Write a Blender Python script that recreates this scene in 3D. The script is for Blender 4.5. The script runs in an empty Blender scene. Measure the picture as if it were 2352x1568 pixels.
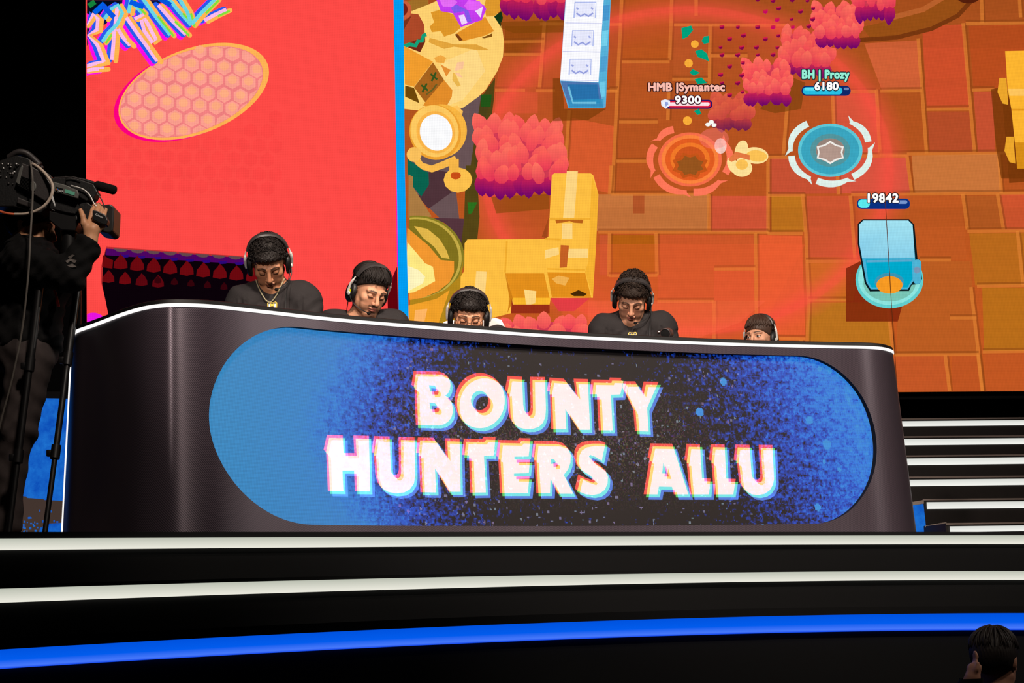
import bpy, bmesh, math, random
import numpy as np
from mathutils import Vector, Matrix
from mathutils.geometry import tessellate_polygon

random.seed(7)
rng = np.random.default_rng(7)
SC = bpy.context.scene
COL = SC.collection
PI = math.pi

# ------------------------------------------------------------------ camera, world, exposure, large lights
# z = 0 is the stage floor; the venue floor is 1.96 m below it and the lens 1.5 m above the venue floor.
FPX, CX, CY = 4400.0, 1176.0, 784.0
EYE = np.array([0.0, 0.0, -0.46])
TH, RHO = math.atan(0.1605), 0.042
_F = np.array([0, math.cos(TH), math.sin(TH)])
_U0 = np.array([0, -math.sin(TH), math.cos(TH)])
_R = math.cos(RHO) * np.array([1.0, 0, 0]) - math.sin(RHO) * _U0
_U = math.sin(RHO) * np.array([1.0, 0, 0]) + math.cos(RHO) * _U0
cd = bpy.data.cameras.new('camera')
cam = bpy.data.objects.new('camera', cd)
COL.objects.link(cam)
cd.sensor_width = 36.0
cd.lens = 36.0 * FPX / 2352.0
cd.clip_end = 200
M = Matrix(((_R[0], _U[0], -_F[0], EYE[0]), (_R[1], _U[1], -_F[1], EYE[1]), (_R[2], _U[2], -_F[2], EYE[2]), (0, 0, 0, 1)))
cam.matrix_world = M
SC.camera = cam

w = bpy.data.worlds.new('world')
SC.world = w
w.use_nodes = True
w.node_tree.nodes['Background'].inputs[0].default_value = (0.5, 0.5, 0.65, 1)
w.node_tree.nodes['Background'].inputs[1].default_value = 0.004
SC.view_settings.view_transform = 'Standard'
SC.view_settings.look = 'None'
SC.view_settings.gamma = 1
SC.view_settings.exposure = 0
SC.view_settings.use_curve_mapping = False


def area_light(name, loc, target, power, size, col, spread=180):
    l = bpy.data.lights.new(name, 'AREA')
    l.energy = power
    l.size = size
    l.color = col
    l.spread = math.radians(spread)
    o = bpy.data.objects.new(name, l)
    COL.objects.link(o)
    o.location = loc
    o.rotation_euler = (Vector(target) - Vector(loc)).to_track_quat('-Z', 'Y').to_euler()
    return o


def spot(name, loc, target, power, half, col, size=0.12, blend=0.08):
    l = bpy.data.lights.new(name, 'SPOT')
    l.energy = power; l.spot_size = math.radians(2 * half); l.spot_blend = blend
    l.shadow_soft_size = size; l.color = col
    o = bpy.data.objects.new(name, l)
    COL.objects.link(o)
    o.location = loc
    o.rotation_euler = (Vector(target) - Vector(loc)).to_track_quat('-Z', 'Y').to_euler()
    return o


# profile spots of the lighting rig, cut to the desk and the players; a weak wide wash over the whole stage
spot('stage_key_light', (3.2, 2.2, 6.6), (0.78, 9.0, 0.95), 1950, 13.6, (1.0, 0.82, 0.66), 0.45)
spot('stage_fill_light', (-2.2, -1.4, 3.9), (0.55, 8.9, 0.95), 2400, 10.2, (1.0, 0.84, 0.74), 0.22)
spot('stage_right_light', (7.4, 7.2, 4.6), (1.3, 9.3, 0.9), 520, 20, (1.0, 0.9, 0.8), 0.15)
area_light('stage_wash_light', (1.0, 2.4, 7.0), (-0.2, 10.0, 0.8), 66, 0.7, (1.0, 0.86, 0.74), 46)


# ------------------------------------------------------------------ helpers
def ray(px, py):
    return _F + (px - CX) / FPX * _R - (py - CY) / FPX * _U


def at_y(px, py, y):
    d = ray(px, py)
    return Vector(EYE + d * (y / d[1]))


def at_z(px, py, z):
    d = ray(px, py)
    return Vector(EYE + d * ((z - EYE[2]) / d[2]))


def proj(P):
    v = np.asarray(P, float) - EYE
    w_ = v @ _F
    return np.stack([CX + FPX * (v @ _R) / w_, CY - FPX * (v @ _U) / w_], -1)


def lin(c):
    r = []
    for v in c[:3]:
        v = v / 255.0
        r.append(v / 12.92 if v <= 0.04045 else ((v + 0.055) / 1.055) ** 2.4)
    return tuple(r)


def tag(o, label=None, cat=None, group=None, kind=None):
    if label: o['label'] = label
    if cat: o['category'] = cat
    if group: o['group'] = group
    if kind: o['kind'] = kind
    return o


def empty(name, loc=(0, 0, 0)):
    o = bpy.data.objects.new(name, None)
    COL.objects.link(o)
    o.location = loc
    o.empty_display_size = 0.1
    return o


def link(name, me, mat=None, parent=None, smooth=False):
    o = bpy.data.objects.new(name, me)
    COL.objects.link(o)
    if mat is not None:
        for m_ in (mat if isinstance(mat, (list, tuple)) else [mat]):
            me.materials.append(m_)
    if parent is not None:
        o.parent = parent
        if parent.type == 'EMPTY' or parent.location.length > 0 or parent.rotation_euler.to_matrix() != Matrix.Identity(3):
            bpy.context.view_layer.update()
            o.matrix_parent_inverse = parent.matrix_world.inverted()
    if smooth:
        me.polygons.foreach_set('use_smooth', [True] * len(me.polygons))
    return o


class MB:
    """collects boxes, tubes, lathes and grids into one mesh"""
    def __init__(self):
        self.v = []; self.f = []; self.m = []

    def add(self, vs, fs, mi=0, mat=None):
        n = len(self.v)
        if mat is not None:
            vs = [mat @ Vector(p) for p in vs]
        self.v += [tuple(p) for p in vs]
        self.f += [tuple(i + n for i in f) for f in fs]
        self.m += [mi] * len(fs)
        return self

    def box(self, c, s, mat=None, mi=0, bev=0.0):
        x, y, z = s[0] / 2, s[1] / 2, s[2] / 2
        if bev <= 0:
            vs = [(c[0] + a * x, c[1] + b * y, c[2] + d * z) for a in (-1, 1) for b in (-1, 1) for d in (-1, 1)]
            fs = [(0, 1, 3, 2), (4, 6, 7, 5), (0, 4, 5, 1), (2, 3, 7, 6), (0, 2, 6, 4), (1, 5, 7, 3)]
            return self.add(vs, fs, mi, mat)
        bm = bmesh.new()
        bmesh.ops.create_cube(bm, size=1)
        for v in bm.verts:
            v.co = Vector((c[0] + v.co.x * s[0], c[1] + v.co.y * s[1], c[2] + v.co.z * s[2]))
        bmesh.ops.bevel(bm, geom=list(bm.edges), offset=min(bev, 0.49 * min(s)), segments=2, profile=0.5, affect='EDGES')
        bm.verts.index_update()
        self.add([v.co.copy() for v in bm.verts], [[v.index for v in f.verts] for f in bm.faces], mi, mat)
        bm.free()
        return self

    def tube(self, pts, rad, seg=10, mi=0, mat=None, cap=True):
        pts = [Vector(p) for p in pts]
        n = len(pts)
        rads = rad if isinstance(rad, (list, tuple, np.ndarray)) else [rad] * n
        vs, fs = [], []
        t0 = (pts[1] - pts[0]).normalized()
        a = Vector((0, 0, 1)) if abs(t0.z) < 0.9 else Vector((1, 0, 0))
        nx = t0.cross(a).normalized()
        for i in range(n):
            t = (pts[min(i + 1, n - 1)] - pts[max(i - 1, 0)])
            t = t.normalized() if t.length > 1e-9 else t0
            nx = (nx - t * nx.dot(t)).normalized()
            ny = t.cross(nx)
            for k in range(seg):
                q = 2 * PI * k / seg
                vs.append(pts[i] + (nx * math.cos(q) + ny * math.sin(q)) * float(rads[i]))
        for i in range(n - 1):
            for k in range(seg):
                k2 = (k + 1) % seg
                fs.append((i * seg + k, i * seg + k2, (i + 1) * seg + k2, (i + 1) * seg + k))
        if cap:
            fs.append(tuple(range(seg - 1, -1, -1)))
            fs.append(tuple((n - 1) * seg + k for k in range(seg)))
        return self.add(vs, fs, mi, mat)

    def lathe(self, prof, seg=24, mat=None, mi=0):
        """prof: list of (r, z) about local z"""
        vs, fs = [], []
        n = len(prof)
        for r, z in prof:
            for k in range(seg):
                q = 2 * PI * k / seg
                vs.append((r * math.cos(q), r * math.sin(q), z))
        for i in range(n - 1):
            for k in range(seg):
                k2 = (k + 1) % seg
                fs.append((i * seg + k, i * seg + k2, (i + 1) * seg + k2, (i + 1) * seg + k))
        fs.append(tuple(range(seg - 1, -1, -1)))
        fs.append(tuple((n - 1) * seg + k for k in range(seg)))
        return self.add(vs, fs, mi, mat)

    def ball(self, c, r, seg=14, mat=None, mi=0):
        r = r if isinstance(r, (list, tuple)) else (r, r, r)
        vs, fs = [], []
        nr = seg // 2 + 1
        for i in range(nr + 1):
            t = PI * i / nr
            for k in range(seg):
                q = 2 * PI * k / seg
                vs.append((c[0] + r[0] * math.sin(t) * math.cos(q), c[1] + r[1] * math.sin(t) * math.sin(q), c[2] + r[2] * math.cos(t)))
        for i in range(nr):
            for k in range(seg):
                k2 = (k + 1) % seg
                fs.append((i * seg + k, (i + 1) * seg + k, (i + 1) * seg + k2, i * seg + k2))
        return self.add(vs, fs, mi, mat)

    def prism(self, poly, d, mat=None, mi=0):
        """poly in local xz, extruded along +y by d"""
        n = len(poly)
        vs = [(p[0], 0, p[1]) for p in poly] + [(p[0], d, p[1]) for p in poly]
        fs = [tuple(range(n)), tuple(range(2 * n - 1, n - 1, -1))] + [(i, i + n, (i + 1) % n + n, (i + 1) % n) for i in range(n)]
        return self.add(vs, fs, mi, mat)

    def build(self, name, mat, parent=None, smooth=False, flip=False):
        me = bpy.data.meshes.new(name)
        me.from_pydata(self.v, [], self.f)
        if any(self.m):
            me.polygons.foreach_set('material_index', self.m)
        bm = bmesh.new(); bm.from_mesh(me)
        bmesh.ops.remove_doubles(bm, verts=bm.verts, dist=1e-6)
        bmesh.ops.recalc_face_normals(bm, faces=bm.faces)
        bm.to_mesh(me); bm.free()
        o = link(name, me, mat, parent)
        if smooth:
            me.polygons.foreach_set('use_smooth', [True] * len(me.polygons))
            try:
                me.set_sharp_from_angle(angle=math.radians(40))
            except Exception:
                pass
        me.update()
        return o


def catmull(pts, n=8):
    P = [Vector(p) for p in pts]
    out = []
    for i in range(len(P) - 1):
        p0, p1, p2, p3 = P[max(i - 1, 0)], P[i], P[i + 1], P[min(i + 2, len(P) - 1)]
        for k in range(n):
            t = k / n
            out.append(0.5 * ((2 * p1) + (p2 - p0) * t + (2 * p0 - 5 * p1 + 4 * p2 - p3) * t * t + (3 * p1 - p0 - 3 * p2 + p3) * t ** 3))
    out.append(P[-1])
    return out


# ------------------------------------------------------------------ materials
def nodes(name):
    m = bpy.data.materials.new(name)
    m.use_nodes = True
    nt = m.node_tree
    return m, nt, nt.nodes['Principled BSDF']


def mat(name, c, rough=0.6, metal=0.0, spec=0.5, noise=0.0, nscale=60.0, bump=0.0):
    m, nt, b = nodes(name)
    l = lin(c)
    b.inputs['Base Color'].default_value = (*l, 1)
    b.inputs['Roughness'].default_value = rough
    b.inputs['Metallic'].default_value = metal
    b.inputs['Specular IOR Level'].default_value = spec
    if noise or bump:
        tc = nt.nodes.new('ShaderNodeTexCoord')
        n = nt.nodes.new('ShaderNodeTexNoise')
        n.inputs['Scale'].default_value = nscale
        n.inputs['Detail'].default_value = 4
        nt.links.new(tc.outputs['Object'], n.inputs['Vector'])
        if noise:
            r = nt.nodes.new('ShaderNodeMapRange')
            r.inputs[3].default_value = 1 - noise
            r.inputs[4].default_value = 1 + noise
            nt.links.new(n.outputs['Fac'], r.inputs[0])
            v = nt.nodes.new('ShaderNodeVectorMath'); v.operation = 'SCALE'
            v.inputs[0].default_value = l
            nt.links.new(r.outputs[0], v.inputs['Scale'])
            nt.links.new(v.outputs[0], b.inputs['Base Color'])
        if bump:
            bp = nt.nodes.new('ShaderNodeBump')
            bp.inputs['Strength'].default_value = bump
            bp.inputs['Distance'].default_value = 0.004
            nt.links.new(n.outputs['Fac'], bp.inputs['Height'])
            nt.links.new(bp.outputs[0], b.inputs['Normal'])
    return m


def emit_mat(name, c, s=1.0, sample=True):
    m = bpy.data.materials.new(name)
    m.use_nodes = True
    nt = m.node_tree
    nt.nodes.clear()
    e = nt.nodes.new('ShaderNodeEmission')
    e.inputs[0].default_value = (*lin(c), 1)
    e.inputs[1].default_value = s
    o = nt.nodes.new('ShaderNodeOutputMaterial')
    nt.links.new(e.outputs[0], o.inputs[0])
    if not sample:
        m.cycles.emission_sampling = 'NONE'
    return m


def screen_mat(name, alpha=False, add=False, grid=0.05, period=0.0118):
    """an LED wall picture: colour from the Col attribute, with the faint dot pitch of the wall"""
    m = bpy.data.materials.new(name)
    m.use_nodes = True
    nt = m.node_tree
    nt.nodes.clear()
    at = nt.nodes.new('ShaderNodeAttribute'); at.attribute_name = 'Col'
    e = nt.nodes.new('ShaderNodeEmission')
    col = at.outputs['Color']
    if grid:
        uv = nt.nodes.new('ShaderNodeUVMap')
        sep = nt.nodes.new('ShaderNodeSeparateXYZ')
        nt.links.new(uv.outputs[0], sep.inputs[0])
        prods = []
        for k in (0, 1):
            a = nt.nodes.new('ShaderNodeMath'); a.operation = 'MULTIPLY'; a.inputs[1].default_value = 2 * PI / period
            nt.links.new(sep.outputs[k], a.inputs[0])
            s = nt.nodes.new('ShaderNodeMath'); s.operation = 'SINE'
            nt.links.new(a.outputs[0], s.inputs[0])
            prods.append(s.outputs[0])
        ad = nt.nodes.new('ShaderNodeMath'); ad.operation = 'ADD'
        nt.links.new(prods[0], ad.inputs[0]); nt.links.new(prods[1], ad.inputs[1])
        mr = nt.nodes.new('ShaderNodeMath'); mr.operation = 'MULTIPLY_ADD'
        mr.inputs[1].default_value = grid; mr.inputs[2].default_value = 1.0
        nt.links.new(ad.outputs[0], mr.inputs[0])
        nz = nt.nodes.new('ShaderNodeTexNoise'); nz.inputs['Scale'].default_value = 14; nz.inputs['Detail'].default_value = 5
        nt.links.new(uv.outputs[0], nz.inputs['Vector'])
        n2 = nt.nodes.new('ShaderNodeMath'); n2.operation = 'MULTIPLY_ADD'; n2.inputs[1].default_value = 0.16; n2.inputs[2].default_value = 0.92
        nt.links.new(nz.outputs['Fac'], n2.inputs[0])
        mm = nt.nodes.new('ShaderNodeMath'); mm.operation = 'MULTIPLY'
        nt.links.new(mr.outputs[0], mm.inputs[0]); nt.links.new(n2.outputs[0], mm.inputs[1])
        v = nt.nodes.new('ShaderNodeVectorMath'); v.operation = 'SCALE'
        nt.links.new(at.outputs['Color'], v.inputs[0]); nt.links.new(mm.outputs[0], v.inputs['Scale'])
        col = v.outputs[0]
    nt.links.new(col, e.inputs[0])
    o = nt.nodes.new('ShaderNodeOutputMaterial')
    if add:
        t = nt.nodes.new('ShaderNodeBsdfTransparent')
        a = nt.nodes.new('ShaderNodeAddShader')
        nt.links.new(t.outputs[0], a.inputs[0]); nt.links.new(e.outputs[0], a.inputs[1])
        nt.links.new(a.outputs[0], o.inputs[0])
    elif alpha:
        t = nt.nodes.new('ShaderNodeBsdfTransparent')
        x = nt.nodes.new('ShaderNodeMixShader')
        nt.links.new(at.outputs['Alpha'], x.inputs[0])
        nt.links.new(t.outputs[0], x.inputs[1]); nt.links.new(e.outputs[0], x.inputs[2])
        nt.links.new(x.outputs[0], o.inputs[0])
    else:
        nt.links.new(e.outputs[0], o.inputs[0])
    m.cycles.emission_sampling = 'NONE'
    return m


class Painter:
    """flat shapes of a displayed picture; every shape lies a hair in front of the one before, all in one mesh"""
    def __init__(self, mapper, step=0.00012, base=0.001):
        self.map = mapper; self.step = step; self.z = base
        self.v = []; self.f = []; self.c = []; self.mi = []; self.uv = []

    def poly(self, pts, col, holes=(), alpha=1.0, mi=None, cols=None, same=False):
        if not same:
            self.z += self.step
        loops = [[Vector((p[0], p[1], 0)) for p in pts]] + [[Vector((p[0], p[1], 0)) for p in h] for h in holes]
        flat = [p for l in loops for p in l]
        tris = tessellate_polygon(loops)
        n = len(self.v)
        P, UV = self.map([(p.x, p.y) for p in flat], self.z)
        self.v += P
        self.uv += UV
        if cols is None:
            a = lin(col) + (alpha,)
            cols = [a] * len(flat)
        self.c += cols
        k = mi if mi is not None else (1 if alpha < 1 else 0)
        for t in tris:
            self.f.append(tuple(n + i for i in t)); self.mi.append(k)

    def grad(self, pts, colf, alpha=1.0):
        """convex fan polygon or quad list with per-vertex colours; colf(x, y) -> sRGB"""
        self.poly(pts, None, cols=[lin(colf(*p)) + (alpha,) for p in pts], alpha=alpha)

    def ell(self, c, rx, ry, col, rot=0.0, n=40, a0=0, a1=2 * PI, **k):
        self.poly(ell_pts(c, rx, ry, rot, n), col, **k)

    def stroke(self, pts, w, col, **k):
        self.poly(stroke_pts(pts, w), col, **k)

    def rrect(self, x0, y0, x1, y1, r, col, **k):
        self.poly(rrect_pts(x0, y0, x1, y1, r), col, **k)

    def ring_alpha(self, c, rx, ry, prof, col, n=96, rot=0.0):
        """soft elliptical ring: prof = list of (scale, alpha)"""
        self.z += self.step
        n0 = len(self.v)
        l = lin(col)
        pts = []
        for s, a in prof:
            for p in ell_pts(c, rx * s, ry * s, rot, n):
                pts.append(p); self.c.append(l + (a,))
        P, UV = self.map(pts, self.z)
        self.v += P; self.uv += UV
        for i in range(len(prof) - 1):
            for k in range(n):
                k2 = (k + 1) % n
                self.f.append((n0 + i * n + k, n0 + i * n + k2, n0 + (i + 1) * n + k2, n0 + (i + 1) * n + k)); self.mi.append(1)

    def build(self, name, mats, parent=None):
        me = bpy.data.meshes.new(name)
        me.from_pydata(self.v, [], self.f)
        me.polygons.foreach_set('material_index', self.mi)
        ca = me.color_attributes.new('Col', 'FLOAT_COLOR', 'POINT')
        ca.data.foreach_set('color', [x for c in self.c for x in c])
        ul = me.uv_layers.new(name='UVMap')
        li = np.zeros(len(me.loops), dtype=np.int32)
        me.loops.foreach_get('vertex_index', li)
        ul.data.foreach_set('uv', np.array(self.uv, float)[li].ravel())
        o = link(name, me, mats, parent)
        me.update()
        return o


def ell_pts(c, rx, ry, rot=0.0, n=40):
    r = []
    for i in range(n):
        q = 2 * PI * i / n
        x, y = rx * math.cos(q), ry * math.sin(q)
        r.append((c[0] + x * math.cos(rot) - y * math.sin(rot), c[1] + x * math.sin(rot) + y * math.cos(rot)))
    return r


def stroke_pts(pts, w, taper=False):
    P = [Vector((p[0], p[1])) for p in pts]
    L, R = [], []
    n = len(P)
    for i in range(n):
        t = (P[min(i + 1, n - 1)] - P[max(i - 1, 0)]).normalized()
        nn = Vector((-t.y, t.x))
        ww = (w[i] if isinstance(w, (list, tuple)) else w) / 2
        L.append(P[i] + nn * ww); R.append(P[i] - nn * ww)
    return [tuple(p) for p in L] + [tuple(p) for p in reversed(R)]


def rrect_pts(x0, y0, x1, y1, r, n=5):
    out = []
    for cx_, cy_, a in ((x1 - r, y0 + r, -PI / 2), (x1 - r, y1 - r, 0), (x0 + r, y1 - r, PI / 2), (x0 + r, y0 + r, PI)):
        for i in range(n + 1):
            q = a + PI / 2 * i / n
            out.append((cx_ + r * math.cos(q), cy_ + r * math.sin(q)))
    return out


def Z(x0, y0, s):
    """zoomed-in measurement -> frame measurement"""
    return lambda pts: [(x0 + s * p[0], y0 + s * p[1]) for p in pts]


def text_polys(body, bold=0.0, shear=0.0):
    """outlines of a word in the built-in typeface: triangles in (x, y), cap height about 0.7"""
    cu = bpy.data.curves.new('t', 'FONT')
    cu.body = body
    cu.offset = bold
    cu.shear = shear
    cu.space_character = 1.08
    cu.resolution_u = 4
    cu.fill_mode = 'FRONT'
    o = bpy.data.objects.new('t', cu)
    COL.objects.link(o)
    bpy.context.view_layer.update()
    me = bpy.data.meshes.new_from_object(o.evaluated_get(bpy.context.evaluated_depsgraph_get()))
    V = [(v.co.x, v.co.y) for v in me.vertices]
    Fs = [tuple(p.vertices) for p in me.polygons]
    bpy.data.objects.remove(o); bpy.data.curves.remove(cu); bpy.data.meshes.remove(me)
    return V, Fs


def paint_text(P, body, x0, y0, x1, y1, col, bold=1.3, outline=None):
    """word fitted into the box x0..x1 (baseline y1, capital height y1-y0), thickened by printing it at small shifts"""
    V, Fs = text_polys(body, 0.0)
    a = np.array(V)
    mnx, mxx = a[:, 0].min(), a[:, 0].max()
    sx, sy = (x1 - x0) / (mxx - mnx), (y1 - y0) / 0.72
    ring = lambda r, n_: [(r * math.cos(2 * PI * k / n_), r * math.sin(2 * PI * k / n_)) for k in range(n_)]
    for c, shifts in ((outline, ring(bold + 2.2, 12)), (col, ring(bold, 8) + [(0, 0)])):
        if c is None: continue
        for dx, dy in shifts:
            P.z += P.step * 0.3
            n = len(P.v)
            Q, UV = P.map([(x0 + (x - mnx) * sx + dx, y1 - y * sy + dy) for x, y in V], P.z)
            P.v += Q; P.uv += UV
            P.c += [lin(c) + (1.0,)] * len(V)
            for f in Fs:
                P.f.append(tuple(n + i for i in f)); P.mi.append(0)


M_BLACK = mat('matte_black', (9, 9, 10), 0.8, spec=0.2)
M_BLACKP = mat('black_plastic', (14, 14, 15), 0.42, bump=0.1, nscale=300)
M_FLOOR = mat('black_stage_vinyl', (9, 9, 11), 0.5, noise=0.3, nscale=8)
M_DRAPE = mat('black_drape', (4, 4, 5), 0.95, spec=0.1, noise=0.3, nscale=20)
M_STEP = mat('black_step_laminate', (4, 4, 5), 0.6, spec=0.25, noise=0.25, nscale=30)
M_METAL = mat('dark_trim_metal', (120, 112, 108), 0.35, metal=0.9)
M_SILVER = mat('silver_metal', (215, 212, 210), 0.28, metal=0.7)
M_WHITE = mat('white_leatherette', (225, 224, 222), 0.45)

# ------------------------------------------------------------------ the setting: stage, steps, drapes
def offset_curve(pts, d):
    """plan curve moved by d to its right-hand side (towards the audience)"""
    P = np.array([(p[0], p[1]) for p in pts])
    T = np.gradient(P, axis=0)
    T /= np.linalg.norm(T, axis=1)[:, None]
    N = np.stack([T[:, 1], -T[:, 0]], 1)
    return P + N * d


EDGE = np.array([tuple(at_z(x, 1221, 0.0))[:2] for x in np.linspace(-420, 2800, 34)])
AZ = np.arctan2(EDGE[:, 0], EDGE[:, 1])


def z_fit(off, samples, deg=2):
    """height of a step nosing along the stage edge, smooth along its length"""
    Q = offset_curve(EDGE, off)
    ang = np.arctan2(Q[:, 0], Q[:, 1])
    xs, zs = [], []
    for px, py in samples:
        v = ray(px, py)
        a = math.atan2(v[0], v[1])
        xs.append(np.interp(a, ang, Q[:, 0]))
        Y = np.interp(a, ang, Q[:, 1])
        zs.append((EYE + v * Y / v[1])[2])
    c = np.polyfit(xs, zs, deg)
    lo, hi = min(xs) - 0.4, max(xs) + 0.4
    return Q, np.polyval(c, np.clip(Q[:, 0], lo, hi))


OFFS = [0.0, 0.35, 0.70]
N0 = [(0, 1237), (400, 1234.5), (800, 1232), (1200, 1231), (1600, 1232), (2352, 1229)]     # first white strip, upper edge
N0b = [(0, 1263), (400, 1259.5), (800, 1255), (1200, 1253), (1600, 1252), (2352, 1249)]
N1 = [(0, 1353), (400, 1340), (800, 1328.5), (1200, 1321), (1600, 1316.5), (2000, 1313), (2352, 1310)]
N1b = [(0, 1384.5), (400, 1370), (800, 1354.5), (1200, 1345), (1600, 1338.5), (2000, 1334), (2352, 1330)]
N2 = [(0, 1492), (400, 1469), (800, 1448), (1200, 1431), (1600, 1419.5), (2000, 1411.5), (2352, 1407)]
N2b = [(0, 1536.5), (400, 1511), (800, 1489), (1200, 1471), (1600, 1458.5), (2000, 1450), (2352, 1446)]


def wall_mesh(Qs, zs_top, zs_bot, uvs=False):
    m = MB()
    n = len(Qs)
    vs = [(Qs[i][0], Qs[i][1], zs_bot[i]) for i in range(n)] + [(Qs[i][0], Qs[i][1], zs_top[i]) for i in range(n)]
    m.add(vs, [(i, i + 1, n + i + 1, n + i) for i in range(n - 1)])
    return m


# stage floor: a slab reaching from its curved front edge to the back wall
fl = MB()
n = len(EDGE)
back = [(EDGE[i][0] * 1.0 - 0.6 * 8, EDGE[i][1] + 0.8 * 11) for i in range(n)]
vs = [(p[0], p[1], 0.0) for p in EDGE] + [(p[0], p[1], 0.0) for p in back]
vs += [(p[0], p[1], -0.05) for p in EDGE] + [(p[0], p[1], -0.05) for p in back]
fs = []
for i in range(n - 1):
    fs += [(i, i + 1, n + i + 1, n + i), (2 * n + i, 3 * n + i, 3 * n + i + 1, 2 * n + i + 1),
           (i, 2 * n + i, 2 * n + i + 1, i + 1), (n + i, n + i + 1, 3 * n + i + 1, 3 * n + i)]
fl.add(vs, fs)
tag(fl.build('floor', M_FLOOR), 'black stage floor carrying the desk', kind='structure')

# front steps: risers and treads between the three lit edges
rs = MB()
tops = []
for k, (off, smp, smb) in enumerate(zip(OFFS, (N0, N1, N2), (N0b, N1b, N2b))):
    Q, zt = z_fit(off, smp)
    Qb, zb = z_fit(off, smb)
    tops.append((Q, zt, zb))
for k in range(3):
    Q, zt, zb = tops[k]
    lip = offset_curve(EDGE, OFFS[k] + 0.012)
    top_z = zt + (0.042 if k == 0 else 0.012 if k == 1 else 0.03)
    if k == 0:
        top_z = np.full(len(Q), -0.0505)
    nxt = tops[k + 1][1] + (0.012 if k == 0 else 0.03) if k < 2 else np.full(len(Q), -1.955)
    n = len(Q)
    # riser set a little behind the strip, then the tread of the next step
    inn = offset_curve(EDGE, OFFS[k] - 0.012)
    rs.add([(inn[i][0], inn[i][1], top_z[i]) for i in range(n)] + [(inn[i][0], inn[i][1], nxt[i]) for i in range(n)],
           [(i, i + 1, n + i + 1, n + i) for i in range(n - 1)])
    if k < 2:
        o2 = offset_curve(EDGE, OFFS[k + 1] + 0.006)
        rs.add([(inn[i][0], inn[i][1], nxt[i]) for i in range(n)] + [(o2[i][0], o2[i][1], nxt[i]) for i in range(n)],
               [(i, i + 1, n + i + 1, n + i) for i in range(n - 1)])
        # nosing above the next strip
        i2 = tops[k + 1][1]
        rs.add([(o2[i][0], o2[i][1], nxt[i]) for i in range(n)] + [(o2[i][0], o2[i][1], i2[i]) for i in range(n)],
               [(i, i + 1, n + i + 1, n + i) for i in range(n - 1)])
tag(rs.build('stage_steps', M_STEP), 'black steps curving along the front of the stage', kind='structure')


def lit_strip_mat(name, ctop, cbot, s=1.0):
    """diffuser of a light strip, brighter along its lower edge where the lamp line sits"""
    m = bpy.data.materials.new(name)
    m.use_nodes = True
    nt = m.node_tree
    nt.nodes.clear()
    uv = nt.nodes.new('ShaderNodeUVMap')
    sp = nt.nodes.new('ShaderNodeSeparateXYZ')
    nt.links.new(uv.outputs[0], sp.inputs[0])
    r = nt.nodes.new('ShaderNodeValToRGB')
    r.color_ramp.elements[0].position = 0.0
    r.color_ramp.elements[0].color = (*lin(cbot), 1)
    r.color_ramp.elements[1].position = 1.0
    r.color_ramp.elements[1].color = (*lin(ctop), 1)
    nt.links.new(sp.outputs[1], r.inputs[0])
    e = nt.nodes.new('ShaderNodeEmission')
    e.inputs[1].default_value = s
    nt.links.new(r.outputs[0], e.inputs[0])
    o = nt.nodes.new('ShaderNodeOutputMaterial')
    nt.links.new(e.outputs[0], o.inputs[0])
    return m


M_STRIPW = lit_strip_mat('white_strip_diffuser', (186, 190, 176), (236, 234, 222))
M_STRIPB = lit_strip_mat('blue_strip_diffuser', (0, 82, 222), (62, 118, 246))
M_STAIRW = lit_strip_mat('stair_strip_diffuser', (212, 214, 208), (246, 246, 240))
for key, mm in (('blue', M_STRIPB),):
    el = mm.node_tree.nodes['Color Ramp'].color_ramp
    e2 = el.elements.new(0.12); e2.color = (*lin((70, 120, 250)), 1)
    el.elements[0].color = (*lin((10, 70, 235)), 1)
    e3 = el.elements.new(0.45); e3.color = (*lin((2, 92, 236)), 1)


def uv_strip(name, Q, zt, zb, m, parent, depth=0.012):
    n = len(Q)
    me = bpy.data.meshes.new(name)
    T = np.gradient(Q, axis=0); T /= np.linalg.norm(T, axis=1)[:, None]
    back = Q - np.stack([T[:, 1], -T[:, 0]], 1) * depth
    vs = [(Q[i][0], Q[i][1], zb[i]) for i in range(n)] + [(Q[i][0], Q[i][1], zt[i]) for i in range(n)]
    vs += [(back[i][0], back[i][1], zb[i]) for i in range(n)] + [(back[i][0], back[i][1], zt[i]) for i in range(n)]
    fs = []
    for i in range(n - 1):
        fs += [(i, i + 1, n + i + 1, n + i), (2 * n + i, 3 * n + i, 3 * n + i + 1, 2 * n + i + 1),
               (i, 2 * n + i, 2 * n + i + 1, i + 1), (n + i, n + i + 1, 3 * n + i + 1, 3 * n + i)]
    fs += [(0, n, 3 * n, 2 * n), (n - 1, 3 * n - 1, 4 * n - 1, 2 * n - 1)]
    me.from_pydata(vs, [], fs)
    ul = me.uv_layers.new(name='UVMap')
    for l in me.loops:
        ul.data[l.index].uv = (0.5, 1.0 if (l.vertex_index // n) % 2 else 0.0)
    return link(name, me, m, parent)


def split_at(Q, px_list):
    """index ranges of a plan curve cut where the seams of the diffusers sit"""
    ang = np.arctan2(Q[:, 0], Q[:, 1])
    cuts = []
    for px in px_list:
        v = ray(px, 1300)
        cuts.append(np.interp(math.atan2(v[0], v[1]), ang, np.arange(len(Q))))
    return cuts


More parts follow.
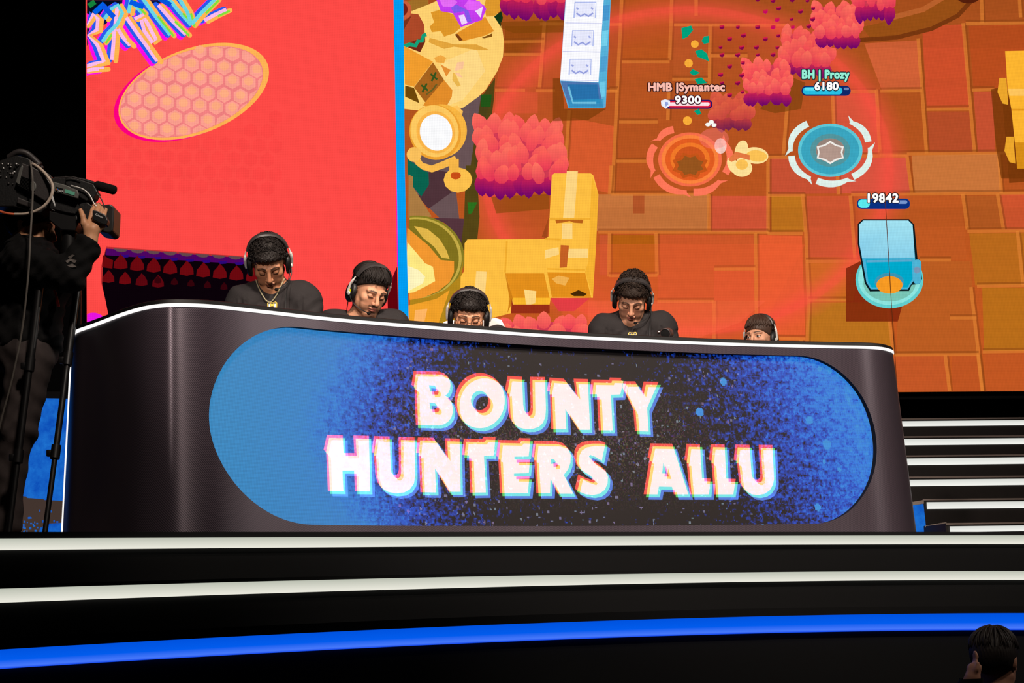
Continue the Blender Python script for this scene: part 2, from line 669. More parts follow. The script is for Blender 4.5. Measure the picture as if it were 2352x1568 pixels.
STRIPS = [('white light strip just under the stage floor edge', 'white step lights', [767, 1705], M_STRIPW),
          ('white light strip on the middle step, between the upper white and the blue one', 'white step lights', [880, 1815], M_STRIPW),
          ('broad blue light strip on the lowest stage step', None, [1434], M_STRIPB)]
for k, (lab, grp, seams, mm) in enumerate(STRIPS):
    Q, zt, zb = tops[k]
    i0 = len(Q) // 2
    root = empty('light_strip', (Q[i0][0], Q[i0][1], zb[i0]))
    tag(root, lab, 'light strip', grp)
    cuts = [0.0] + split_at(Q, seams) + [len(Q) - 1.0]
    for a, b in zip(cuts[:-1], cuts[1:]):
        t = np.concatenate([[a + 0.005], np.arange(math.ceil(a + 0.01), math.floor(b - 0.01) + 1), [b - 0.005]])
        ii = np.arange(len(Q))
        Qf = offset_curve(Q, 0.007)
        q = np.stack([np.interp(t, ii, Qf[:, 0]), np.interp(t, ii, Qf[:, 1])], 1)
        uv_strip('diffuser', q, np.interp(t, ii, zt), np.interp(t, ii, zb), mm, root)

# venue floor in front of the stage
g = MB()
g.add([(-14, -3, -1.96), (14, -3, -1.96), (14, 20, -1.96), (-14, 20, -1.96)], [(0, 1, 2, 3)])
tag(g.build('ground', mat('dark_hall_carpet', (10, 10, 13), 0.9, noise=0.4, nscale=40)), 'dark hall floor below the stage', kind='structure')

# ------------------------------------------------------------------ the LED wall plane behind the stage
SP = np.array([2.865, 14.088])
SU = np.array([1.0, 0.266]); SU /= np.linalg.norm(SU)
SN = np.array([SU[1], -SU[0]])      # towards the audience


def screen_map(pts, off):
    A, UV = [], []
    for px, py in pts:
        v = ray(px, py)
        t = ((SP + SN * off - EYE[:2]) @ SN) / (v[:2] @ SN)
        p = EYE + v * t
        A.append(tuple(p)); UV.append((float((p[:2] - SP) @ SU), float(p[2])))
    return A, UV


def wall_pt(u, z, off=0.0):
    p = SP + SU * u + SN * off
    return (p[0], p[1], z)


def scr_u(px, py):
    return screen_map([(px, py)], 0.0)[1][0][0]


SM = [screen_mat('led_picture'), screen_mat('led_picture_soft', alpha=True), screen_mat('led_picture_glow', add=True, grid=0)]
U_L = scr_u(198, 400)                 # left edge of the red screen
U_B0, U_B1 = scr_u(911, 400), scr_u(929.5, 400)   # blue bar
Z0, Z1 = 1.297, 4.75


def slab(name, u0, u1, z0, z1, o0, o1, m, parent=None):
    b = MB()
    vs = [wall_pt(u, z, o) for u in (u0, u1) for z in (z0, z1) for o in (o0, o1)]
    b.add(vs, [(0, 1, 3, 2), (4, 6, 7, 5), (0, 4, 5, 1), (2, 3, 7, 6), (0, 2, 6, 4), (1, 5, 7, 3)])
    return b.build(name, m, parent)


tag(slab('wall_back', -9.5, 6.5, 0.0, 7.5, -0.9, -0.8, M_DRAPE), 'black drape wall behind the screens', kind='structure')
tag(slab('wall_left', U_L - 3.2, U_L - 0.02, 1.24, 7.0, -0.16, -0.06, M_DRAPE), 'black drape left of the red screen', kind='structure')
tag(slab('trim_1', U_L - 3.2, 4.4, 1.238, 1.258, -0.02, 0.05, M_BLACK), kind='structure')
tag(slab('wall_below_screen', U_B0 - 0.5, 5.0, 0.0, 1.29, -0.78, -0.70, M_BLACK), 'black face below the big screen', kind='structure')

# ---- red screen
root = empty('led_screen', wall_pt((U_L + U_B0) / 2, Z0))
tag(root, 'tall red LED screen with graffiti lettering and a honeycomb oval, left of the game screen', 'screen')
slab('screen_cabinet', U_L, U_B0 - 0.004, Z0, Z1, -0.12, -0.001, M_BLACK, root)
P = Painter(screen_map)
P.poly([(196, -260), (909, -260), (911, 400), (918, 905), (200, 905), (198, 400)], (254, 74, 70))
# the red shifts a little towards orange on the lower right
# faint honeycomb over the red, upper left
rr = random.Random(3)
for r_ in range(8):
    for c_ in range(14):
        x = 215 + c_ * 38 + (r_ % 2) * 19; y = 190 + r_ * 33 + c_ * 1.2
        if ((x - 440) / 185) ** 2 + ((y - 212) / 105) ** 2 < 1.1 or x > 640: continue
        P.ell((x, y), 17, 17, (244, 62, 62), n=6, rot=PI / 6, alpha=0.30)
# oval with honeycomb
z7 = Z(180, 0, 520 / 2265)
oval_c, orx, ory, orot = (441, 212), 180, 96, -0.36
P.ell((435, 214), 182, 98, (255, 0, 128), rot=orot, n=60)
P.ell((445, 210), 181, 98, (255, 178, 84), rot=orot, n=60)
P.ell((440, 211), 172, 92, (240, 128, 128), rot=orot, n=60)


def in_oval(x, y, s=1.0):
    dx, dy = x - 440, y - 211
    a = dx * math.cos(-orot) - dy * math.sin(-orot); b = dx * math.sin(-orot) + dy * math.cos(-orot)
    return (a / (172 * s)) ** 2 + (b / (92 * s)) ** 2


for r_ in range(-8, 9):
    for c_ in range(-8, 9):
        x = 440 + c_ * 37.5 + (r_ % 2) * 18.7; y = 211 + r_ * 31.5 + c_ * 3.4
        pts = [p for p in ell_pts((x, y), 18.5, 18.0, PI / 6, 6)]
        if min(in_oval(*p) for p in pts) > 1: continue
        q = []
        for p in pts:
            k = in_oval(*p)
            if k > 0.985:
                s = math.sqrt(0.985 / k)
                p = (440 + (p[0] - 440) * s, 211 + (p[1] - 211) * s)
            q.append(p)
        P.poly(q, (252, 158, 142))
        if in_oval(x, y) < 0.9:
            P.ell((x, y - 3), 11, 10, (255, 170, 128), n=8, same=False)
# dark-blue block behind the lettering
P.poly(z7([(86, 0), (860, 0), (700, 110), (420, 120), (160, 330), (86, 460)]), (10, 22, 70))
P.poly(z7([(86, 0), (420, 0), (400, 60), (110, 120), (86, 200)]), (4, 12, 30))
# spray lettering, printed as three shifted colours
word = [[(60, 250), (150, 140), (195, 190), (185, 300), (80, 350), (190, 450), (225, 540), (260, 620)],
        [(60, 660), (150, 640), (250, 622)], [(60, 705), (170, 690), (260, 684)],
        [(335, 600), (350, 440), (360, 320), (392, 50)], [(262, 190), (330, 90), (395, 50), (440, 130), (390, 240), (300, 330), (240, 420)],
        [(395, 290), (450, 380), (520, 455)],
        [(480, 175), (580, 320), (690, 470), (790, 610)], [(500, 130), (515, 60), (530, -30)], [(530, 20), (640, 130)],
        [(620, 170), (660, 310), (740, 425), (775, 395), (700, 250), (640, 150), (560, 190)],
        [(640, -20), (760, 150), (920, 350)], [(800, 50), (930, 200), (1075, 345)],
        [(900, -20), (1010, 120), (1130, 250)], [(1000, -30), (1090, 120), (1130, 240)], [(1130, 245), (1240, 120), (1370, -10)],
        [(1260, 205), (1360, 150), (1480, 95)]]
for off, c1, wd in (((-12, 5), (255, 10, 230), 15), ((-6, 0), (40, 92, 235), 14), ((9, 2), (255, 180, 80), 11)):
    for s in word:
        q = [(p[0] + off[0], p[1] + off[1]) for p in z7(s)]
        for sh in (stroke_pts(q, wd), ell_pts(q[-1], wd / 2, wd / 2, 0, 10), ell_pts(q[0], wd / 2, wd / 2, 0, 10)):
            P.poly([(max(p[0], 199.5), p[1]) for p in sh], c1)
for k, s in enumerate(word):
    q = z7(s)
    up = sum(p[1] for p in q) / len(q) + 0.12 * (sum(p[0] for p in q) / len(q) - 200)
    P.poly([(max(p[0], 199.5), p[1]) for p in stroke_pts(q, 8.5)], (108, 214, 226) if up < 62 else (252, 186, 232))
    P.poly(stroke_pts([(p[0] + 8, p[1] + 3) for p in q[-2:]], 5), (130, 226, 60) if up < 70 else (255, 182, 84))
for x0, y0, x1, y1, c in ((204, 14, 218, 4, (20, 130, 60)), (216, 30, 240, 8, (0, 96, 230)), (236, 12, 262, 40, (10, 84, 226)), (298, 4, 330, 16, (0, 90, 230)), (366, -4, 392, 12, (4, 84, 220))):
    P.poly(stroke_pts([(x0, y0), (x1, y1)], 12), c)
# dark pleated shape at the foot
zf = Z(190, 540, 410 / 2352)
P.poly(zf([(310, 150), (2440, 300), (2440, 1500), (480, 1500), (330, 960), (235, 600), (245, 400)]), (120, 8, 18), alpha=0.6)
P.poly(zf([(305, 175), (2440, 320), (2440, 1500), (430, 1500), (320, 960), (255, 640), (268, 380)]), (10, 2, 8))
P.poly(zf([(305, 175), (2440, 322), (2440, 400), (1180, 322), (300, 262)]), (76, 4, 96))
for i in range(9):
    x = 400 + i * 215; y = 190 + i * 14
    P.poly(zf([(x, y - 18), (x + 200, y - 4), (x + 160, y + 28), (x + 110, y + 34), (x + 50, y + 22)]), (98, 70, 74))
    P.poly(zf([(x + 90, y + 70), (x + 210, y + 66), (x + 200, y + 100), (x + 120, y + 106)]), (44, 8, 120))
for row, y0, nn, sc in ((0, 300, 11, 1.0), (1, 500, 4, 0.85), (1, 560, 9, 0.5)):
    for i in range(nn):
        x = (500 if row == 0 else 350 if sc > 0.8 else 1000) + i * 218 - (row * 10); y = y0 + i * 21
        if x > 2330: continue
        c = (104, 8, 14) if sc > 0.8 else (50, 3, 10)
        if row == 1 and sc > 0.8 and i > 1: c = (88, 6, 14)
        P.poly(zf([(x - 95 * sc, y + 130 * sc), (x - 85 * sc, y + 50 * sc), (x - 40 * sc, y), (x, y - 50 * sc), (x + 50 * sc, y), (x + 85 * sc, y + 60 * sc), (x + 90 * sc, y + 130 * sc), (x, y + 150 * sc)]), c)
P.poly(zf([(268, 260), (330, 300), (400, 330), (390, 440), (255, 420)]), (104, 8, 12))
# corner glows and right edge
P.poly([(max(p[0], 200), p[1]) for p in ell_pts((214, 752), 34, 34)], (232, 20, 224))
P.ell((244, 744), 34, 16, (255, 132, 70), rot=-0.4, n=24)
P.grad([(900, 640), (912, 612), (918, 905), (880, 905)], lambda x, y: (130, 4, 16) if x < 905 else (60, 0, 30))
P.grad([(890, 680), (912, 620), (912, 905), (895, 905)], lambda x, y: (96, 2, 12))
P.poly([(902.5, -260), (906, -260), (915, 612), (912, 612)], (240, 20, 190))
P.build('screen_picture', SM, root)

# ---- big game screen
root = empty('led_screen', wall_pt((U_B0 + 4.3) / 2, Z0))
tag(root, 'huge LED game screen showing an orange tiled arena from above', 'screen')
slab('screen_cabinet', U_B0, 5.0, Z0, Z1, -0.12, -0.001, M_BLACK, root)
BARPTS = ([(899, -260), (924, -260), (930, 400), (943, 905), (919, 905), (911, 400)], (2, 156, 240))
P = Painter(screen_map, base=0.002, step=0.00006)
L0, R0 = 924, 2640


def base_col(x, y):
    t = min(max((y + 100) / 900, 0), 1)
    return (164 + 32 * t, 78 + 10 * t, 30 + 2 * t)


for i in range(6):
    xa, xb = L0 + (R0 - L0) * i / 6, L0 + (R0 - L0) * (i + 1) / 6
    for j in range(5):
        ya, yb = -260 + 1180 * j / 5, -260 + 1180 * (j + 1) / 5
        sh = lambda x, y: x + (0 if x > L0 + 1 else (y * 0.02 - 6 if True else 0))
        if j == 4: yb = 900 + (0)
        P.grad([(sh(xa, ya), ya), (xb, ya), (xb, yb + (-2 if j == 4 and xb > 2300 else 0)), (sh(xa, yb), yb)], base_col)
# tiles of their own colour
RED, OCH, TAN, BRN, ORG = (204, 80, 46), (184, 102, 26), (200, 116, 58), (170, 78, 26), (206, 92, 40)
for q, c in [([(1372, 446), (1628, 446), (1626, 530), (1370, 530)], (196, 116, 60)), ([(1454, 446), (1480, 446), (1480, 490), (1454, 490)], (176, 84, 40)),
             ([(2094, 357), (2294, 353), (2300, 440), (2100, 443)], TAN), ([(2118, 60), (2212, 56), (2228, 248), (2128, 250)], (204, 78, 42)),
             ([(1985, 100), (2112, 92), (2118, 206), (2026, 208)], (208, 96, 54)), ([(2225, 60), (2360, 56), (2360, 200), (2236, 204)], (184, 76, 30)),
             ([(1629, 60), (1716, 60), (1716, 128), (1629, 128)], BRN), ([(1428, 0), (1540, 0), (1538, 140), (1428, 140)], (176, 84, 24)),
             ([(1418, 146), (1536, 146), (1534, 278), (1422, 278)], (180, 84, 32)), ([(1546, 64), (1626, 64), (1624, 180), (1546, 180)], (178, 84, 34)),
             ([(1630, 450), (1764, 450), (1764, 532), (1630, 532)], (210, 84, 54)), ([(1770, 450), (1842, 450), (1848, 532), (1772, 532)], (188, 114, 28)),
             ([(1852, 450), (1952, 450), (1960, 590), (1856, 590)], (200, 84, 46)), ([(1402, 540), (1504, 540), (1504, 626), (1402, 626)], (176, 92, 16)),
             ([(1512, 540), (1732, 540), (1730, 690), (1512, 690)], (202, 86, 40)), ([(1378, 540), (1398, 540), (1396, 632), (1378, 632)], (196, 84, 44)),
             ([(1740, 540), (1842, 542), (1850, 780), (1740, 780)], (226, 92, 46)), ([(1856, 604), (1975, 604), (1960, 690), (1858, 690)], (196, 106, 28)),
             ([(1858, 694), (2040, 694), (2048, 800), (1856, 800)], (186, 112, 30)), ([(2064, 600), (2228, 600), (2246, 812), (2060, 812)], (186, 92, 34)),
             ([(2256, 660), (2640, 660), (2640, 804), (2260, 806)], (184, 108, 26)), ([(2296, 446), (2640, 440), (2640, 528), (2306, 528)], (206, 84, 46)),
             ([(2214, 450), (2290, 450), (2300, 524), (2224, 524)], (178, 88, 34)), ([(2226, 536), (2640, 532), (2640, 652), (2240, 655)], (184, 104, 28)),
             ([(1970, 450), (2208, 450), (2220, 594), (1976, 596)], (190, 88, 34)), ([(2052, 818), (2180, 818), (2180, 898), (2056, 898)], (194, 86, 38)),
             ([(2186, 818), (2252, 818), (2254, 898), (2188, 898)], (190, 84, 34)), ([(2262, 812), (2640, 808), (2640, 898), (2264, 898)], (192, 86, 34)),
             ([(1640, 622), (1732, 622), (1732, 690), (1640, 690)], (212, 86, 44)), ([(2128, 256), (2226, 256), (2236, 348), (2134, 350)], (180, 76, 40)),
             ([(2236, 210), (2280, 210), (2286, 348), (2246, 350)], (196, 80, 48)), ([(1766, 362), (1918, 362), (1922, 444), (1768, 446)], (196, 80, 50)),
             ([(1925, 362), (2080, 362), (2090, 442), (1926, 444)], (206, 84, 62)), ([(1912, 215), (2012, 215), (2020, 350), (1914, 350)], (206, 84, 56)),
             ([(1160, 60), (1245, 60), (1240, 122), (1160, 122)], (150, 72, 18)), ([(1150, 130), (1242, 130), (1238, 200), (1140, 200)], (190, 82, 36)),
             ([(1312, 270), (1410, 290), (1402, 444), (1300, 420)], (212, 90, 44)), ([(1140, 212), (1235, 212), (1235, 260), (1136, 260)], (200, 84, 44))]:
    P.poly(q, c)
LITE, DARK = (222, 128, 50), (136, 66, 20)
VL = [[(1428, 0), (1406, 446)], [(1545, -60), (1538, 138)], [(1536, 204), (1534, 276)], [(1631, 58), (1629, 205)], [(1599, -60), (1599, 36)], [(1808, 243), (1799, 358)], [(1764, 358), (1764, 536)],
      [(1912, 215), (1918, 350)], [(2109, 88), (2128, 352)], [(2212, 53), (2238, 349)], [(2253, -40), (2256, 53)], [(2340, -40), (2344, 40)], [(2013, 205), (2021, 353)], [(2083, 357), (2094, 443)],
      [(2294, 353), (2300, 443)], [(1843, 445), (1851, 535), (1857, 690), (1854, 790)], [(1953, 449), (1964, 597)], [(2211, 445), (2222, 527)], [(2291, 445), (2305, 527)], [(2230, 659), (2257, 898)],
      [(2039, 700), (2052, 815)], [(2171, 815), (2181, 898)], [(2246, 814), (2256, 898)], [(2337, 530), (2350, 655)], [(1251, 46), (1239, 203)], [(1307, 253), (1298, 393)], [(1404, 380), (1400, 446)],
      [(1400, 535), (1398, 635)], [(1507, 535), (1509, 632)], [(1735, 535), (1738, 785)], [(1628, 446), (1628, 532)], [(1921, 358), (1926, 446)], [(1640, 690), (1640, 800)], [(1840, 780), (1840, 800)]]
HL = [[(1400, 56), (1428, 56)], [(1548, 57), (1812, 58)], [(1428, 142), (1538, 142)], [(1632, 128), (1717, 128)], [(1544, 182), (1626, 182)], [(1400, 206), (1420, 206)], [(1422, 280), (1512, 280)],
      [(1416, 370), (1486, 370)], [(1404, 446), (1630, 446)], [(2218, 54), (2640, 50)], [(2022, 209), (2118, 208)], [(2128, 251), (2226, 250)], [(2232, 207), (2284, 205)], [(2020, 354), (2640, 348)],
      [(1952, 210), (2012, 210)], [(1766, 361), (1812, 361)], [(1918, 358), (2083, 358)], [(1764, 449), (1850, 449)], [(1955, 447), (2640, 440)], [(1763, 536), (1845, 536)], [(1851, 600), (1980, 600)],
      [(1857, 689), (1945, 689)], [(2112, 597), (2184, 597)], [(2222, 531), (2640, 528)], [(2181, 730), (2243, 730)], [(2053, 815), (2248, 814)], [(2257, 808), (2640, 802)], [(2244, 657), (2640, 652)],
      [(1374, 533), (1765, 533)], [(1398, 633), (1510, 632)], [(1640, 618), (1735, 617)], [(1510, 692), (1640, 692)], [(1740, 775), (1850, 778)], [(1158, 125), (1244, 125)], [(1240, 55), (1296, 55)],
      [(1137, 207), (1206, 207)], [(1230, 208), (1275, 208)], [(1390, 209), (1418, 209)], [(1150, 96), (1250, 95)]]
for s in VL:
    P.poly(stroke_pts([(p[0] + 6, p[1]) for p in s], 5), DARK, alpha=0.55)
    P.poly(stroke_pts(s, 8), LITE, alpha=0.62)
for s in HL:
    P.poly(stroke_pts([(p[0], p[1] - 6) for p in s], 5), DARK, alpha=0.55)
    P.poly(stroke_pts(s, 7), LITE, alpha=0.58)
# darker refresh bands across the picture
for y0, y1, a in ((-40, 30, 0.10), (60, 110, 0.12), (476, 520, 0.12), (180, 200, 0.06)):
    P.poly([(1130, y0), (2640, y0), (2640, y1), (1130, y1)], (130, 62, 16), alpha=a)
# dark arcs at the upper right
arc = [(1975, 92), (2060, 86), (2140, 66), (2200, 36), (2240, -8), (2300, -60)]
P.poly([(1980, 62), (2060, 44), (2150, 10), (2200, -60), (2300, -60), (2240, -6), (2200, 30), (2140, 62), (2060, 84), (2000, 90)], (150, 78, 22))
P.poly(stroke_pts(arc, 10), (118, 54, 16)); P.poly(stroke_pts([(2050, 40), (2120, 22), (2190, -20)], 12), (184, 96, 44))
P.ell((2224, -12), 30, 20, (84, 30, 12), n=20)
# soft red rim of the arena's closing circle
P.ring_alpha((1578, 392), 472, 376, [(0.0, 0.0), (0.6, 0.03), (0.8, 0.10), (0.90, 0.22), (0.945, 0.46), (0.975, 0.68), (1.0, 0.62), (1.012, 0.38), (1.05, 0.18), (1.1, 0.0)], (252, 80, 66))
P.poly([(1290, 560), (1850, 560), (1760, 735), (1560, 790), (1380, 790), (1290, 720)], (250, 96, 52), alpha=0.20)
P.poly([(1350, 690), (1760, 690), (1700, 740), (1560, 792), (1350, 792)], (255, 104, 70), alpha=0.32)

z8 = Z(900, 0, 520 / 2038)
z9 = Z(900, 380, 520 / 2038)
# grey rock and dark verge beside the sand
P.poly(z8([(560, 900), (800, 860), (800, 1568), (560, 1568)]) + z9([(640, 760), (560, 600), (150, 200), (150, 0)]), (104, 82, 84))
P.poly(z9([(330, 390), (540, 240), (700, 140), (660, 100), (420, 40), (330, 60), (240, 280)]), (78, 50, 56))
P.poly(z9([(360, 470), (680, 480), (640, 760), (560, 600), (480, 520)]), (84, 52, 60))
P.poly(z8([(800, 880), (930, 700), (920, 880), (890, 1130), (740, 1568), (720, 1568)]) + z9([(640, 740), (660, 470), (670, 100), (700, 60)]), (82, 66, 22))
P.poly(z8([(740, 1568), (760, 1180), (800, 900), (900, 880), (830, 1100), (790, 1568)]), (76, 64, 24))
P.poly(z9([(668, 0), (760, 0), (780, 300), (790, 460), (760, 760), (620, 760), (650, 480)]), (84, 68, 22))
for q in ([(800, 850), (900, 850), (890, 960), (800, 960)],): P.poly(z8(q), (34, 84, 24))
P.poly(z9([(680, 330), (770, 330), (720, 430), (690, 440)]), (44, 110, 30))
# sand
P.poly(z8([(95, 60), (330, 40), (560, -60), (900, -60), (990, 240), (1010, 370), (1000, 510), (950, 640), (850, 800), (780, 870), (640, 970), (400, 1010), (110, 980)]), (254, 208, 112))
P.poly(z8([(450, 560), (760, 430), (840, 640), (640, 900), (420, 980), (380, 800)]), (255, 222, 150), alpha=0.5)
P.poly(z8([(340, 340), (560, 400), (760, 400), (880, 450), (760, 450), (560, 420), (470, 440), (330, 380)]), (226, 164, 60))
P.poly(z8([(550, 650), (570, 660), (620, 770), (590, 780), (545, 720)]), (236, 184, 80))
for q in ([(590, 560), (650, 555), (640, 620), (560, 640)], [(560, 650), (610, 660), (640, 700), (600, 690)]): P.poly(z8(q), (252, 196, 150))
P.poly(z8([(100, 20), (180, 0), (330, 0), (330, 40), (180, 100)]), (160, 110, 40))
# clay pot
P.poly(z8([(95, 180), (170, 120), (240, 130), (290, 220), (300, 350), (255, 470), (100, 410)]), (172, 72, 40))
P.poly(z8([(110, 400), (300, 330), (300, 380), (255, 470), (110, 410)]), (112, 40, 22))
P.poly(z8([(95, 200), (180, 140), (140, 210), (95, 290)]), (120, 48, 26))
P.ell(z8([(100, 90)])[0], 20, 22, (200, 92, 56), n=24); P.ell(z8([(95, 85)])[0], 12, 15, (120, 30, 20), n=24)
P.poly(stroke_pts(z8([(110, 415), (160, 400), (215, 410), (235, 370), (270, 370), (285, 320), (310, 310)]), 9), (20, 160, 120))
# open box with a small scratched sign
P.poly(z8([(110, 415), (370, 555), (200, 780), (118, 760)]), (240, 156, 46))
P.poly(z8([(370, 560), (470, 720), (300, 920), (200, 785)]), (166, 98, 30))
P.poly(z8([(470, 720), (545, 810), (540, 870), (480, 980), (280, 950), (300, 920)]), (226, 140, 42))
P.poly(z8([(380, 520), (440, 495), (490, 520), (470, 570), (400, 560)]), (240, 168, 66)); P.poly(z8([(440, 580), (530, 630), (490, 690)]), (228, 140, 50))
P.poly(z8([(120, 770), (200, 790), (250, 930), (120, 870)]), (112, 72, 10))
for cx_, cy_ in ((378, 690), (295, 790)):
    for a, b in (((-30, -25), (30, 25)), ((20, -40), (-20, 40))):
        P.poly(stroke_pts(z8([(cx_ + a[0], cy_ + a[1]), (cx_ + b[0], cy_ + b[1])]), 4.5), (52, 84, 30))
P.poly(stroke_pts(z8([(405, 755), (370, 805), (310, 850)]), 4), (104, 92, 36))
# gem crate
P.poly(z8([(350, 110), (430, 90), (560, 130), (620, 250), (560, 300), (470, 330), (440, 280), (360, 290), (340, 240), (380, 200)]), (222, 150, 40))
P.poly(z8([(580, 300), (840, 150), (920, 280), (840, 320), (640, 370)]), (228, 146, 40)); P.poly(z8([(860, -60), (960, -60), (985, 90), (930, 140), (850, 150), (830, 60)]), (222, 152, 44))
P.poly(z8([(565, 310), (590, 305), (640, 360), (610, 370)]), (120, 60, 20)); P.poly(z8([(810, 340), (905, 300), (905, 330), (830, 345)]), (130, 80, 20))
P.poly(z8([(920, 150), (985, 100), (1000, 160), (980, 240)]), (20, 52, 22))
P.poly(z8([(390, -30), (640, -40), (740, -10), (830, 50), (850, 80), (810, 180), (620, 245), (550, 120), (440, 100)]), (196, 60, 236))
P.poly(z8([(430, 0), (560, -10), (590, 20), (550, 60), (460, 60)]), (228, 108, 244)); P.poly(z8([(690, 0), (790, 10), (820, 60), (780, 100), (680, 90), (650, 50)]), (226, 96, 246))
P.poly(z8([(530, 70), (580, 40), (640, 70), (690, 100), (720, 200), (680, 200), (650, 100), (560, 120)]), (132, 88, 232))
P.poly(z8([(600, 140), (650, 130), (680, 205), (630, 225)]), (240, 214, 252)); P.poly(z8([(750, 100), (820, 60), (800, 160)]), (244, 220, 252))
# gold ring lens with a white glass
P.poly(z8([(480, 970), (590, 950), (640, 1000), (630, 1050), (560, 1070)]), (252, 192, 90))
P.ell(z8([(440, 1180)])[0], 60, 62, (246, 180, 66), rot=0.3); P.ell(z8([(390, 1190)])[0], 59, 64, (236, 160, 48), rot=-0.3)
P.ell(z8([(385, 1180)])[0], 55, 60, (254, 200, 96), rot=-0.3); P.ell(z8([(395, 1190)])[0], 44, 49, (250, 180, 72), rot=-0.3); P.ell(z8([(398, 1192)])[0], 37, 42, (250, 250, 252), rot=-0.25)
P.poly(stroke_pts(z8([(200, 1400), (260, 1490), (360, 1520), (470, 1480), (580, 1430)]), 16), (248, 184, 76))
P.ell(z8([(200, 1390)])[0], 17, 17, (250, 192, 92), n=20); P.poly(stroke_pts(z8([(560, 1430), (560, 1568)]), 22), (238, 168, 60))
P.poly(z8([(140, 1430), (200, 1470), (330, 1568), (140, 1568)]), (12, 100, 82))
P.poly(z9([(140, 0), (330, 60), (335, 170), (265, 280), (190, 190), (140, 80)]), (10, 98, 78))
P.poly(z9([(150, 80), (190, 100), (190, 190), (360, 460), (150, 470)]), (170, 122, 66))
P.ell(z9([(595, 130)])[0], 33, 29, (250, 190, 76), n=12); P.ell(z9([(575, 90)])[0], 12, 9, (202, 78, 24), n=12); P.poly(stroke_pts(z9([(560, -60), (560, 60)]), 20), (246, 182, 72))
# great bowl
for c_, rx_, ry_, k_ in ((z9([(230, 830)])[0], 108, 97, (134, 122, 36)), (z9([(225, 830)])[0], 103, 93, (196, 170, 70)), (z9([(215, 835)])[0], 99, 90, (128, 112, 30))):
    e_ = [p for p in ell_pts(c_, rx_, ry_, 0.05, 60) if p[0] > 934]
    a_ = max(range(len(e_)), key=lambda i: math.hypot(e_[i][0] - e_[i - 1][0], e_[i][1] - e_[i - 1][1]))
    P.poly(e_[a_:] + e_[:a_], k_)
P.poly(z9([(140, 560), (210, 620), (330, 720), (440, 850), (560, 860), (560, 960), (520, 1050), (420, 1130), (280, 1190), (160, 1210), (120, 900)]), (240, 150, 48))
P.poly(z9([(200, 545), (320, 570), (430, 660), (490, 760), (520, 840), (450, 830), (380, 730), (280, 650)]), (226, 182, 74))
P.poly(z9([(140, 690), (200, 760), (300, 880), (370, 910), (390, 1040), (300, 1090), (200, 1140), (120, 1150)]), (255, 232, 130))
P.poly(z9([(140, 900), (240, 940), (300, 1000), (280, 1060), (150, 1130)]), (255, 246, 200), alpha=0.8)
P.poly(z9([(165, 1210), (300, 1190), (480, 1120), (600, 1010), (640, 860), (650, 760), (620, 1120), (560, 1450), (160, 1450)]), (176, 132, 28))
P.poly(z9([(150, 1260), (400, 1200), (520, 1120), (420, 1420), (150, 1450)]), (240, 160, 42)); P.poly(z9([(210, 1300), (320, 1290), (290, 1420), (200, 1400)]), (255, 180, 100))


# spiky bush: rows of pointed petals
def petal(x, y, w_, h_, tip, foot, rot=0.0, alpha=1.0):
    shp = [(-.30, .02), (-.50, -.32), (-.44, -.62), (-.22, -.88), (0, -1.0), (.22, -.88), (.44, -.62), (.50, -.32), (.30, .02), (0, .10)]
    cr, sr = math.cos(rot), math.sin(rot)
    pts = [(x + w_ * a * cr - h_ * b * sr, y + w_ * a * sr + h_ * b * cr) for a, b in shp]
    kk = [min(1, max(0, -b * 1.15)) for a, b in shp]
    P.poly(pts, None, cols=[lin(tuple(t * k + f * (1 - k) for t, f in zip(tip, foot))) + (alpha,) for k in kk], alpha=alpha)


def bush(x0, y0, x1, y1, seed, rows=5, cols=6, fade=1.0, skirt=True):
    r = random.Random(seed)
    W, H = x1 - x0, y1 - y0
    pw = W / cols * 1.22
    ph = H / (rows + 0.9) * 1.75
    mixc = lambda c, b: tuple(u * fade + (1 - fade) * v for u, v in zip(c, b))
    P.poly([(x0 + 8, y0 + ph * .5), (x1 - 8, y0 + ph * .5), (x1 - 6, y1 - ph * .4), (x0 + 6, y1 - ph * .4)], mixc((206, 56, 82), (176, 80, 44)), alpha=0.96 if fade > .6 else .7)
    total = rows + (1 if skirt else 0)
    if skirt:                           # dark ragged foot first, so that the rows above overlap it
        n_ = cols + 2
        for i in range(n_):
            x = x0 + W * (i + .5) / n_ + r.uniform(-3, 3)
            petal(x, y1 - r.uniform(ph * .75, ph * .95), pw * .95, -ph * r.uniform(.75, .95), mixc((112, 6, 104), (120, 50, 50)), mixc((196, 32, 84), (176, 80, 44)), r.uniform(-.15, .15))
    for j in range(rows):
        t = j / max(rows - 1, 1)
        for i in range(cols + (j % 2)):
            x = x0 + W * (i + (.0 if j % 2 else .5)) / cols + r.uniform(-.15, .15) * pw
            x = min(max(x, x0 + pw * .25), x1 - pw * .25)
            y = y0 + ph * .95 + (H - ph * (1.75 if skirt else 1.0)) * t + r.uniform(-.12, .12) * ph
            k = r.uniform(-8, 8)
            rot = r.uniform(-.45, .45) + (x - (x0 + x1) / 2) / W * .5
            tip = (252, 104 + k, 90 + k * .5)
            foot = (236 - 26 * max(0, t - .6), 74 + k - 40 * max(0, t - .6), 84)
            petal(x, y, pw * r.uniform(.8, 1.1), ph * r.uniform(.75, 1.1), mixc(tip, (196, 84, 44)), mixc(foot, (176, 76, 44)), rot)


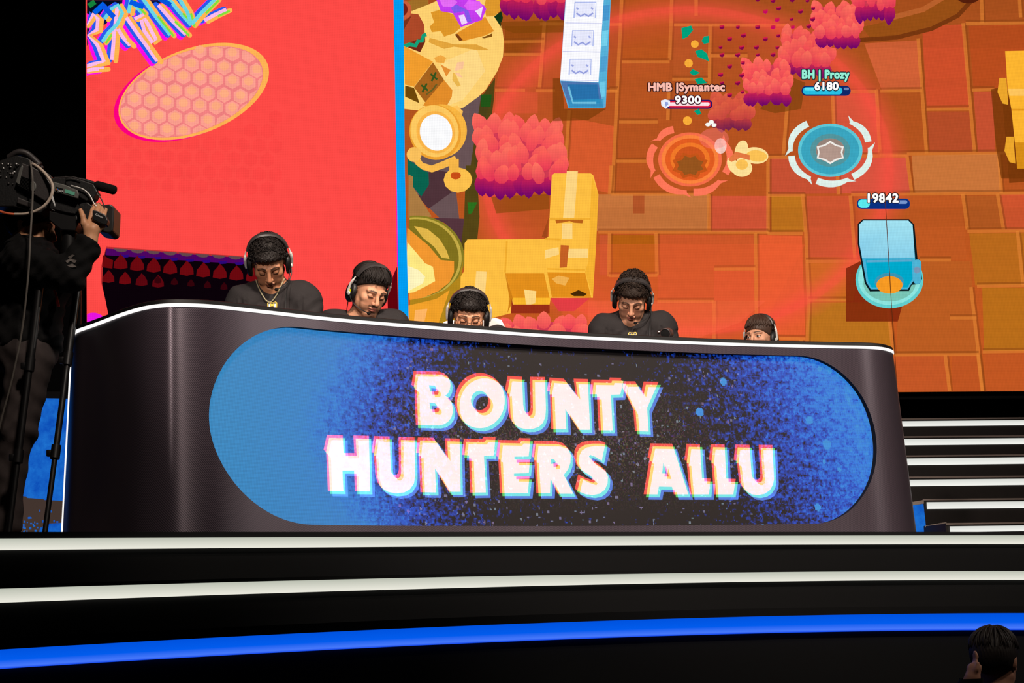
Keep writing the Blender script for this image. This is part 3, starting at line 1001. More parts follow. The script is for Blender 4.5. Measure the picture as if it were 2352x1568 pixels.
P.poly([(1128, 452), (1262, 445), (1262, 480), (1140, 490)], (140, 72, 14), alpha=0.75)
bush(1096, 258, 1292, 452, 1, rows=6, cols=7)
bush(1148, -70, 1302, 46, 2, rows=3, cols=6)
P.poly([(1150, 50), (1300, 46), (1300, 74), (1180, 76), (1150, 64)], (128, 66, 10), alpha=0.7)
P.poly([(1800, 170), (1850, 190), (1840, 250), (1780, 260), (1746, 250)], (120, 64, 12), alpha=0.7)
bush(1636, 206, 1724, 300, 8, rows=4, cols=4, fade=0.45)
bush(1796, 60, 1906, 178, 5, rows=5, cols=5, fade=0.92)
bush(1874, 0, 1974, 112, 6, rows=5, cols=5)
bush(1966, -70, 2056, 52, 7, rows=4, cols=5)
bush(1712, 132, 1812, 242, 4, rows=5, cols=5)
P.poly([(1296, 250), (1392, 250), (1350, 276), (1270, 278), (1270, 180), (1290, 180)], (122, 60, 8), alpha=0.75)
# scattered cubes and leaves
zq = Z(1400, 0, 560 / 1909)
for i, (x, y) in enumerate([(1160, 0), (1280, 5), (1430, 0), (1550, 5), (1325, 65), (1495, 90), (1595, 65), (1220, 90), (1312, 155), (1425, 150), (1590, 150), (880, 212), (1005, 212), (1160, 212), (1280, 212), (1435, 212), (1560, 205),
                            (1048, 278), (1322, 280), (940, 305), (1220, 305), (870, 370), (1035, 372), (1150, 370), (1314, 372), (880, 430), (1003, 430), (1160, 430), (1280, 428), (940, 520), (1045, 492), (870, 585), (1035, 590), (880, 650), (1003, 650), (940, 745), (1040, 720)]):
    q = zq([(x, y)])[0]
    sz = 5.5 if i % 3 else 4.2
    P.poly([(q[0] - sz, q[1] - 3), (q[0] + sz, q[1] - sz), (q[0] + sz, q[1] + 2), (q[0] + 1, q[1] + sz), (q[0] - sz, q[1] + 3)], (128, 6, 70) if i not in (7, 8, 14, 15) else (200, 10, 96))
    P.poly([(q[0] - sz, q[1] - 3), (q[0] + sz, q[1] - sz), (q[0] + sz, q[1] - 2), (q[0] - sz + 1, q[1])], (206, 30, 70))
for q in ([(562, 220), (640, 200), (655, 235), (610, 290), (570, 305)], [(720, 320), (740, 285), (780, 280), (780, 335), (740, 345)], [(670, 400), (720, 385), (765, 420), (780, 480), (690, 445)], [(625, 570), (650, 540), (710, 570), (660, 592)], [(665, 620), (720, 605), (765, 650), (690, 660)], [(662, 870), (700, 850), (720, 890), (690, 900)]):
    P.poly(zq(q), (0, 160, 124))
for q in ((668, 345, 30), (620, 495, 32), (610, 945, 34)): P.ell(zq([(q[0], q[1])])[0], q[2] * 0.3, q[2] * 0.3, (248, 172, 56), n=14)
# white-topped blue blocks
zb_ = z8
P.poly(zb_([(1575, -200), (1980, -200), (1925, 960), (1905, 975), (1590, 975), (1515, 730)]), (96, 170, 214))
P.poly(zb_([(1880, -200), (1980, -200), (1925, 970), (1860, 740)]), (86, 176, 216))
for k, c in enumerate(((70, 150, 206), (116, 208, 236), (78, 160, 210), (110, 200, 232))):
    y = 50 + k * 230
    P.poly(zb_([(1905 - k * 10, y), (1962 - k * 12, y - 10), (1950 - k * 12, y + 130), (1895 - k * 10, y + 140)]), c)
P.poly(zb_([(1580, -200), (1920, -200), (1860, 740), (1515, 725)]), (250, 250, 255))
P.poly(zb_([(1520, 730), (1860, 745), (1900, 960), (1600, 965)]), (78, 118, 176))
P.poly(zb_([(1580, 760), (1850, 760), (1870, 930), (1620, 935)]), (40, 112, 170)); P.poly(zb_([(1590, 900), (1905, 890), (1905, 975), (1590, 975)]), (44, 150, 196), alpha=0.7)
P.poly(stroke_pts(zb_([(1590, 780), (1630, 925), (1840, 925)]), 5), (110, 190, 222))
for k in range(3):
    dx, dy = -22 * k, 257 * k
    P.poly(stroke_pts(zb_([(1640 + dx, 160 + dy), (1640 + dx + 8, 20 + dy), (1838 + dx, 20 + dy), (1832 + dx, 160 + dy)]), 3), (176, 188, 236))
    P.poly(zb_([(1650 + dx, 28 + dy), (1828 + dx, 28 + dy), (1820 + dx, 152 + dy), (1646 + dx, 152 + dy)]), (230, 232, 252))
    P.poly(stroke_pts(zb_([(1662 + dx, 118 + dy), (1700 + dx, 146 + dy), (1735 + dx, 126 + dy), (1770 + dx, 146 + dy), (1812 + dx, 118 + dy)]), 4), (150, 160, 222))
    for sx in (1670, 1802): P.poly(stroke_pts(zb_([(sx + dx - 10, 70 + dy), (sx + dx + 10, 82 + dy)]), 4), (160, 170, 226))
    P.poly(stroke_pts(zb_([(1560 + dx, 205 + dy), (1896 + dx, 212 + dy)]), 2), (208, 210, 240))
# yellow carton wall
Yw, Yd, Yl = (254, 190, 66), (226, 142, 28), (254, 212, 128)
P.poly(z9([(1350, 640), (1410, 470), (1400, 660)]), (150, 66, 24), alpha=0.8)
P.poly(z9([(1440, 90), (1460, 70), (1790, 70), (1815, 90), (1860, 260), (1840, 680), (1810, 1190), (1430, 1190), (1420, 1250), (1100, 1250), (1070, 1330), (870, 1380), (600, 1420), (620, 1000), (650, 950), (655, 700), (680, 665), (1380, 660), (1410, 640)]), Yw)
P.poly(z9([(1800, 90), (1860, 260), (1840, 680), (1810, 1190), (1740, 960), (1770, 860)]), (246, 178, 50))
P.poly(z9([(1020, 970), (1370, 970), (1420, 1190), (1090, 1190)]), Yd); P.poly(z9([(1400, 960), (1740, 965), (1795, 1190), (1440, 1185)]), Yd)
P.poly(z9([(1020, 975), (1090, 1190), (1080, 1240), (1040, 1330), (1060, 1200)]), (206, 126, 22))
P.poly(z9([(1090, 1190), (1425, 1190), (1420, 1250), (1100, 1250)]), (250, 182, 44))
for q in ([(1575, 50), (1675, 50), (1640, 490), (1540, 490)], [(1530, 520), (1625, 520), (1625, 660), (1530, 660)], [(1380, 760), (1500, 735), (1505, 800), (1375, 840)], [(1575, 750), (1765, 750), (1765, 830), (1580, 830)], [(760, 950), (855, 955), (840, 1150), (745, 1150)], [(1190, 1115), (1300, 1130), (1290, 1240), (1210, 1260)]):
    P.poly(z9(q), Yl)
P.poly(z9([(1440, 1020), (1500, 990), (1600, 1010), (1560, 1080), (1480, 1060)]), (240, 176, 80))
P.poly(z9([(1470, 485), (1725, 485), (1715, 520), (1640, 515), (1600, 500), (1530, 515), (1480, 520)]), (186, 98, 26))
P.poly(z9([(1520, 715), (1595, 720), (1575, 915), (1510, 920)]), (196, 96, 36)); P.poly(z9([(1680, 1120), (1755, 1155), (1730, 1175), (1640, 1175), (1605, 1155)]), (70, 40, 6))
P.poly(z9([(1080, 1200), (1090, 1250), (1420, 1250), (1420, 1330), (1070, 1330)]), (150, 46, 22))
for s in ([(1035, 680), (1020, 960)], [(1415, 480), (1790, 480)], [(1380, 660), (1520, 665)], [(1400, 930), (1740, 940)]): P.poly(stroke_pts(z9(s), 4), (240, 172, 48))
P.poly(z9([(1425, 1195), (1780, 1195), (1640, 1310), (1500, 1310)]), (226, 56, 70), alpha=0.85)
bush(1130, 722, 1345, 800, 3, rows=3, cols=8, skirt=False)
# yellow carton at the right edge
P.poly([(2276, 205), (2300, 200), (2318, 420), (2640, 400), (2640, 408), (2300, 410), (2288, 340)], (112, 52, 8), alpha=0.8)
zr = Z(1760, 0, 592 / 2018)
P.poly(zr([(1870, 400), (2100, 395), (2600, 395), (2600, 1320), (1965, 1320), (1945, 1110), (1920, 860), (1890, 700)]), (252, 180, 48))
P.poly(zr([(1945, 1115), (2600, 1115), (2600, 1320), (1965, 1320)]), (214, 140, 24)); P.poly(zr([(1895, 695), (2600, 695), (2600, 750), (1905, 750)]), (255, 196, 92))
P.poly(stroke_pts(zr([(1920, 860), (2600, 855)]), 4), (228, 150, 30))
for y in (610, 1070): P.poly(zr([(1825 + (y - 610) * 0.12, y), (1880 + (y - 610) * 0.12, y), (1895 + (y - 610) * 0.12, y + 210), (1850 + (y - 610) * 0.12, y + 200), (1810 + (y - 610) * 0.12, y + 110)]), (236, 166, 44))
# swirling marker rings
def swirl(c, rx, ry, fills, spokes, sc, w_):
    for s, col in fills:
        P.ell(c, rx * s, ry * s, col, n=48)
    for a0, a1 in spokes:
        pts = []
        for i in range(9):
            q = math.radians(a0 + (a1 - a0) * i / 8)
            k = 1.22 + 0.05 * math.sin(i / 8 * PI)
            pts.append((c[0] + rx * k * math.cos(q), c[1] + ry * k * math.sin(q)))
        P.poly(stroke_pts(pts, [w_ * (0.35 + 0.75 * math.sin(min(1, (i + 1) / 6) * PI / 2)) for i in range(9)]), sc)
        q = math.radians(a0)
        e = (c[0] + rx * 1.42 * math.cos(q - 0.12), c[1] + ry * 1.42 * math.sin(q - 0.12))
        P.poly([pts[0], e, pts[2]], sc)


swirl((1585, 366), 73, 62, [(1.0, (244, 108, 72)), (0.9, (250, 130, 60)), (0.78, (226, 92, 34)), (0.62, (240, 120, 40)), (0.48, (206, 84, 30))],
      [(-35, 25), (40, 85), (95, 150), (158, 205), (215, 245)], (254, 118, 88), 15)
for rr_, c in ((40, (196, 84, 26)), (30, (150, 84, 30))):
    P.poly([(1585 + rr_ * (1.1 if i % 2 else 0.85) * math.cos(i * PI / 8), 380 + 0.72 * rr_ * (1.1 if i % 2 else 0.85) * math.sin(i * PI / 8)) for i in range(16)], c)
swirl((1907, 345), 74, 61, [(1.0, (94, 198, 214)), (0.9, (58, 164, 190)), (0.62, (84, 148, 156)), (0.45, (150, 130, 120))],
      [(-60, -15), (-5, 55), (62, 110), (120, 170), (178, 235)], (222, 240, 232), 14)
P.poly([(1907 + (36 if i % 2 else 28) * math.cos(i * PI / 6), 350 + (27 if i % 2 else 21) * math.sin(i * PI / 6)) for i in range(12)], (240, 236, 230))
P.poly([(1907 + (31 if i % 2 else 24) * math.cos(i * PI / 6), 350 + (22 if i % 2 else 17) * math.sin(i * PI / 6)) for i in range(12)], (178, 150, 138))
# yellow blossom
for (x, y, rx, ry, rot) in ((1703, 346, 15, 24, 0.25), (1735, 357, 30, 19, 0.1), (1704, 386, 24, 20, 0.0), (1684, 380, 12, 20, -0.5)): P.ell((x, y), rx, ry, (254, 224, 150), rot=rot, n=24)
for (x, y, rx, ry, rot) in ((1738, 358, 24, 13, 0.1), (1704, 378, 14, 12, 0)): P.ell((x, y), rx, ry, (250, 192, 84), rot=rot, n=24)
P.poly([(1672, 366), (1690, 348), (1722, 356), (1722, 368), (1700, 362), (1680, 372)], (226, 120, 66))
P.ell((1655, 335), 14, 18, (255, 220, 210), n=16, alpha=0.75); P.ell((1640, 318), 34, 24, (255, 120, 110), n=24, alpha=0.35)
for (x, y) in ((1626, 286), (1634, 280), (1640, 287)): P.ell((x, y), 6, 4.5, (250, 250, 245), n=12)
# pale blue box on its ring
P.poly([(1943, 616), (1975, 600), (2076, 690), (2062, 738), (1943, 738)], (128, 36, 12), alpha=0.92)
P.ell((2043, 642), 78, 66, (98, 206, 206), n=40); P.ell((2043, 640), 72, 60, (140, 228, 222), n=40); P.ell((2043, 650), 60, 42, (120, 196, 180), n=40)
P.poly(rrect_pts(1969, 503, 2102, 640, 16)[:0] or [(1982, 503), (2088, 503), (2100, 516), (2108, 600), (2112, 594), (2118, 640), (2112, 652), (2094, 654), (2088, 668), (1998, 669), (1986, 650), (1970, 560), (1970, 514)], (10, 24, 30))
P.poly([(1984, 506), (2086, 506), (2096, 516), (2102, 596), (2104, 636), (2085, 664), (2000, 664), (1990, 648), (1974, 560), (1973, 516)], (72, 176, 212))
P.grad([(1983, 506), (2086, 506), (2096, 516), (2101, 592), (1980, 592), (1974, 560), (1973, 516)], lambda x, y: (160, 224, 240) if y < 540 else (136, 206, 232))
P.poly([(1988, 596), (2094, 594), (2096, 640), (2084, 660), (2002, 660), (1994, 646)], (0, 168, 202)); P.poly(stroke_pts([(1990, 600), (2094, 598)], 5), (90, 170, 206))
P.ell((2043, 648), 34, 22, (60, 150, 180), n=30); P.ell((2043, 654), 30, 20, (246, 154, 36), n=30)
P.poly(rrect_pts(2098, 596, 2116, 652, 8), (78, 178, 210)); P.ell((2106, 620), 7, 8, (120, 150, 180), n=16)
# score tags
paint_text(P, 'HMB |Symantec', 1490, 190, 1664, 208, (252, 190, 176), bold=1.3, outline=(44, 18, 20))
paint_text(P, 'BH | Prozy', 1843, 160, 1950, 180, (150, 240, 214), bold=1.3, outline=(12, 40, 46))
P.rrect(1526, 229, 1636, 250, 9, (40, 20, 96)); P.rrect(1534, 232, 1633, 247, 7, (224, 24, 60)); P.rrect(1534, 235, 1630, 243, 4, (254, 226, 232))
P.poly([(1518, 231), (1528, 228), (1539, 231), (1539, 242), (1529, 250), (1519, 242)], (236, 240, 252)); P.poly([(1527, 234), (1534, 234), (1535, 240), (1529, 245)], (140, 160, 220))
paint_text(P, '9300', 1551, 220, 1609, 237, (255, 252, 250), bold=1.2, outline=(60, 16, 30))
P.rrect(1841, 197, 1954, 220, 11, (16, 40, 106)); P.rrect(1844, 200, 1935, 217, 8, (40, 190, 226)); P.rrect(1848, 202, 1930, 208, 3, (96, 226, 244)); P.rrect(1938, 201, 1950, 207, 3, (110, 130, 180))
paint_text(P, '6180', 1872, 188, 1925, 206, (255, 254, 252), bold=1.2, outline=(10, 30, 50))
P.rrect(1968, 456, 2090, 480, 11, (10, 48, 128)); P.rrect(1971, 458, 1998, 477, 9, (90, 232, 236)); P.rrect(2062, 460, 2084, 468, 4, (120, 150, 204))
paint_text(P, '19842', 1994, 444, 2063, 464, (255, 254, 252), bold=1.2, outline=(30, 24, 30))
# seam between two cabinets of the wall
P.poly(stroke_pts([(2032, 440), (2047, 690), (2061, 900)], 1.6), (90, 40, 16))
P.build('screen_picture', SM, root)
bar = Painter(screen_map, base=P.z + 0.001)
bar.poly(*BARPTS)
bar.build('screen_border', SM, root)

# ------------------------------------------------------------------ the curved player desk
DT = 0.95        # height of the light line
BAT = 0.052      # the front leans out towards its foot
raw = [(167, 768), (178, 757), (204, 747.5), (230, 738), (280, 719), (330, 704), (370, 698), (395, 696.4), (420, 696.5), (450, 697.3), (480, 699), (540, 705), (620, 714), (740, 727.5), (860, 738.5), (1000, 749.5), (1150, 760.5), (1280, 769),
       (1500, 780), (1700, 788), (1900, 793), (1980, 794.3), (2020, 796.5), (2036, 799.5), (2046, 803)]
top = [tuple(at_z(x, y, DT))[:2] for x, y in raw]
# both ends turn back behind the desk
l0, l1 = Vector(top[0]), Vector(top[1])
r0, r1 = Vector(top[-1]), Vector(top[-2])
top = [(l0.x + 0.015, l0.y + 0.42), (l0.x - 0.004, l0.y + 0.10)] + top + [(r0.x + 0.022, r0.y + 0.08), (r0.x + 0.012, r0.y + 0.42)]
crv = catmull([(p[0], p[1], 0) for p in top], 10)
DP = np.array([(p.x, p.y) for p in crv])
# even steps along the arc
seg = np.linalg.norm(np.diff(DP, axis=0), axis=1)
S = np.concatenate([[0], np.cumsum(seg)])
NS = 420
SS = np.linspace(0, S[-1], NS)
DP = np.stack([np.interp(SS, S, DP[:, 0]), np.interp(SS, S, DP[:, 1])], 1)
for _ in range(3):      # take the wobble out of the measured curve
    DP[1:-1] = 0.25 * DP[:-2] + 0.5 * DP[1:-1] + 0.25 * DP[2:]
T = np.gradient(DP, axis=0); T /= np.linalg.norm(T, axis=1)[:, None]
DN = np.stack([T[:, 1], -T[:, 0]], 1)
for _ in range(12):
    DN[1:-1] = 0.25 * DN[:-2] + 0.5 * DN[1:-1] + 0.25 * DN[2:]
DN /= np.linalg.norm(DN, axis=1)[:, None]


def desk(s, z, off=0.0):
    s = np.asarray(s, float); z = np.asarray(z, float)
    b = BAT * (DT - z) / DT + off
    nx, ny = np.interp(s, SS, DN[:, 0]), np.interp(s, SS, DN[:, 1])
    return np.stack([np.interp(s, SS, DP[:, 0]) + nx * b, np.interp(s, SS, DP[:, 1]) + ny * b, z + 0 * s], -1)


def desk_inv(px, py, off=0.0):
    """where a point of the picture lies on the desk front: (arc length, height)"""
    px = np.asarray(px, float); py = np.asarray(py, float)
    ss = np.linspace(S[-1] * 0.1, S[-1] * 0.92, 260)
    tab = proj(desk(ss, 0 * ss + 0.5, off))
    s = np.interp(px, tab[:, 0], ss); z = 0.5 - (py - np.interp(px, tab[:, 0], tab[:, 1])) * 0.0019
    for _ in range(8):
        p = proj(desk(s, z, off)); e = 1e-4
        ps = (proj(desk(s + e, z, off)) - p) / e
        pz = (proj(desk(s, z + e, off)) - p) / e
        rx, ry = px - p[:, 0], py - p[:, 1]
        det = ps[:, 0] * pz[:, 1] - ps[:, 1] * pz[:, 0]
        s = np.clip(s + (rx * pz[:, 1] - ry * pz[:, 0]) / det, 0, S[-1]); z = z + (ps[:, 0] * ry - ps[:, 1] * rx) / det
    return s, z


# pill-shaped opening of the LED front: measured outline -> (s, z) frame
PS, PZ = desk_inv(np.array([481, 2013, 700, 1200, 1840, 700, 1200, 1840.]), np.array([985, 1012, 752, 790, 818, 1207, 1205, 1203.]))
PS0, PS1 = PS[0], PS[1]
PZ1, PZ0 = float(np.mean(PZ[2:5])), float(np.mean(PZ[5:8]))
PRZ = (PZ1 - PZ0) / 2; PZC = (PZ1 + PZ0) / 2
PRS = 0.40
_tl, _ = desk_inv(np.array([690.]), np.array([752.])); PRS_L = float(_tl[0] - PS0)
_tr, _ = desk_inv(np.array([1835.]), np.array([818.])); PRS_R = float(PS1 - _tr[0])


def pill_half(s):
    s = np.asarray(s, float)
    a = np.clip((PS0 + PRS_L - s) / PRS_L, 0, 1)
    b = np.clip((s - (PS1 - PRS_R)) / PRS_R, 0, 1)
    e = np.maximum(a, b)
    return PRZ * np.sqrt(np.clip(1 - e * e, 0, 1))


def pill_cols():
    q = np.sin(np.linspace(0, PI / 2, 26))
    left = PS0 + PRS_L * (1 - np.sin(np.linspace(PI / 2, 0, 30)))
    right = PS1 - PRS_R * (1 - np.sin(np.linspace(0, PI / 2, 30)))
    mid = np.linspace(PS0 + PRS_L, PS1 - PRS_R, 60)[1:-1]
    return np.concatenate([left, mid, right])


# vinyl wrap with a fine diagonal weave
def desk_wrap():
    m, nt, b = nodes('carbon_weave_wrap')
    uv = nt.nodes.new('ShaderNodeUVMap')
    sp = nt.nodes.new('ShaderNodeSeparateXYZ'); nt.links.new(uv.outputs[0], sp.inputs[0])
    a = nt.nodes.new('ShaderNodeMath'); a.operation = 'MULTIPLY_ADD'; a.inputs[1].default_value = 1.35
    nt.links.new(sp.outputs[0], a.inputs[0]); nt.links.new(sp.outputs[1], a.inputs[2])
    k = nt.nodes.new('ShaderNodeMath'); k.operation = 'MULTIPLY'; k.inputs[1].default_value = 2 * PI / 0.0105
    nt.links.new(a.outputs[0], k.inputs[0])
    s_ = nt.nodes.new('ShaderNodeMath'); s_.operation = 'SINE'; nt.links.new(k.outputs[0], s_.inputs[0])
    r = nt.nodes.new('ShaderNodeMapRange'); r.inputs[1].default_value = -1; r.inputs[2].default_value = 1
    r.inputs[3].default_value = 0.30; r.inputs[4].default_value = 0.50
    nt.links.new(s_.outputs[0], r.inputs[0])
    mix = nt.nodes.new('ShaderNodeMix'); mix.data_type = 'RGBA'
    mix.inputs[6].default_value = (*lin((56, 49, 58)), 1); mix.inputs[7].default_value = (*lin((96, 84, 94)), 1)
    m2 = nt.nodes.new('ShaderNodeMapRange'); m2.inputs[1].default_value = -1; m2.inputs[2].default_value = 1
    nt.links.new(s_.outputs[0], m2.inputs[0]); nt.links.new(m2.outputs[0], mix.inputs[0])
    nt.links.new(mix.outputs[2], b.inputs['Base Color'])
    nt.links.new(r.outputs[0], b.inputs['Roughness'])
    b.inputs['Metallic'].default_value = 0.45
    tg = nt.nodes.new('ShaderNodeTangent'); tg.direction_type = 'UV_MAP'; tg.uv_map = 'UVMap'
    nt.links.new(tg.outputs[0], b.inputs['Tangent'])
    b.inputs['Anisotropic'].default_value = 0.85; b.inputs['Anisotropic Rotation'].default_value = 0.25
    return m


M_WRAP = desk_wrap()


def sz_mesh(name, quads_s, quads_z, m, parent, off=0.0, smooth=True, extra=None):
    """mesh from (s, z) grid rows"""
    vs, fs, uv = [], [], []
    for sa, za in zip(quads_s, quads_z):
        n0 = len(vs)
        ns, nz = sa.shape
        p = desk(sa.ravel(), za.ravel(), off)
        vs += [tuple(x) for x in p]
        uv += list(zip(sa.ravel(), za.ravel()))
        for i in range(ns - 1):
            for j in range(nz - 1):
                q = (n0 + i * nz + j, n0 + (i + 1) * nz + j, n0 + (i + 1) * nz + j + 1, n0 + i * nz + j + 1)
                fs.append(q)
    me = bpy.data.meshes.new(name)
    me.from_pydata(vs, [], fs)
    ul = me.uv_layers.new(name='UVMap')
    for l in me.loops:
        ul.data[l.index].uv = uv[l.vertex_index]
    o = link(name, me, m, parent)
    if smooth:
        me.polygons.foreach_set('use_smooth', [True] * len(me.polygons))
    return o


def grid(s, z0, z1, nz):
    t = np.linspace(0, 1, nz)
    sa = np.repeat(np.asarray(s)[:, None], nz, 1)
    return sa, z0[:, None] * (1 - t) + z1[:, None] * t


iC = NS // 2
droot = empty('player_desk', (DP[iC][0], DP[iC][1] + 0.3, 0.0))
tag(droot, 'long curved dark desk with a white light line and a pill-shaped LED front', 'desk')
pc = pill_cols()
sa_l = np.linspace(0, PS0, 110); sa_r = np.linspace(PS1, S[-1], 70)
TOPZ = DT - 0.014
h = pill_half(pc)
one = np.ones_like(pc)
G = [grid(sa_l, 0 * sa_l, 0 * sa_l + TOPZ, 6), grid(sa_r, 0 * sa_r, 0 * sa_r + TOPZ, 6),
     grid(pc, 0 * pc, PZC - h, 4), grid(pc, PZC + h, one * TOPZ, 3)]
sz_mesh('front_panel', [g_[0] for g_ in G], [g_[1] for g_ in G], M_WRAP, droot)
# rim of the opening, running back to the recessed LED face
REC = -0.030
m = MB()
for zz in (PZC - h, PZC + h):
    a = desk(pc, zz, 0.0); b_ = desk(pc, zz, REC)
    n = len(pc)
    m.add([tuple(x) for x in a] + [tuple(x) for x in b_], [(i, i + 1, n + i + 1, n + i) for i in range(n - 1)])
m.build('screen_rim', M_BLACK, droot)


def pill_led_mat():
    """paint-spatter picture on the LED front: light blue at both ends dissolving into black, in visible LED dots"""
    m = bpy.data.materials.new('desk_led_picture')
    m.use_nodes = True
    nt = m.node_tree
    b = nt.nodes['Principled BSDF']
    L = nt.links
    N = nt.nodes.new

    def math_(op, a, b_=None, c=None):
        x = N('ShaderNodeMath'); x.operation = op
        for i, v in enumerate((a, b_, c)):
            if v is None: continue
            if isinstance(v, (int, float)): x.inputs[i].default_value = v
            else: L.new(v, x.inputs[i])
        return x.outputs[0]
    uv = N('ShaderNodeUVMap')
    sn = N('ShaderNodeVectorMath'); sn.operation = 'SNAP'; sn.inputs[1].default_value = (0.0056, 0.0056, 1)
    L.new(uv.outputs[0], sn.inputs[0])
    sp = N('ShaderNodeSeparateXYZ'); L.new(sn.outputs[0], sp.inputs[0])
    u = N('ShaderNodeMapRange'); u.inputs[1].default_value = PS0; u.inputs[2].default_value = PS1; L.new(sp.outputs[0], u.inputs[0])
    v = N('ShaderNodeMapRange'); v.inputs[1].default_value = PZ0; v.inputs[2].default_value = PZ1; L.new(sp.outputs[1], v.inputs[0])
    U, V = u.outputs[0], v.outputs[0]

    def ramp(fac, stops, interp='LINEAR'):
        r = N('ShaderNodeValToRGB'); L.new(fac, r.inputs[0])
        r.color_ramp.interpolation = interp
        el = r.color_ramp.elements
        while len(el) < len(stops): el.new(0.5)
        for e, (p, c) in zip(el, stops):
            e.position = p; e.color = c if len(c) == 4 else (*c, 1)
        return r
    g_ = lambda x: (x, x, x, 1)
    # coverage along the width; the left end reaches further in at the top and foot, the right end bulges in its middle
    vv = math_('ABSOLUTE', math_('SUBTRACT', V, 0.47))
    ul = math_('ADD', U, math_('MULTIPLY', math_('POWER', vv, 1.5), -0.17))
    dl = ramp(ul, [(0.0, g_(1.0)), (0.115, g_(0.98)), (0.16, g_(0.70)), (0.225, g_(0.50)), (0.30, g_(0.32)), (0.40, g_(0.16)), (1, g_(0.1))])
    ur = math_('SUBTRACT', U, math_('MULTIPLY', math_('SUBTRACT', 0.5, V), 0.10))
    dr = ramp(ur, [(0.0, g_(0.0)), (0.58, g_(0.06)), (0.72, g_(0.22)), (0.82, g_(0.38)), (0.91, g_(0.58)), (1.0, g_(0.80))])
    cov = math_('MAXIMUM', dl.outputs[0], dr.outputs[0])

    def noise(scale, detail, rough=0.6):
        n = N('ShaderNodeTexNoise'); n.inputs['Scale'].default_value = scale; n.inputs['Detail'].default_value = detail; n.inputs['Roughness'].default_value = rough
        L.new(sn.outputs[0], n.inputs['Vector'])
        return n.outputs['Fac']
    n1, n2 = noise(27, 5, 0.7), noise(70, 2, 0.6)
    nn = math_('ADD', math_('MULTIPLY', n1, 0.6), math_('MULTIPLY', n2, 0.4))
    val = math_('ADD', cov, math_('MULTIPLY', math_('SUBTRACT', nn, 0.5), 1.9))
    # big paint drops on the right
    vo = N('ShaderNodeTexVoronoi'); vo.inputs['Scale'].default_value = 13; L.new(sn.outputs[0], vo.inputs['Vector'])
    drop = math_('LESS_THAN', vo.outputs['Distance'], math_('MULTIPLY', math_('SUBTRACT', N_sep(N, L, vo.outputs['Color'], 0), 0.36), 0.50))
    drop = math_('MULTIPLY', drop, math_('MULTIPLY', math_('GREATER_THAN', dr.outputs[0], 0.24), math_('GREATER_THAN', math_('ADD', dr.outputs[0], N_sep(N, L, vo.outputs['Color'], 1)), 0.75)))
    val = math_('ADD', val, math_('MULTIPLY', drop, 0.7))
    # soften the open light field on the left so it stays nearly even
    flat = math_('GREATER_THAN', dl.outputs[0], 0.9)
    cl = ramp(val, [(0.30, (*lin((2, 2, 4)), 1)), (0.36, (*lin((10, 30, 96)), 1)), (0.52, (*lin((18, 70, 190)), 1)), (0.70, (*lin((34, 118, 216)), 1)), (1.0, (*lin((48, 140, 214)), 1))])
    left = ramp(U, [(0.0, (*lin((50, 134, 188)), 1)), (0.2, (*lin((46, 122, 190)), 1))])
    lm = N('ShaderNodeMix'); lm.data_type = 'RGBA'
    mfl = ramp(ul, [(0.06, g_(0.95)), (0.13, g_(0.80)), (0.17, g_(0.35)), (0.24, g_(0.0))])
    L.new(mfl.outputs[0], lm.inputs[0]); L.new(cl.outputs[0], lm.inputs[6]); L.new(left.outputs[0], lm.inputs[7])
    # confetti in the middle, thickest round the lettering
    vc = N('ShaderNodeTexVoronoi'); vc.inputs['Scale'].default_value = 46; L.new(sn.outputs[0], vc.inputs['Vector'])
    band = math_('SUBTRACT', 1.0, math_('MULTIPLY', math_('ABSOLUTE', math_('SUBTRACT', V, 0.45)), 1.1))
    inner = math_('LESS_THAN', math_('ABSOLUTE', math_('SUBTRACT', U, 0.53)), 0.27)
    ok = math_('MULTIPLY', inner, math_('GREATER_THAN', math_('MULTIPLY', N_sep(N, L, vc.outputs['Color'], 2), band), 0.42))
    fleck = math_('MULTIPLY', ok, math_('LESS_THAN', vc.outputs['Distance'], math_('MULTIPLY', N_sep(N, L, vc.outputs['Color'], 0), 0.34)))
    hs = N('ShaderNodeHueSaturation'); hs.inputs['Saturation'].default_value = 0.75; hs.inputs['Value'].default_value = 0.30
    tint = N('ShaderNodeMix'); tint.data_type = 'RGBA'; tint.inputs[0].default_value = 0.6
    L.new(vc.outputs['Color'], tint.inputs[6]); tint.inputs[7].default_value = (0.08, 0.38, 0.66, 1)
    L.new(tint.outputs[2], hs.inputs['Color'])
    fm = N('ShaderNodeMix'); fm.data_type = 'RGBA'
    L.new(fleck, fm.inputs[0]); L.new(lm.outputs[2], fm.inputs[6])
    mx = N('ShaderNodeMix'); mx.data_type = 'RGBA'; mx.blend_type = 'LIGHTEN'; mx.inputs[0].default_value = 1
    L.new(lm.outputs[2], mx.inputs[6]); L.new(hs.outputs[0], mx.inputs[7]); L.new(mx.outputs[2], fm.inputs[7])
    # static around the lettering
    st = N('ShaderNodeTexWhiteNoise'); L.new(sn.outputs[0], st.inputs['Vector'])
    zone = math_('MULTIPLY', math_('SMOOTH_MIN', 1.0, math_('MULTIPLY', math_('SUBTRACT', 0.285, math_('ABSOLUTE', math_('SUBTRACT', U, 0.505))), 9.0), 0.1), math_('SUBTRACT', 1.0, math_('MULTIPLY', math_('ABSOLUTE', math_('SUBTRACT', V, 0.46)), 2.5)))
    zone = math_('MAXIMUM', zone, 0.0)
    amt = math_('MULTIPLY', zone, math_('GREATER_THAN', math_('ADD', st.outputs['Value'], math_('MULTIPLY', math_('SUBTRACT', n1, 0.5), 1.2)), 0.66))
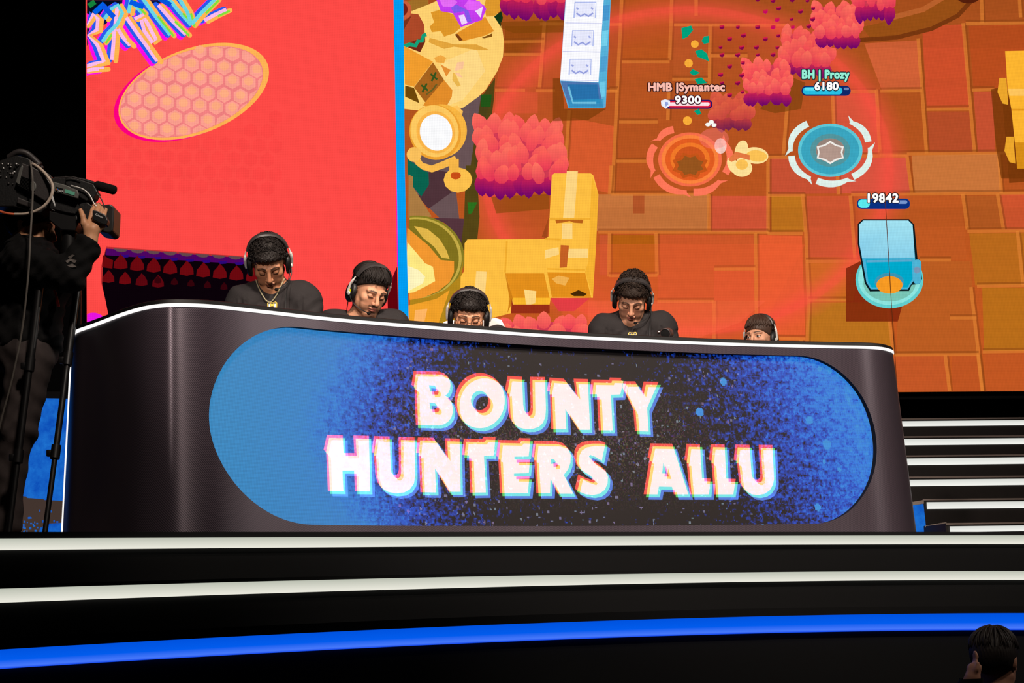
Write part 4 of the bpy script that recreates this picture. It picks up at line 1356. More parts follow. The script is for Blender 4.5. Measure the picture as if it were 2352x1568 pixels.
    sc = N('ShaderNodeVectorMath'); sc.operation = 'SCALE'; L.new(st.outputs['Color'], sc.inputs[0]); L.new(math_('MULTIPLY', amt, 0.07), sc.inputs['Scale'])
    fin = N('ShaderNodeVectorMath'); fin.operation = 'ADD'; L.new(fm.outputs[2], fin.inputs[0]); L.new(sc.outputs[0], fin.inputs[1])
    # dot grid of the LED modules
    s2 = N('ShaderNodeSeparateXYZ'); L.new(uv.outputs[0], s2.inputs[0])
    wv = [math_('SINE', math_('MULTIPLY', s2.outputs[k], 2 * PI / 0.0056)) for k in (0, 1)]
    dot = math_('MULTIPLY_ADD', math_('ADD', wv[0], wv[1]), 0.14, 0.98)
    out = N('ShaderNodeVectorMath'); out.operation = 'SCALE'; L.new(fin.outputs[0], out.inputs[0]); L.new(dot, out.inputs['Scale'])
    L.new(out.outputs[0], b.inputs['Emission Color']); b.inputs['Emission Strength'].default_value = 1.0
    b.inputs['Base Color'].default_value = (*lin((34, 30, 30)), 1); b.inputs['Roughness'].default_value = 0.6
    b.inputs['Specular IOR Level'].default_value = 0.25
    return m


def N_sep(N, L, sock, k):
    s = N('ShaderNodeSeparateColor')
    L.new(sock, s.inputs[0])
    return s.outputs[k]


lit = MB()
led = sz_mesh('led_panel', *(lambda g_: ([g_[0]], [g_[1]]))(grid(pc, PZC - h, PZC + h, 24)), pill_led_mat(), droot, off=REC)


# ---- lettering shown on the LED front, three colour prints slightly out of register
def desk_map(pts, off):
    a = np.array(pts, float)
    s, z = desk_inv(a[:, 0], a[:, 1], REC)
    p = desk(s, z, REC + off)
    return [tuple(x) for x in p], [(float(x), float(y)) for x, y in zip(s, z)]


zA, zB, zC = Z(920, 820, 620 / 2352), Z(720, 980, 700 / 2352), Z(1440, 1000, 380 / 2352)
GLY = []
GLY.append((zA([(130, 148), (112, 268), (140, 290), (142, 400), (150, 618), (350, 622), (395, 612), (430, 590), (458, 555), (472, 510), (472, 470), (460, 420), (438, 385), (405, 362), (430, 342), (446, 310), (452, 270), (446, 230), (428, 195), (395, 168), (350, 152)]),
            [zA([(264, 272), (312, 276), (326, 290), (328, 312), (318, 328), (274, 326)]), zA([(268, 424), (316, 428), (332, 444), (334, 466), (322, 482), (276, 480)])]))
GLY.append((ell_pts(zA([(707, 405)])[0], 218 * 620 / 2352, 241 * 620 / 2352, 0, 44), [list(reversed(ell_pts(zA([(706, 404)])[0], 76 * 620 / 2352, 84 * 620 / 2352, 0, 30)))]))
Upts = [(950, 190), (1075, 198), (1085, 440), (1092, 490), (1112, 512), (1132, 508), (1146, 490), (1150, 460), (1146, 198), (1275, 200), (1283, 480), (1278, 545), (1258, 598), (1222, 634), (1170, 652), (1110, 655), (1050, 640), (1000, 605), (968, 556), (955, 500), (945, 320), (925, 318)]
GLY.append((zA(Upts), []))
GLY.append((zA([(1315, 205), (1440, 215), (1542, 350), (1525, 215), (1648, 218), (1668, 660), (1568, 660), (1452, 480), (1460, 655), (1330, 655), (1318, 325), (1290, 325)]), []))
GLY.append((zA([(1680, 222), (1835, 225), (1840, 205), (1940, 208), (1936, 228), (1958, 238), (1932, 352), (1850, 355), (1865, 665), (1745, 665), (1728, 350), (1665, 350)]), []))
GLY.append((zA([(1962, 238), (2060, 238), (2115, 330), (2135, 240), (2265, 243), (2165, 470), (2178, 675), (2060, 670), (2045, 480), (1950, 292)]), []))
GLY.append((zB([(118, 85), (240, 88), (246, 226), (330, 226), (322, 90), (442, 93), (452, 522), (335, 520), (328, 362), (238, 362), (245, 520), (125, 518), (112, 220), (92, 200)]), []))
GLY.append((zB([(480, 95), (602, 98), (610, 340), (616, 376), (634, 396), (652, 396), (668, 382), (674, 350), (672, 102), (795, 105), (800, 400), (790, 460), (760, 505), (715, 530), (650, 538), (590, 525), (540, 495), (508, 450), (492, 390), (480, 225), (462, 222)]), []))
GLY.append((zB([(820, 105), (940, 108), (1035, 245), (1030, 112), (1142, 115), (1150, 525), (1060, 525), (952, 345), (962, 530), (840, 528), (828, 225), (805, 225)]), []))
GLY.append((zB([(1175, 115), (1315, 118), (1330, 100), (1420, 103), (1405, 245), (1330, 248), (1345, 530), (1225, 532), (1215, 245), (1160, 240)]), []))
GLY.append((zB([(1440, 125), (1590, 128), (1600, 110), (1690, 113), (1675, 252), (1565, 254), (1565, 276), (1685, 278), (1676, 380), (1562, 384), (1562, 404), (1682, 406), (1668, 535), (1455, 535), (1440, 255), (1425, 250)]), []))
GLY.append((zB([(1715, 130), (1880, 133), (1940, 150), (1980, 190), (2000, 240), (1998, 300), (1980, 352), (1946, 394), (2020, 540), (1900, 540), (1845, 425), (1840, 535), (1735, 535), (1718, 260), (1700, 255)]),
            [zB([(1848, 272), (1872, 276), (1884, 290), (1880, 306), (1850, 310)])]))
GLY.append((zB([(2256, 140), (2268, 152), (2240, 285), (2190, 255), (2152, 240), (2140, 252), (2160, 275), (2220, 315), (2268, 360), (2288, 410), (2284, 465), (2262, 510), (2222, 540), (2170, 550), (2110, 542), (2062, 522), (2032, 500), (2058, 390), (2110, 415), (2160, 432), (2172, 420), (2150, 398), (2090, 362), (2045, 318), (2026, 260), (2030, 205), (2050, 165), (2090, 140), (2150, 130), (2210, 130)]), []))
GLY.append((zC([(362, 155), (670, 160), (900, 880), (695, 880), (668, 772), (482, 768), (462, 880), (265, 878), (350, 372), (320, 355)]), [zC([(545, 430), (592, 585), (528, 582)])]))
GLY.append((zC([(875, 160), (1065, 165), (1095, 650), (1215, 655), (1195, 880), (920, 880), (875, 400), (845, 390)]), []))
GLY.append((zC([(1220, 165), (1415, 170), (1440, 655), (1575, 660), (1540, 880), (1265, 880), (1228, 400), (1195, 390)]), []))
GLY.append((zC([(1570, 170), (1770, 175), (1800, 590), (1815, 640), (1850, 668), (1890, 668), (1918, 645), (1926, 600), (1900, 175), (2095, 178), (2120, 660), (2105, 740), (2060, 820), (1985, 872), (1890, 890), (1800, 878), (1720, 830), (1655, 760), (1622, 690), (1590, 400), (1545, 390)]), []))
SMD = screen_mat('desk_lettering', add=True, grid=0.03, period=0.0056)
P = Painter(desk_map, step=0.0011, base=0.001)
for col, (dx, dy) in (((74, 118, 210), (6.0, 5.4)), ((84, 198, 92), (0, 0)), ((236, 74, 62), (-5.6, -7.0))):
    P.z += P.step
    for o_, hs_ in GLY:
        P.poly([(x + dx, y + dy) for x, y in o_], col, holes=[[(x + dx, y + dy) for x, y in h_] for h_ in hs_], same=True)
P.build('lettering', [SMD], droot)

# ---- light line along the top and down the left back edge
q = np.linspace(0.30, S[-1] - 0.30, 260)
Qx = desk(q, 0 * q + DT, 0.004)
M_LINE = emit_mat('white_line_light', (253, 250, 246), 1.15)
m = MB()
n = len(q)
a, b_ = desk(q, 0 * q + DT - 0.0135, 0.005), desk(q, 0 * q + DT, 0.005)
c_, d_ = desk(q, 0 * q + DT - 0.0135, -0.008), desk(q, 0 * q + DT, -0.008)
m.add([tuple(x) for A in (a, b_, c_, d_) for x in A], [f for i in range(n - 1) for f in ((i, i + 1, n + i + 1, n + i), (n + i, n + i + 1, 3 * n + i + 1, 3 * n + i), (i, 2 * n + i, 2 * n + i + 1, i + 1), (2 * n + i, 3 * n + i, 3 * n + i + 1, 2 * n + i + 1))])
m.build('light_line', M_LINE, droot)
# upright light on the left back edge
sl, zl = desk_inv(np.array([166.]), np.array([771.]))
zz = np.linspace(0.0, DT - 0.015, 12)
s_l = 0.375
e0 = desk(0 * zz + s_l, zz, 0.006)
m = MB().tube([tuple(x) for x in e0], 0.0062, 8)
m.build('upright_light_line', M_LINE, droot)
# black rail above the light line, inner wall and worktop
M_RAIL = mat('black_desk_rail', (14, 13, 13), 0.5, spec=.3)
m = MB()
q = np.linspace(0.0, S[-1], 300); n = len(q)
prof = [(DT, 0.004), (DT + 0.016, 0.001), (DT + 0.019, -0.004), (DT + 0.019, -0.034), (DT + 0.0, -0.038), (0.74, -0.038)]
rows = [desk(q, 0 * q + z_, o_ - BAT * (DT - z_) / DT if z_ < DT else o_) for z_, o_ in prof]
m.add([tuple(x) for r_ in rows for x in r_], [(k * n + i, k * n + i + 1, (k + 1) * n + i + 1, (k + 1) * n + i) for k in range(len(prof) - 1) for i in range(n - 1)])
m.build('top_rail', M_RAIL, droot, smooth=True)
m = MB()
q = np.linspace(0.42, S[-1] - 0.42, 160); n = len(q)
inner = desk(q, 0 * q + 0.745, -0.038 - BAT * (DT - 0.745) / DT)
cxy = np.array([0.35, 9.6])
depth = 0.80
bk = []
for p in inner:
    d_ = np.array([-(0.47), 0.88])
    bk.append((p[0] + d_[0] * depth * 0.55, p[1] + d_[1] * depth, p[2]))
vs = [tuple(p) for p in inner] + bk + [(p[0], p[1], p[2] - 0.03) for p in inner] + [(p[0], p[1], p[2] - 0.03) for p in bk]
m.add(vs, [f for i in range(n - 1) for f in ((i, i + 1, n + i + 1, n + i), (2 * n + i, 3 * n + i, 3 * n + i + 1, 2 * n + i + 1), (n + i, n + i + 1, 3 * n + i + 1, 3 * n + i))])
m.build('worktop', mat('black_worktop', (16, 16, 17), 0.5), droot)

# ------------------------------------------------------------------ lit stairs on the right and low LED panels
def step_line(px0, px1, y0, y1, z):
    return np.array(at_z(px0, y0, z)), np.array(at_z(px1, y1, z))


M_NOSE = mat('worn_aluminium_edge', (150, 136, 128), .45, metal=.2)
M_STAIR = mat('black_stair_board', (36, 32, 30), 0.55, noise=0.2, nscale=30)
ROWS = [(2180, 1208.8, 1206.5, 1222), (2127, 1153.3, 1151.3, 1168.8), (2077, 1102.0, 1099.3, 1116.5), (2040, 1053.5, 1050.0, 1069), (2030, 1009, 1006.2, 1023.2), (2030, 967.8, 964.8, 980)]
sroot = empty('stairs', (3.6, 12.4, 0.0))
tag(sroot, 'black staircase rising behind the right end of the desk', 'stairs', kind='thing')
lines = []
for k, (xl, yl, yr, yb) in enumerate(ROWS):
    z = 0.17 * (k + 1) - 0.017
    a_, b_ = step_line(xl, 2352, yl, yr, z)
    b_ = b_ + (b_ - a_) * 1.1
    if k >= 3: a_ = a_ - (b_ - a_) * 0.25
    lines.append((a_, b_, z))
nrm = lambda a, b: np.array([(b - a)[1], -(b - a)[0], 0]) / np.linalg.norm((b - a)[:2])
for k, (a_, b_, z) in enumerate(lines):
    nn = nrm(a_, b_)
    dirn = (b_ - a_) / np.linalg.norm(b_ - a_)
    zt = z + 0.017
    aa = a_ - dirn * 0.03
    bk_ = -nn * (0.62 if k == 5 else 0.60)
    m = MB()
    up = np.array([0, 0, 1.0])
    f0, f1 = aa + nn * 0.004, b_ + nn * 0.004
    lo = 0.0
    pts = []
    for p in (f0, f1, f1 + bk_, f0 + bk_):
        pts += [(p[0], p[1], zt - 0.17 if k else 0.0), (p[0], p[1], zt)]
    m.add(pts, [(0, 2, 3, 1), (2, 4, 5, 3), (4, 6, 7, 5), (6, 0, 1, 7), (1, 3, 5, 7), (0, 6, 4, 2)])
    m.build('step', M_STAIR, sroot)
    # metal nosing
    e = MB()
    f2, f3 = f0 + nn * 0.006, f1 + nn * 0.006
    e.add([(f2[0], f2[1], zt - 0.007), (f3[0], f3[1], zt - 0.007), (f3[0], f3[1], zt + 0.003), (f2[0], f2[1], zt + 0.003),
           (f0[0] - nn[0] * .03, f0[1] - nn[1] * .03, zt + 0.003), (f1[0] - nn[0] * .03, f1[1] - nn[1] * .03, zt + 0.003)], [(0, 1, 2, 3), (3, 2, 5, 4)])
    e.build('nosing', M_NOSE, sroot)
    # glowing strip under the nosing
    hgt = (ROWS[k][3] - ROWS[k][1]) * a_[1] / FPX
    g0, g1 = a_ + nn * 0.010, b_ + nn * 0.010
    t = np.linspace(0, 1, 8)[:, None]
    Qs = (g0[:2] * (1 - t) + g1[:2] * t)
    s_ = uv_strip('light_strip', Qs, np.full(8, z), np.full(8, z - hgt), M_STAIRW, None, depth=0.005)
    tag(s_, ['white light strip on the lowest, shortest step of the right-hand stairs', 'white light strip on the second step up of the right-hand stairs', 'white light strip on the third step up of the right-hand stairs',
             'white light strip on the fourth step up of the right-hand stairs', 'white light strip on the second step from the top of the right-hand stairs', 'white light strip on the topmost step of the right-hand stairs'][k], 'light strip', 'white stair lights')

M_BLUELED = bpy.data.materials.new('blue_cloudy_led')
M_BLUELED.use_nodes = True
nt = M_BLUELED.node_tree
nt.nodes.clear()
tc = nt.nodes.new('ShaderNodeTexCoord')
nz = nt.nodes.new('ShaderNodeTexNoise'); nz.inputs['Scale'].default_value = 9; nz.inputs['Detail'].default_value = 8; nz.inputs['Roughness'].default_value = 0.7
nt.links.new(tc.outputs['Object'], nz.inputs['Vector'])
cr = nt.nodes.new('ShaderNodeValToRGB')
cr.color_ramp.elements[0].position = 0.3; cr.color_ramp.elements[0].color = (*lin((6, 66, 176)), 1)
cr.color_ramp.elements[1].position = 0.72; cr.color_ramp.elements[1].color = (*lin((34, 122, 214)), 1)
nt.links.new(nz.outputs['Fac'], cr.inputs[0])
em = nt.nodes.new('ShaderNodeEmission'); nt.links.new(cr.outputs[0], em.inputs[0])
om = nt.nodes.new('ShaderNodeOutputMaterial'); nt.links.new(em.outputs[0], om.inputs[0])

# blue panel closing the side of the lowest stairs
def quad_slab(name, pxs, Y, m, parent=None, th=0.03):
    p = [at_y(x, y, Y) for x, y in pxs]
    b = MB()
    n = len(p)
    vs = [tuple(v) for v in p] + [(v.x, v.y + th, v.z) for v in p]
    b.add(vs, [tuple(range(n)), tuple(range(2 * n - 1, n - 1, -1))] + [(i, i + n, (i + 1) % n + n, (i + 1) % n) for i in range(n)])
    return b.build(name, m, parent)


pr = empty('blue_screen', tuple(at_y(2100, 1240, 11.75)))
tag(pr, 'small stepped blue LED panel between the desk and the lowest stairs', 'screen')
quad_slab('screen_face', [(2060, 1165), (2121, 1157), (2127, 1212), (2176, 1204), (2176, 1250), (2060, 1250)], 11.62, M_BLUELED, pr)
quad_slab('top_trim', [(2060, 1158), (2122, 1148), (2122, 1156), (2060, 1166)], 11.60, M_NOSE, pr, th=0.05)
quad_slab('lower_trim', [(2124, 1207), (2173, 1198.5), (2175, 1202.5), (2126, 1211)], 11.60, M_NOSE, pr, th=0.05)

# low blue screen at the far left, seen between the camera operator and the desk
pl = empty('led_screen', tuple(at_y(80, 1240, 11.2)))
tag(pl, 'low LED screen with a blue sky and brown ground picture, behind the camera operator', 'screen')
YL = 11.2
quad_slab('screen_cabinet', [(-700, 888), (200, 900), (200, 1262), (-700, 1230)], YL + 0.012, M_BLACK, pl, th=0.08)
quad_slab('screen_face', [(-700, 899), (190, 916), (190, 1262), (-700, 1230)], YL, M_BLUELED, pl, th=0.01)
g0 = quad_slab('picture_ground', [(-700, 1098), (30, 1137), (60, 1140), (62, 1143), (100, 1146), (102, 1148), (190, 1152), (190, 1262), (-700, 1230)], YL - 0.003, emit_mat('brown_picture_ground', (66, 52, 46), 1.0), pl, th=0.002)
m = MB()
rr = random.Random(5)
for i in range(70):
    x = rr.uniform(36, 150); y = 1232 - abs(rr.gauss(0, 26)) - 0
    if x > 85: y += 6
    w_ = rr.uniform(2, 6); hh = rr.uniform(2, 6)
    p = [at_y(px, py, YL - 0.006) for px, py in ((x, y), (x + w_, y), (x + w_, y + hh), (x, y + hh))]
    m.add([tuple(v) for v in p], [(0, 1, 2, 3)])
p = [at_y(px, py, YL - 0.006) for px, py in ((92, 1212), (112, 1202), (150, 1200), (150, 1250), (84, 1250))]
m.add([tuple(v) for v in p], [tuple(range(5))])
m.build('picture_flecks', M_BLUELED, pl)

# ------------------------------------------------------------------ figures: one smooth surface per body from blended rounded forms
def sd_ell(p, c, r):
    q = (p - c) / r
    k0 = np.sqrt((q * q).sum(1)) + 1e-9
    q2 = q / r
    k1 = np.sqrt((q2 * q2).sum(1)) + 1e-9
    return k0 * (k0 - 1) / k1


def sd_cone(p, a, b, ra, rb):
    pa, ba = p - a, b - a
    h = np.clip((pa @ ba) / max(float(ba @ ba), 1e-12), 0, 1)
    d = pa - h[:, None] * ba
    return np.sqrt((d * d).sum(1)) - (ra + (rb - ra) * h)


def smin(a, b, k):
    if k <= 0: return np.minimum(a, b)
    h = np.clip(0.5 + 0.5 * (b - a) / k, 0, 1)
    return b + (a - b) * h - k * h * (1 - h)


class Form:
    def __init__(self): self.ops = []

    def ell(self, c, r, k=0.02, sub=False, M=None):
        self.ops.append(('e', np.array(c, float), np.array(r if hasattr(r, '__len__') else (r, r, r), float), None, None, k, sub, M)); return self

    def cone(self, a, b, ra, rb=None, k=0.02, sub=False, M=None):
        self.ops.append(('c', np.array(a, float), np.array(b, float), ra, ra if rb is None else rb, k, sub, M)); return self

    def fn(self, f, k=0.0, sub=False):
        self.ops.append(('f', f, None, None, None, k, sub, None)); return self

    def __call__(self, P):
        d = np.full(len(P), 10.0)
        cache = {}
        for t, a, b, ra, rb, k, sub, M in self.ops:
            if M is not None:
                key = id(M)
                if key not in cache: cache[key] = (P - M[1]) @ M[0]
                q = cache[key]
            else: q = P
            if t == 'e': x = sd_ell(q, a, b)
            elif t == 'c': x = sd_cone(q, a, b, ra, rb)
            else: x = a(q)
            d = -smin(-d, x, k) if sub else smin(d, x, k)
        return d


def axis(segs):
    """segments (from, to, step) joined to one coordinate axis"""
    out = []
    for a, b, s in segs:
        n = max(1, int(math.ceil((b - a) / s)))
        out += list(np.linspace(a, b, n + 1)[:-1])
    out.append(segs[-1][1])
    return np.array(out)


def fine_axis(lo, hi, coarse, windows):
    """coarse axis from lo to hi with finer windows (a, b, step)"""
    segs = []; cur = lo
    for a, b, s in sorted(windows):
        a, b = max(a, cur), min(b, hi)
        if a > cur + 1e-6: segs.append((cur, a, coarse))
        if b > a: segs.append((a, b, s)); cur = b
    if cur < hi - 1e-6: segs.append((cur, hi, coarse))
    return axis(segs)


def surf(form, xs, ys, zs):
    """surface nets on a rectilinear grid"""
    nx, ny, nz = len(xs), len(ys), len(zs)
    V = np.full((nx, ny, nz), 1.0, np.float32)
    B = 8
    bx, by, bz = [list(range(0, n, B)) for n in (nx, ny, nz)]
    ctr, hd, rng_ = [], [], []
    for i in bx:
        for j in by:
            for k in bz:
                i2, j2, k2 = min(i + B, nx), min(j + B, ny), min(k + B, nz)
                lo = np.array([xs[i], ys[j], zs[k]]); hi = np.array([xs[i2 - 1], ys[j2 - 1], zs[k2 - 1]])
                ctr.append((lo + hi) / 2); hd.append(np.linalg.norm(hi - lo) / 2); rng_.append((i, i2, j, j2, k, k2))
    dc = form(np.array(ctr)); hd = np.array(hd)
    act = np.abs(dc) < hd * 1.1 + 0.016
    pts, where = [], []
    for n, (i, i2, j, j2, k, k2) in enumerate(rng_):
        if not act[n]:
            V[i:i2, j:j2, k:k2] = dc[n]
            continue
        g = np.stack(np.meshgrid(xs[i:i2], ys[j:j2], zs[k:k2], indexing='ij'), -1).reshape(-1, 3)
        pts.append(g); where.append(n)
    if pts:
        allp = np.concatenate(pts); vals = np.concatenate([form(allp[a:a + 200000]) for a in range(0, len(allp), 200000)])
        o = 0
        for n, g in zip(where, pts):
            i, i2, j, j2, k, k2 = rng_[n]
            V[i:i2, j:j2, k:k2] = vals[o:o + len(g)].reshape(i2 - i, j2 - j, k2 - k); o += len(g)
    s = V < 0
    c = np.zeros((nx - 1, ny - 1, nz - 1), np.int8)
    for a in (0, 1):
        for b in (0, 1):
            for d in (0, 1):
                c += s[a:nx - 1 + a, b:ny - 1 + b, d:nz - 1 + d]
    idx = np.argwhere((c > 0) & (c < 8))
    if len(idx) == 0: return np.zeros((0, 3)), []
    ax = (xs, ys, zs)
    pos = np.zeros((len(idx), 3)); cnt = np.zeros(len(idx))
    for d in range(3):
        e1, e2 = [(1, 2), (0, 2), (0, 1)][d]
        for a in (0, 1):
            for b in (0, 1):
                o0 = [0, 0, 0]; o0[e1] = a; o0[e2] = b
                o1 = list(o0); o1[d] = 1
                p0, p1 = idx + o0, idx + o1
                v0 = V[p0[:, 0], p0[:, 1], p0[:, 2]]; v1 = V[p1[:, 0], p1[:, 1], p1[:, 2]]
                m = (v0 < 0) != (v1 < 0)
                t = np.where(m, v0 / np.where(m, v0 - v1, 1), 0)
                q = np.stack([ax[n_][p0[:, n_]] for n_ in range(3)], 1).astype(float)
                q[:, d] += t * (ax[d][p1[:, d]] - ax[d][p0[:, d]])
                pos += q * m[:, None]; cnt += m
    pos /= cnt[:, None]
    ids = np.full((nx - 1, ny - 1, nz - 1), -1, np.int64)
    ids[idx[:, 0], idx[:, 1], idx[:, 2]] = np.arange(len(idx))
    faces = []
    for d in range(3):
        e1, e2 = [(1, 2), (2, 0), (0, 1)][d]
        sl0 = [slice(None)] * 3; sl1 = [slice(None)] * 3
        sl0[d] = slice(0, -1); sl1[d] = slice(1, None)
        ch = s[tuple(sl0)] != s[tuple(sl1)]
        E_ = np.argwhere(ch)
        dim = [nx, ny, nz]
        ok = (E_[:, e1] > 0) & (E_[:, e2] > 0) & (E_[:, e1] < dim[e1] - 1) & (E_[:, e2] < dim[e2] - 1)
        E_ = E_[ok]
        q = []
        for a, b in ((1, 1), (0, 1), (0, 0), (1, 0)):
            w_ = E_.copy(); w_[:, e1] -= a; w_[:, e2] -= b
            q.append(ids[w_[:, 0], w_[:, 1], w_[:, 2]])
        q = np.stack(q, 1)
        inside = s[E_[:, 0], E_[:, 1], E_[:, 2]]
        q[~inside] = q[~inside][:, ::-1]
        faces.append(q)
    F = np.concatenate(faces)
    return pos, F


def skin_mesh(name, pos, F, m, parent=None, colf=None):
    me = bpy.data.meshes.new(name)
    me.from_pydata(pos.tolist(), [], F.tolist() if len(F) else [])
    if colf is not None:
        ca = me.color_attributes.new('Col', 'FLOAT_COLOR', 'POINT')
        c = np.ones((len(pos), 4)); c[:, :3] = colf(pos)
        ca.data.foreach_set('color', c.ravel())
    o = link(name, me, m, parent)
    me.polygons.foreach_set('use_smooth', [True] * len(me.polygons))
    me.update()
    return o


def skin_mat(name, rough=0.5):
    m, nt, b = nodes(name)
    a = nt.nodes.new('ShaderNodeAttribute'); a.attribute_name = 'Col'
    nt.links.new(a.outputs['Color'], b.inputs['Base Color'])
    b.inputs['Roughness'].default_value = rough
    b.inputs['Specular IOR Level'].default_value = 0.35
    b.inputs['Subsurface Weight'].default_value = 0.12
    b.inputs['Subsurface Radius'].default_value = (0.012, 0.005, 0.003)
    return m


M_SKIN = skin_mat('skin')
M_HAIR = mat('black_hair', (26, 20, 18), 0.6, spec=0.25)
M_HAIRB = mat('brown_hair', (70, 50, 40), 0.5, spec=0.35)
M_SHIRT = mat('charcoal_sweatshirt', (44, 41, 42), 0.85, spec=0.2, noise=0.18, nscale=220, bump=0.25)
M_TROUS = mat('dark_trousers', (26, 25, 27), 0.85, spec=0.2)
M_CUP = mat('headset_black', (13, 13, 14), 0.45)
M_BAND = mat('headset_band', (52, 48, 48), 0.38)
M_YOKE = mat('headset_silver', (226, 222, 218), 0.35, metal=0.1)


def Rmat(yaw, pitch, roll):
    """head turn: yaw to the viewer's right, pitch downwards, roll clockwise (degrees)"""
    return np.array(Matrix.Rotation(math.radians(yaw), 3, 'Z') @ Matrix.Rotation(math.radians(roll), 3, 'Y') @ Matrix.Rotation(math.radians(pitch), 3, 'X'))


def head_ops(f, M, wide=1.0, brow=1.0, nose=1.0, jaw=1.0, lids=True):
    E, C = (lambda c, r, k=0.02, sub=False: f.ell(c, r, k, sub, M)), (lambda a, b, ra, rb, k=0.02, sub=False: f.cone(a, b, ra, rb, k, sub, M))
    E((0, .015, .033), (.0765 * wide, .096, .086), 0.0)
    E((0, -.022, -.028), (.060 * wide, .070, .083), .03)
    for s in (-1, 1):
        C((s * .051 * wide, .004, -.052), (s * .020 * jaw, -.066, -.099), .019, .016, .025)      # jaw line
        E((s * .043 * wide, -.060, -.022), (.022, .020, .019), .02)      # cheekbone
        E((s * .034, -.062, -.058), (.022, .018, .022), .02)             # cheek
        C((s * .014, -.088, .021), (s * .047, -.074, .022), .0095 * brow, .008, .014)    # brow
        E((s * .0315, -.101, -.001), (.0165, .017, .0115), .012, True)   # socket
        E((s * .0315, -.0765, -.001), (.0140, .0138, .0128), .003)       # eye under its lid
        if lids:
            C((s * .021, -.0895, -.0055), (s * .042, -.0855, -.0065), .0032, .0028, .003)
        E((s * .0775 * wide, .012, -.006), (.008, .020, .031), .008)      # ear
        E((s * .084 * wide, .016, .002), (.0055, .017, .024), .006)
        E((s * .0795 * wide, .004, -.006), (.006, .008, .010), .004, True)
    E((0, -.074, -.100), (.020 * jaw, .017, .016), .02)                   # chin
    C((0, -.090, .014), (0, -.113 * (0.4 + 0.6 * nose), -.028), .0075, .0105, .012)   # nose bridge
    E((0, -.1125, -.0315), (.0105, .0105, .0095), .008)                  # tip
    for s in (-1, 1):
        E((s * .0115, -.1005, -.0355), (.0078, .0090, .0070), .006)
        E((s * .0060, -.1055, -.0425), (.0035, .0045, .0035), .003, True)  # nostril
    E((0, -.0925, -.050), (.006, .006, .009), .006, True)                # groove under the nose
    E((0, -.0905, -.0600), (.0225, .0105, .0062), .006)                   # lips
    E((0, -.0895, -.0705), (.0195, .0105, .0066), .005)
    C((-.023, -.0935, -.0652), (.023, -.0935, -.0652), .0018, .0018, .003, True)
    E((0, -.0875, -.0835), (.015, .007, .006), .008, True)


def face_colour(M, skin, lips, brow, lash, stubble=None, eyes_open=False, hairfn=None):
    sk, lp, bw, la = [np.array(lin(c)) for c in (skin, lips, brow, lash)]

    def f(pos):
        q = (pos - M[1]) @ M[0]
        x, y, z = np.abs(q[:, 0]), q[:, 1], q[:, 2]
        c = np.tile(sk, (len(pos), 1))
        # ruddier cheeks and nose
        def mixin(w, col):
            nonlocal c
            w = np.clip(w, 0, 1)[:, None]
            c = c * (1 - w) + np.array(col) * w
        g = lambda d, s: np.exp(-(d / s) ** 2)
        front = y < -.05
        mixin(0.22 * front * g(np.hypot(x - .035, z + .035), .022), lp)
        mixin(0.20 * front * g(np.hypot(x, z + .032), .014), lp)
        if stubble:
            st = np.array(lin(stubble[0]))
            mixin(stubble[1] * front * (g(z + .0505, .0065) * (x < .027) + g(np.hypot(x / 1.2, z + .098), .016)), st)
            mixin(0.35 * stubble[1] * (z < -.05) * (y > -.09), st)
        mixin(0.85 * front * (((x / .0235) ** 2 + ((z + .0652) / .0105) ** 2) < 1) * (y < -.083), lp)
        mixin(0.8 * front * (np.abs(z + .0652) < .0016) * (x < .022), lp * 0.25)
        arch = .0225 + .0035 * np.sin(np.clip((x - .012) / .04, 0, 1) * PI)
        mixin(0.9 * front * (x > .011) * (x < .050) * (np.abs(z - arch) < .0042 * np.clip(1.25 - (x - .011) / .05, .3, 1)), bw)
        ex = x - .0315
        if eyes_open:
            op = (np.abs(ex) < .0135) & (np.abs(z + .001) < .0055 * np.sqrt(np.clip(1 - (ex / .0135) ** 2, 0, 1))) & front
            mixin(1.0 * op, lin((214, 200, 192)))
            mixin(1.0 * (op & (np.hypot(ex, z + .001) < .0056)), lin((34, 22, 18)))
            mixin(0.9 * front * (np.abs(z - .0045 + 40 * ex * ex * .5) < .0018) * (np.abs(ex) < .015), la)
        else:
            mixin(0.95 * front * (np.abs(z + .0062 - 18 * ex * ex) < .0022) * (np.abs(ex) < .0145), la)
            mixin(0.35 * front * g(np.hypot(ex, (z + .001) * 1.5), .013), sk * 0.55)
        return c
    return f


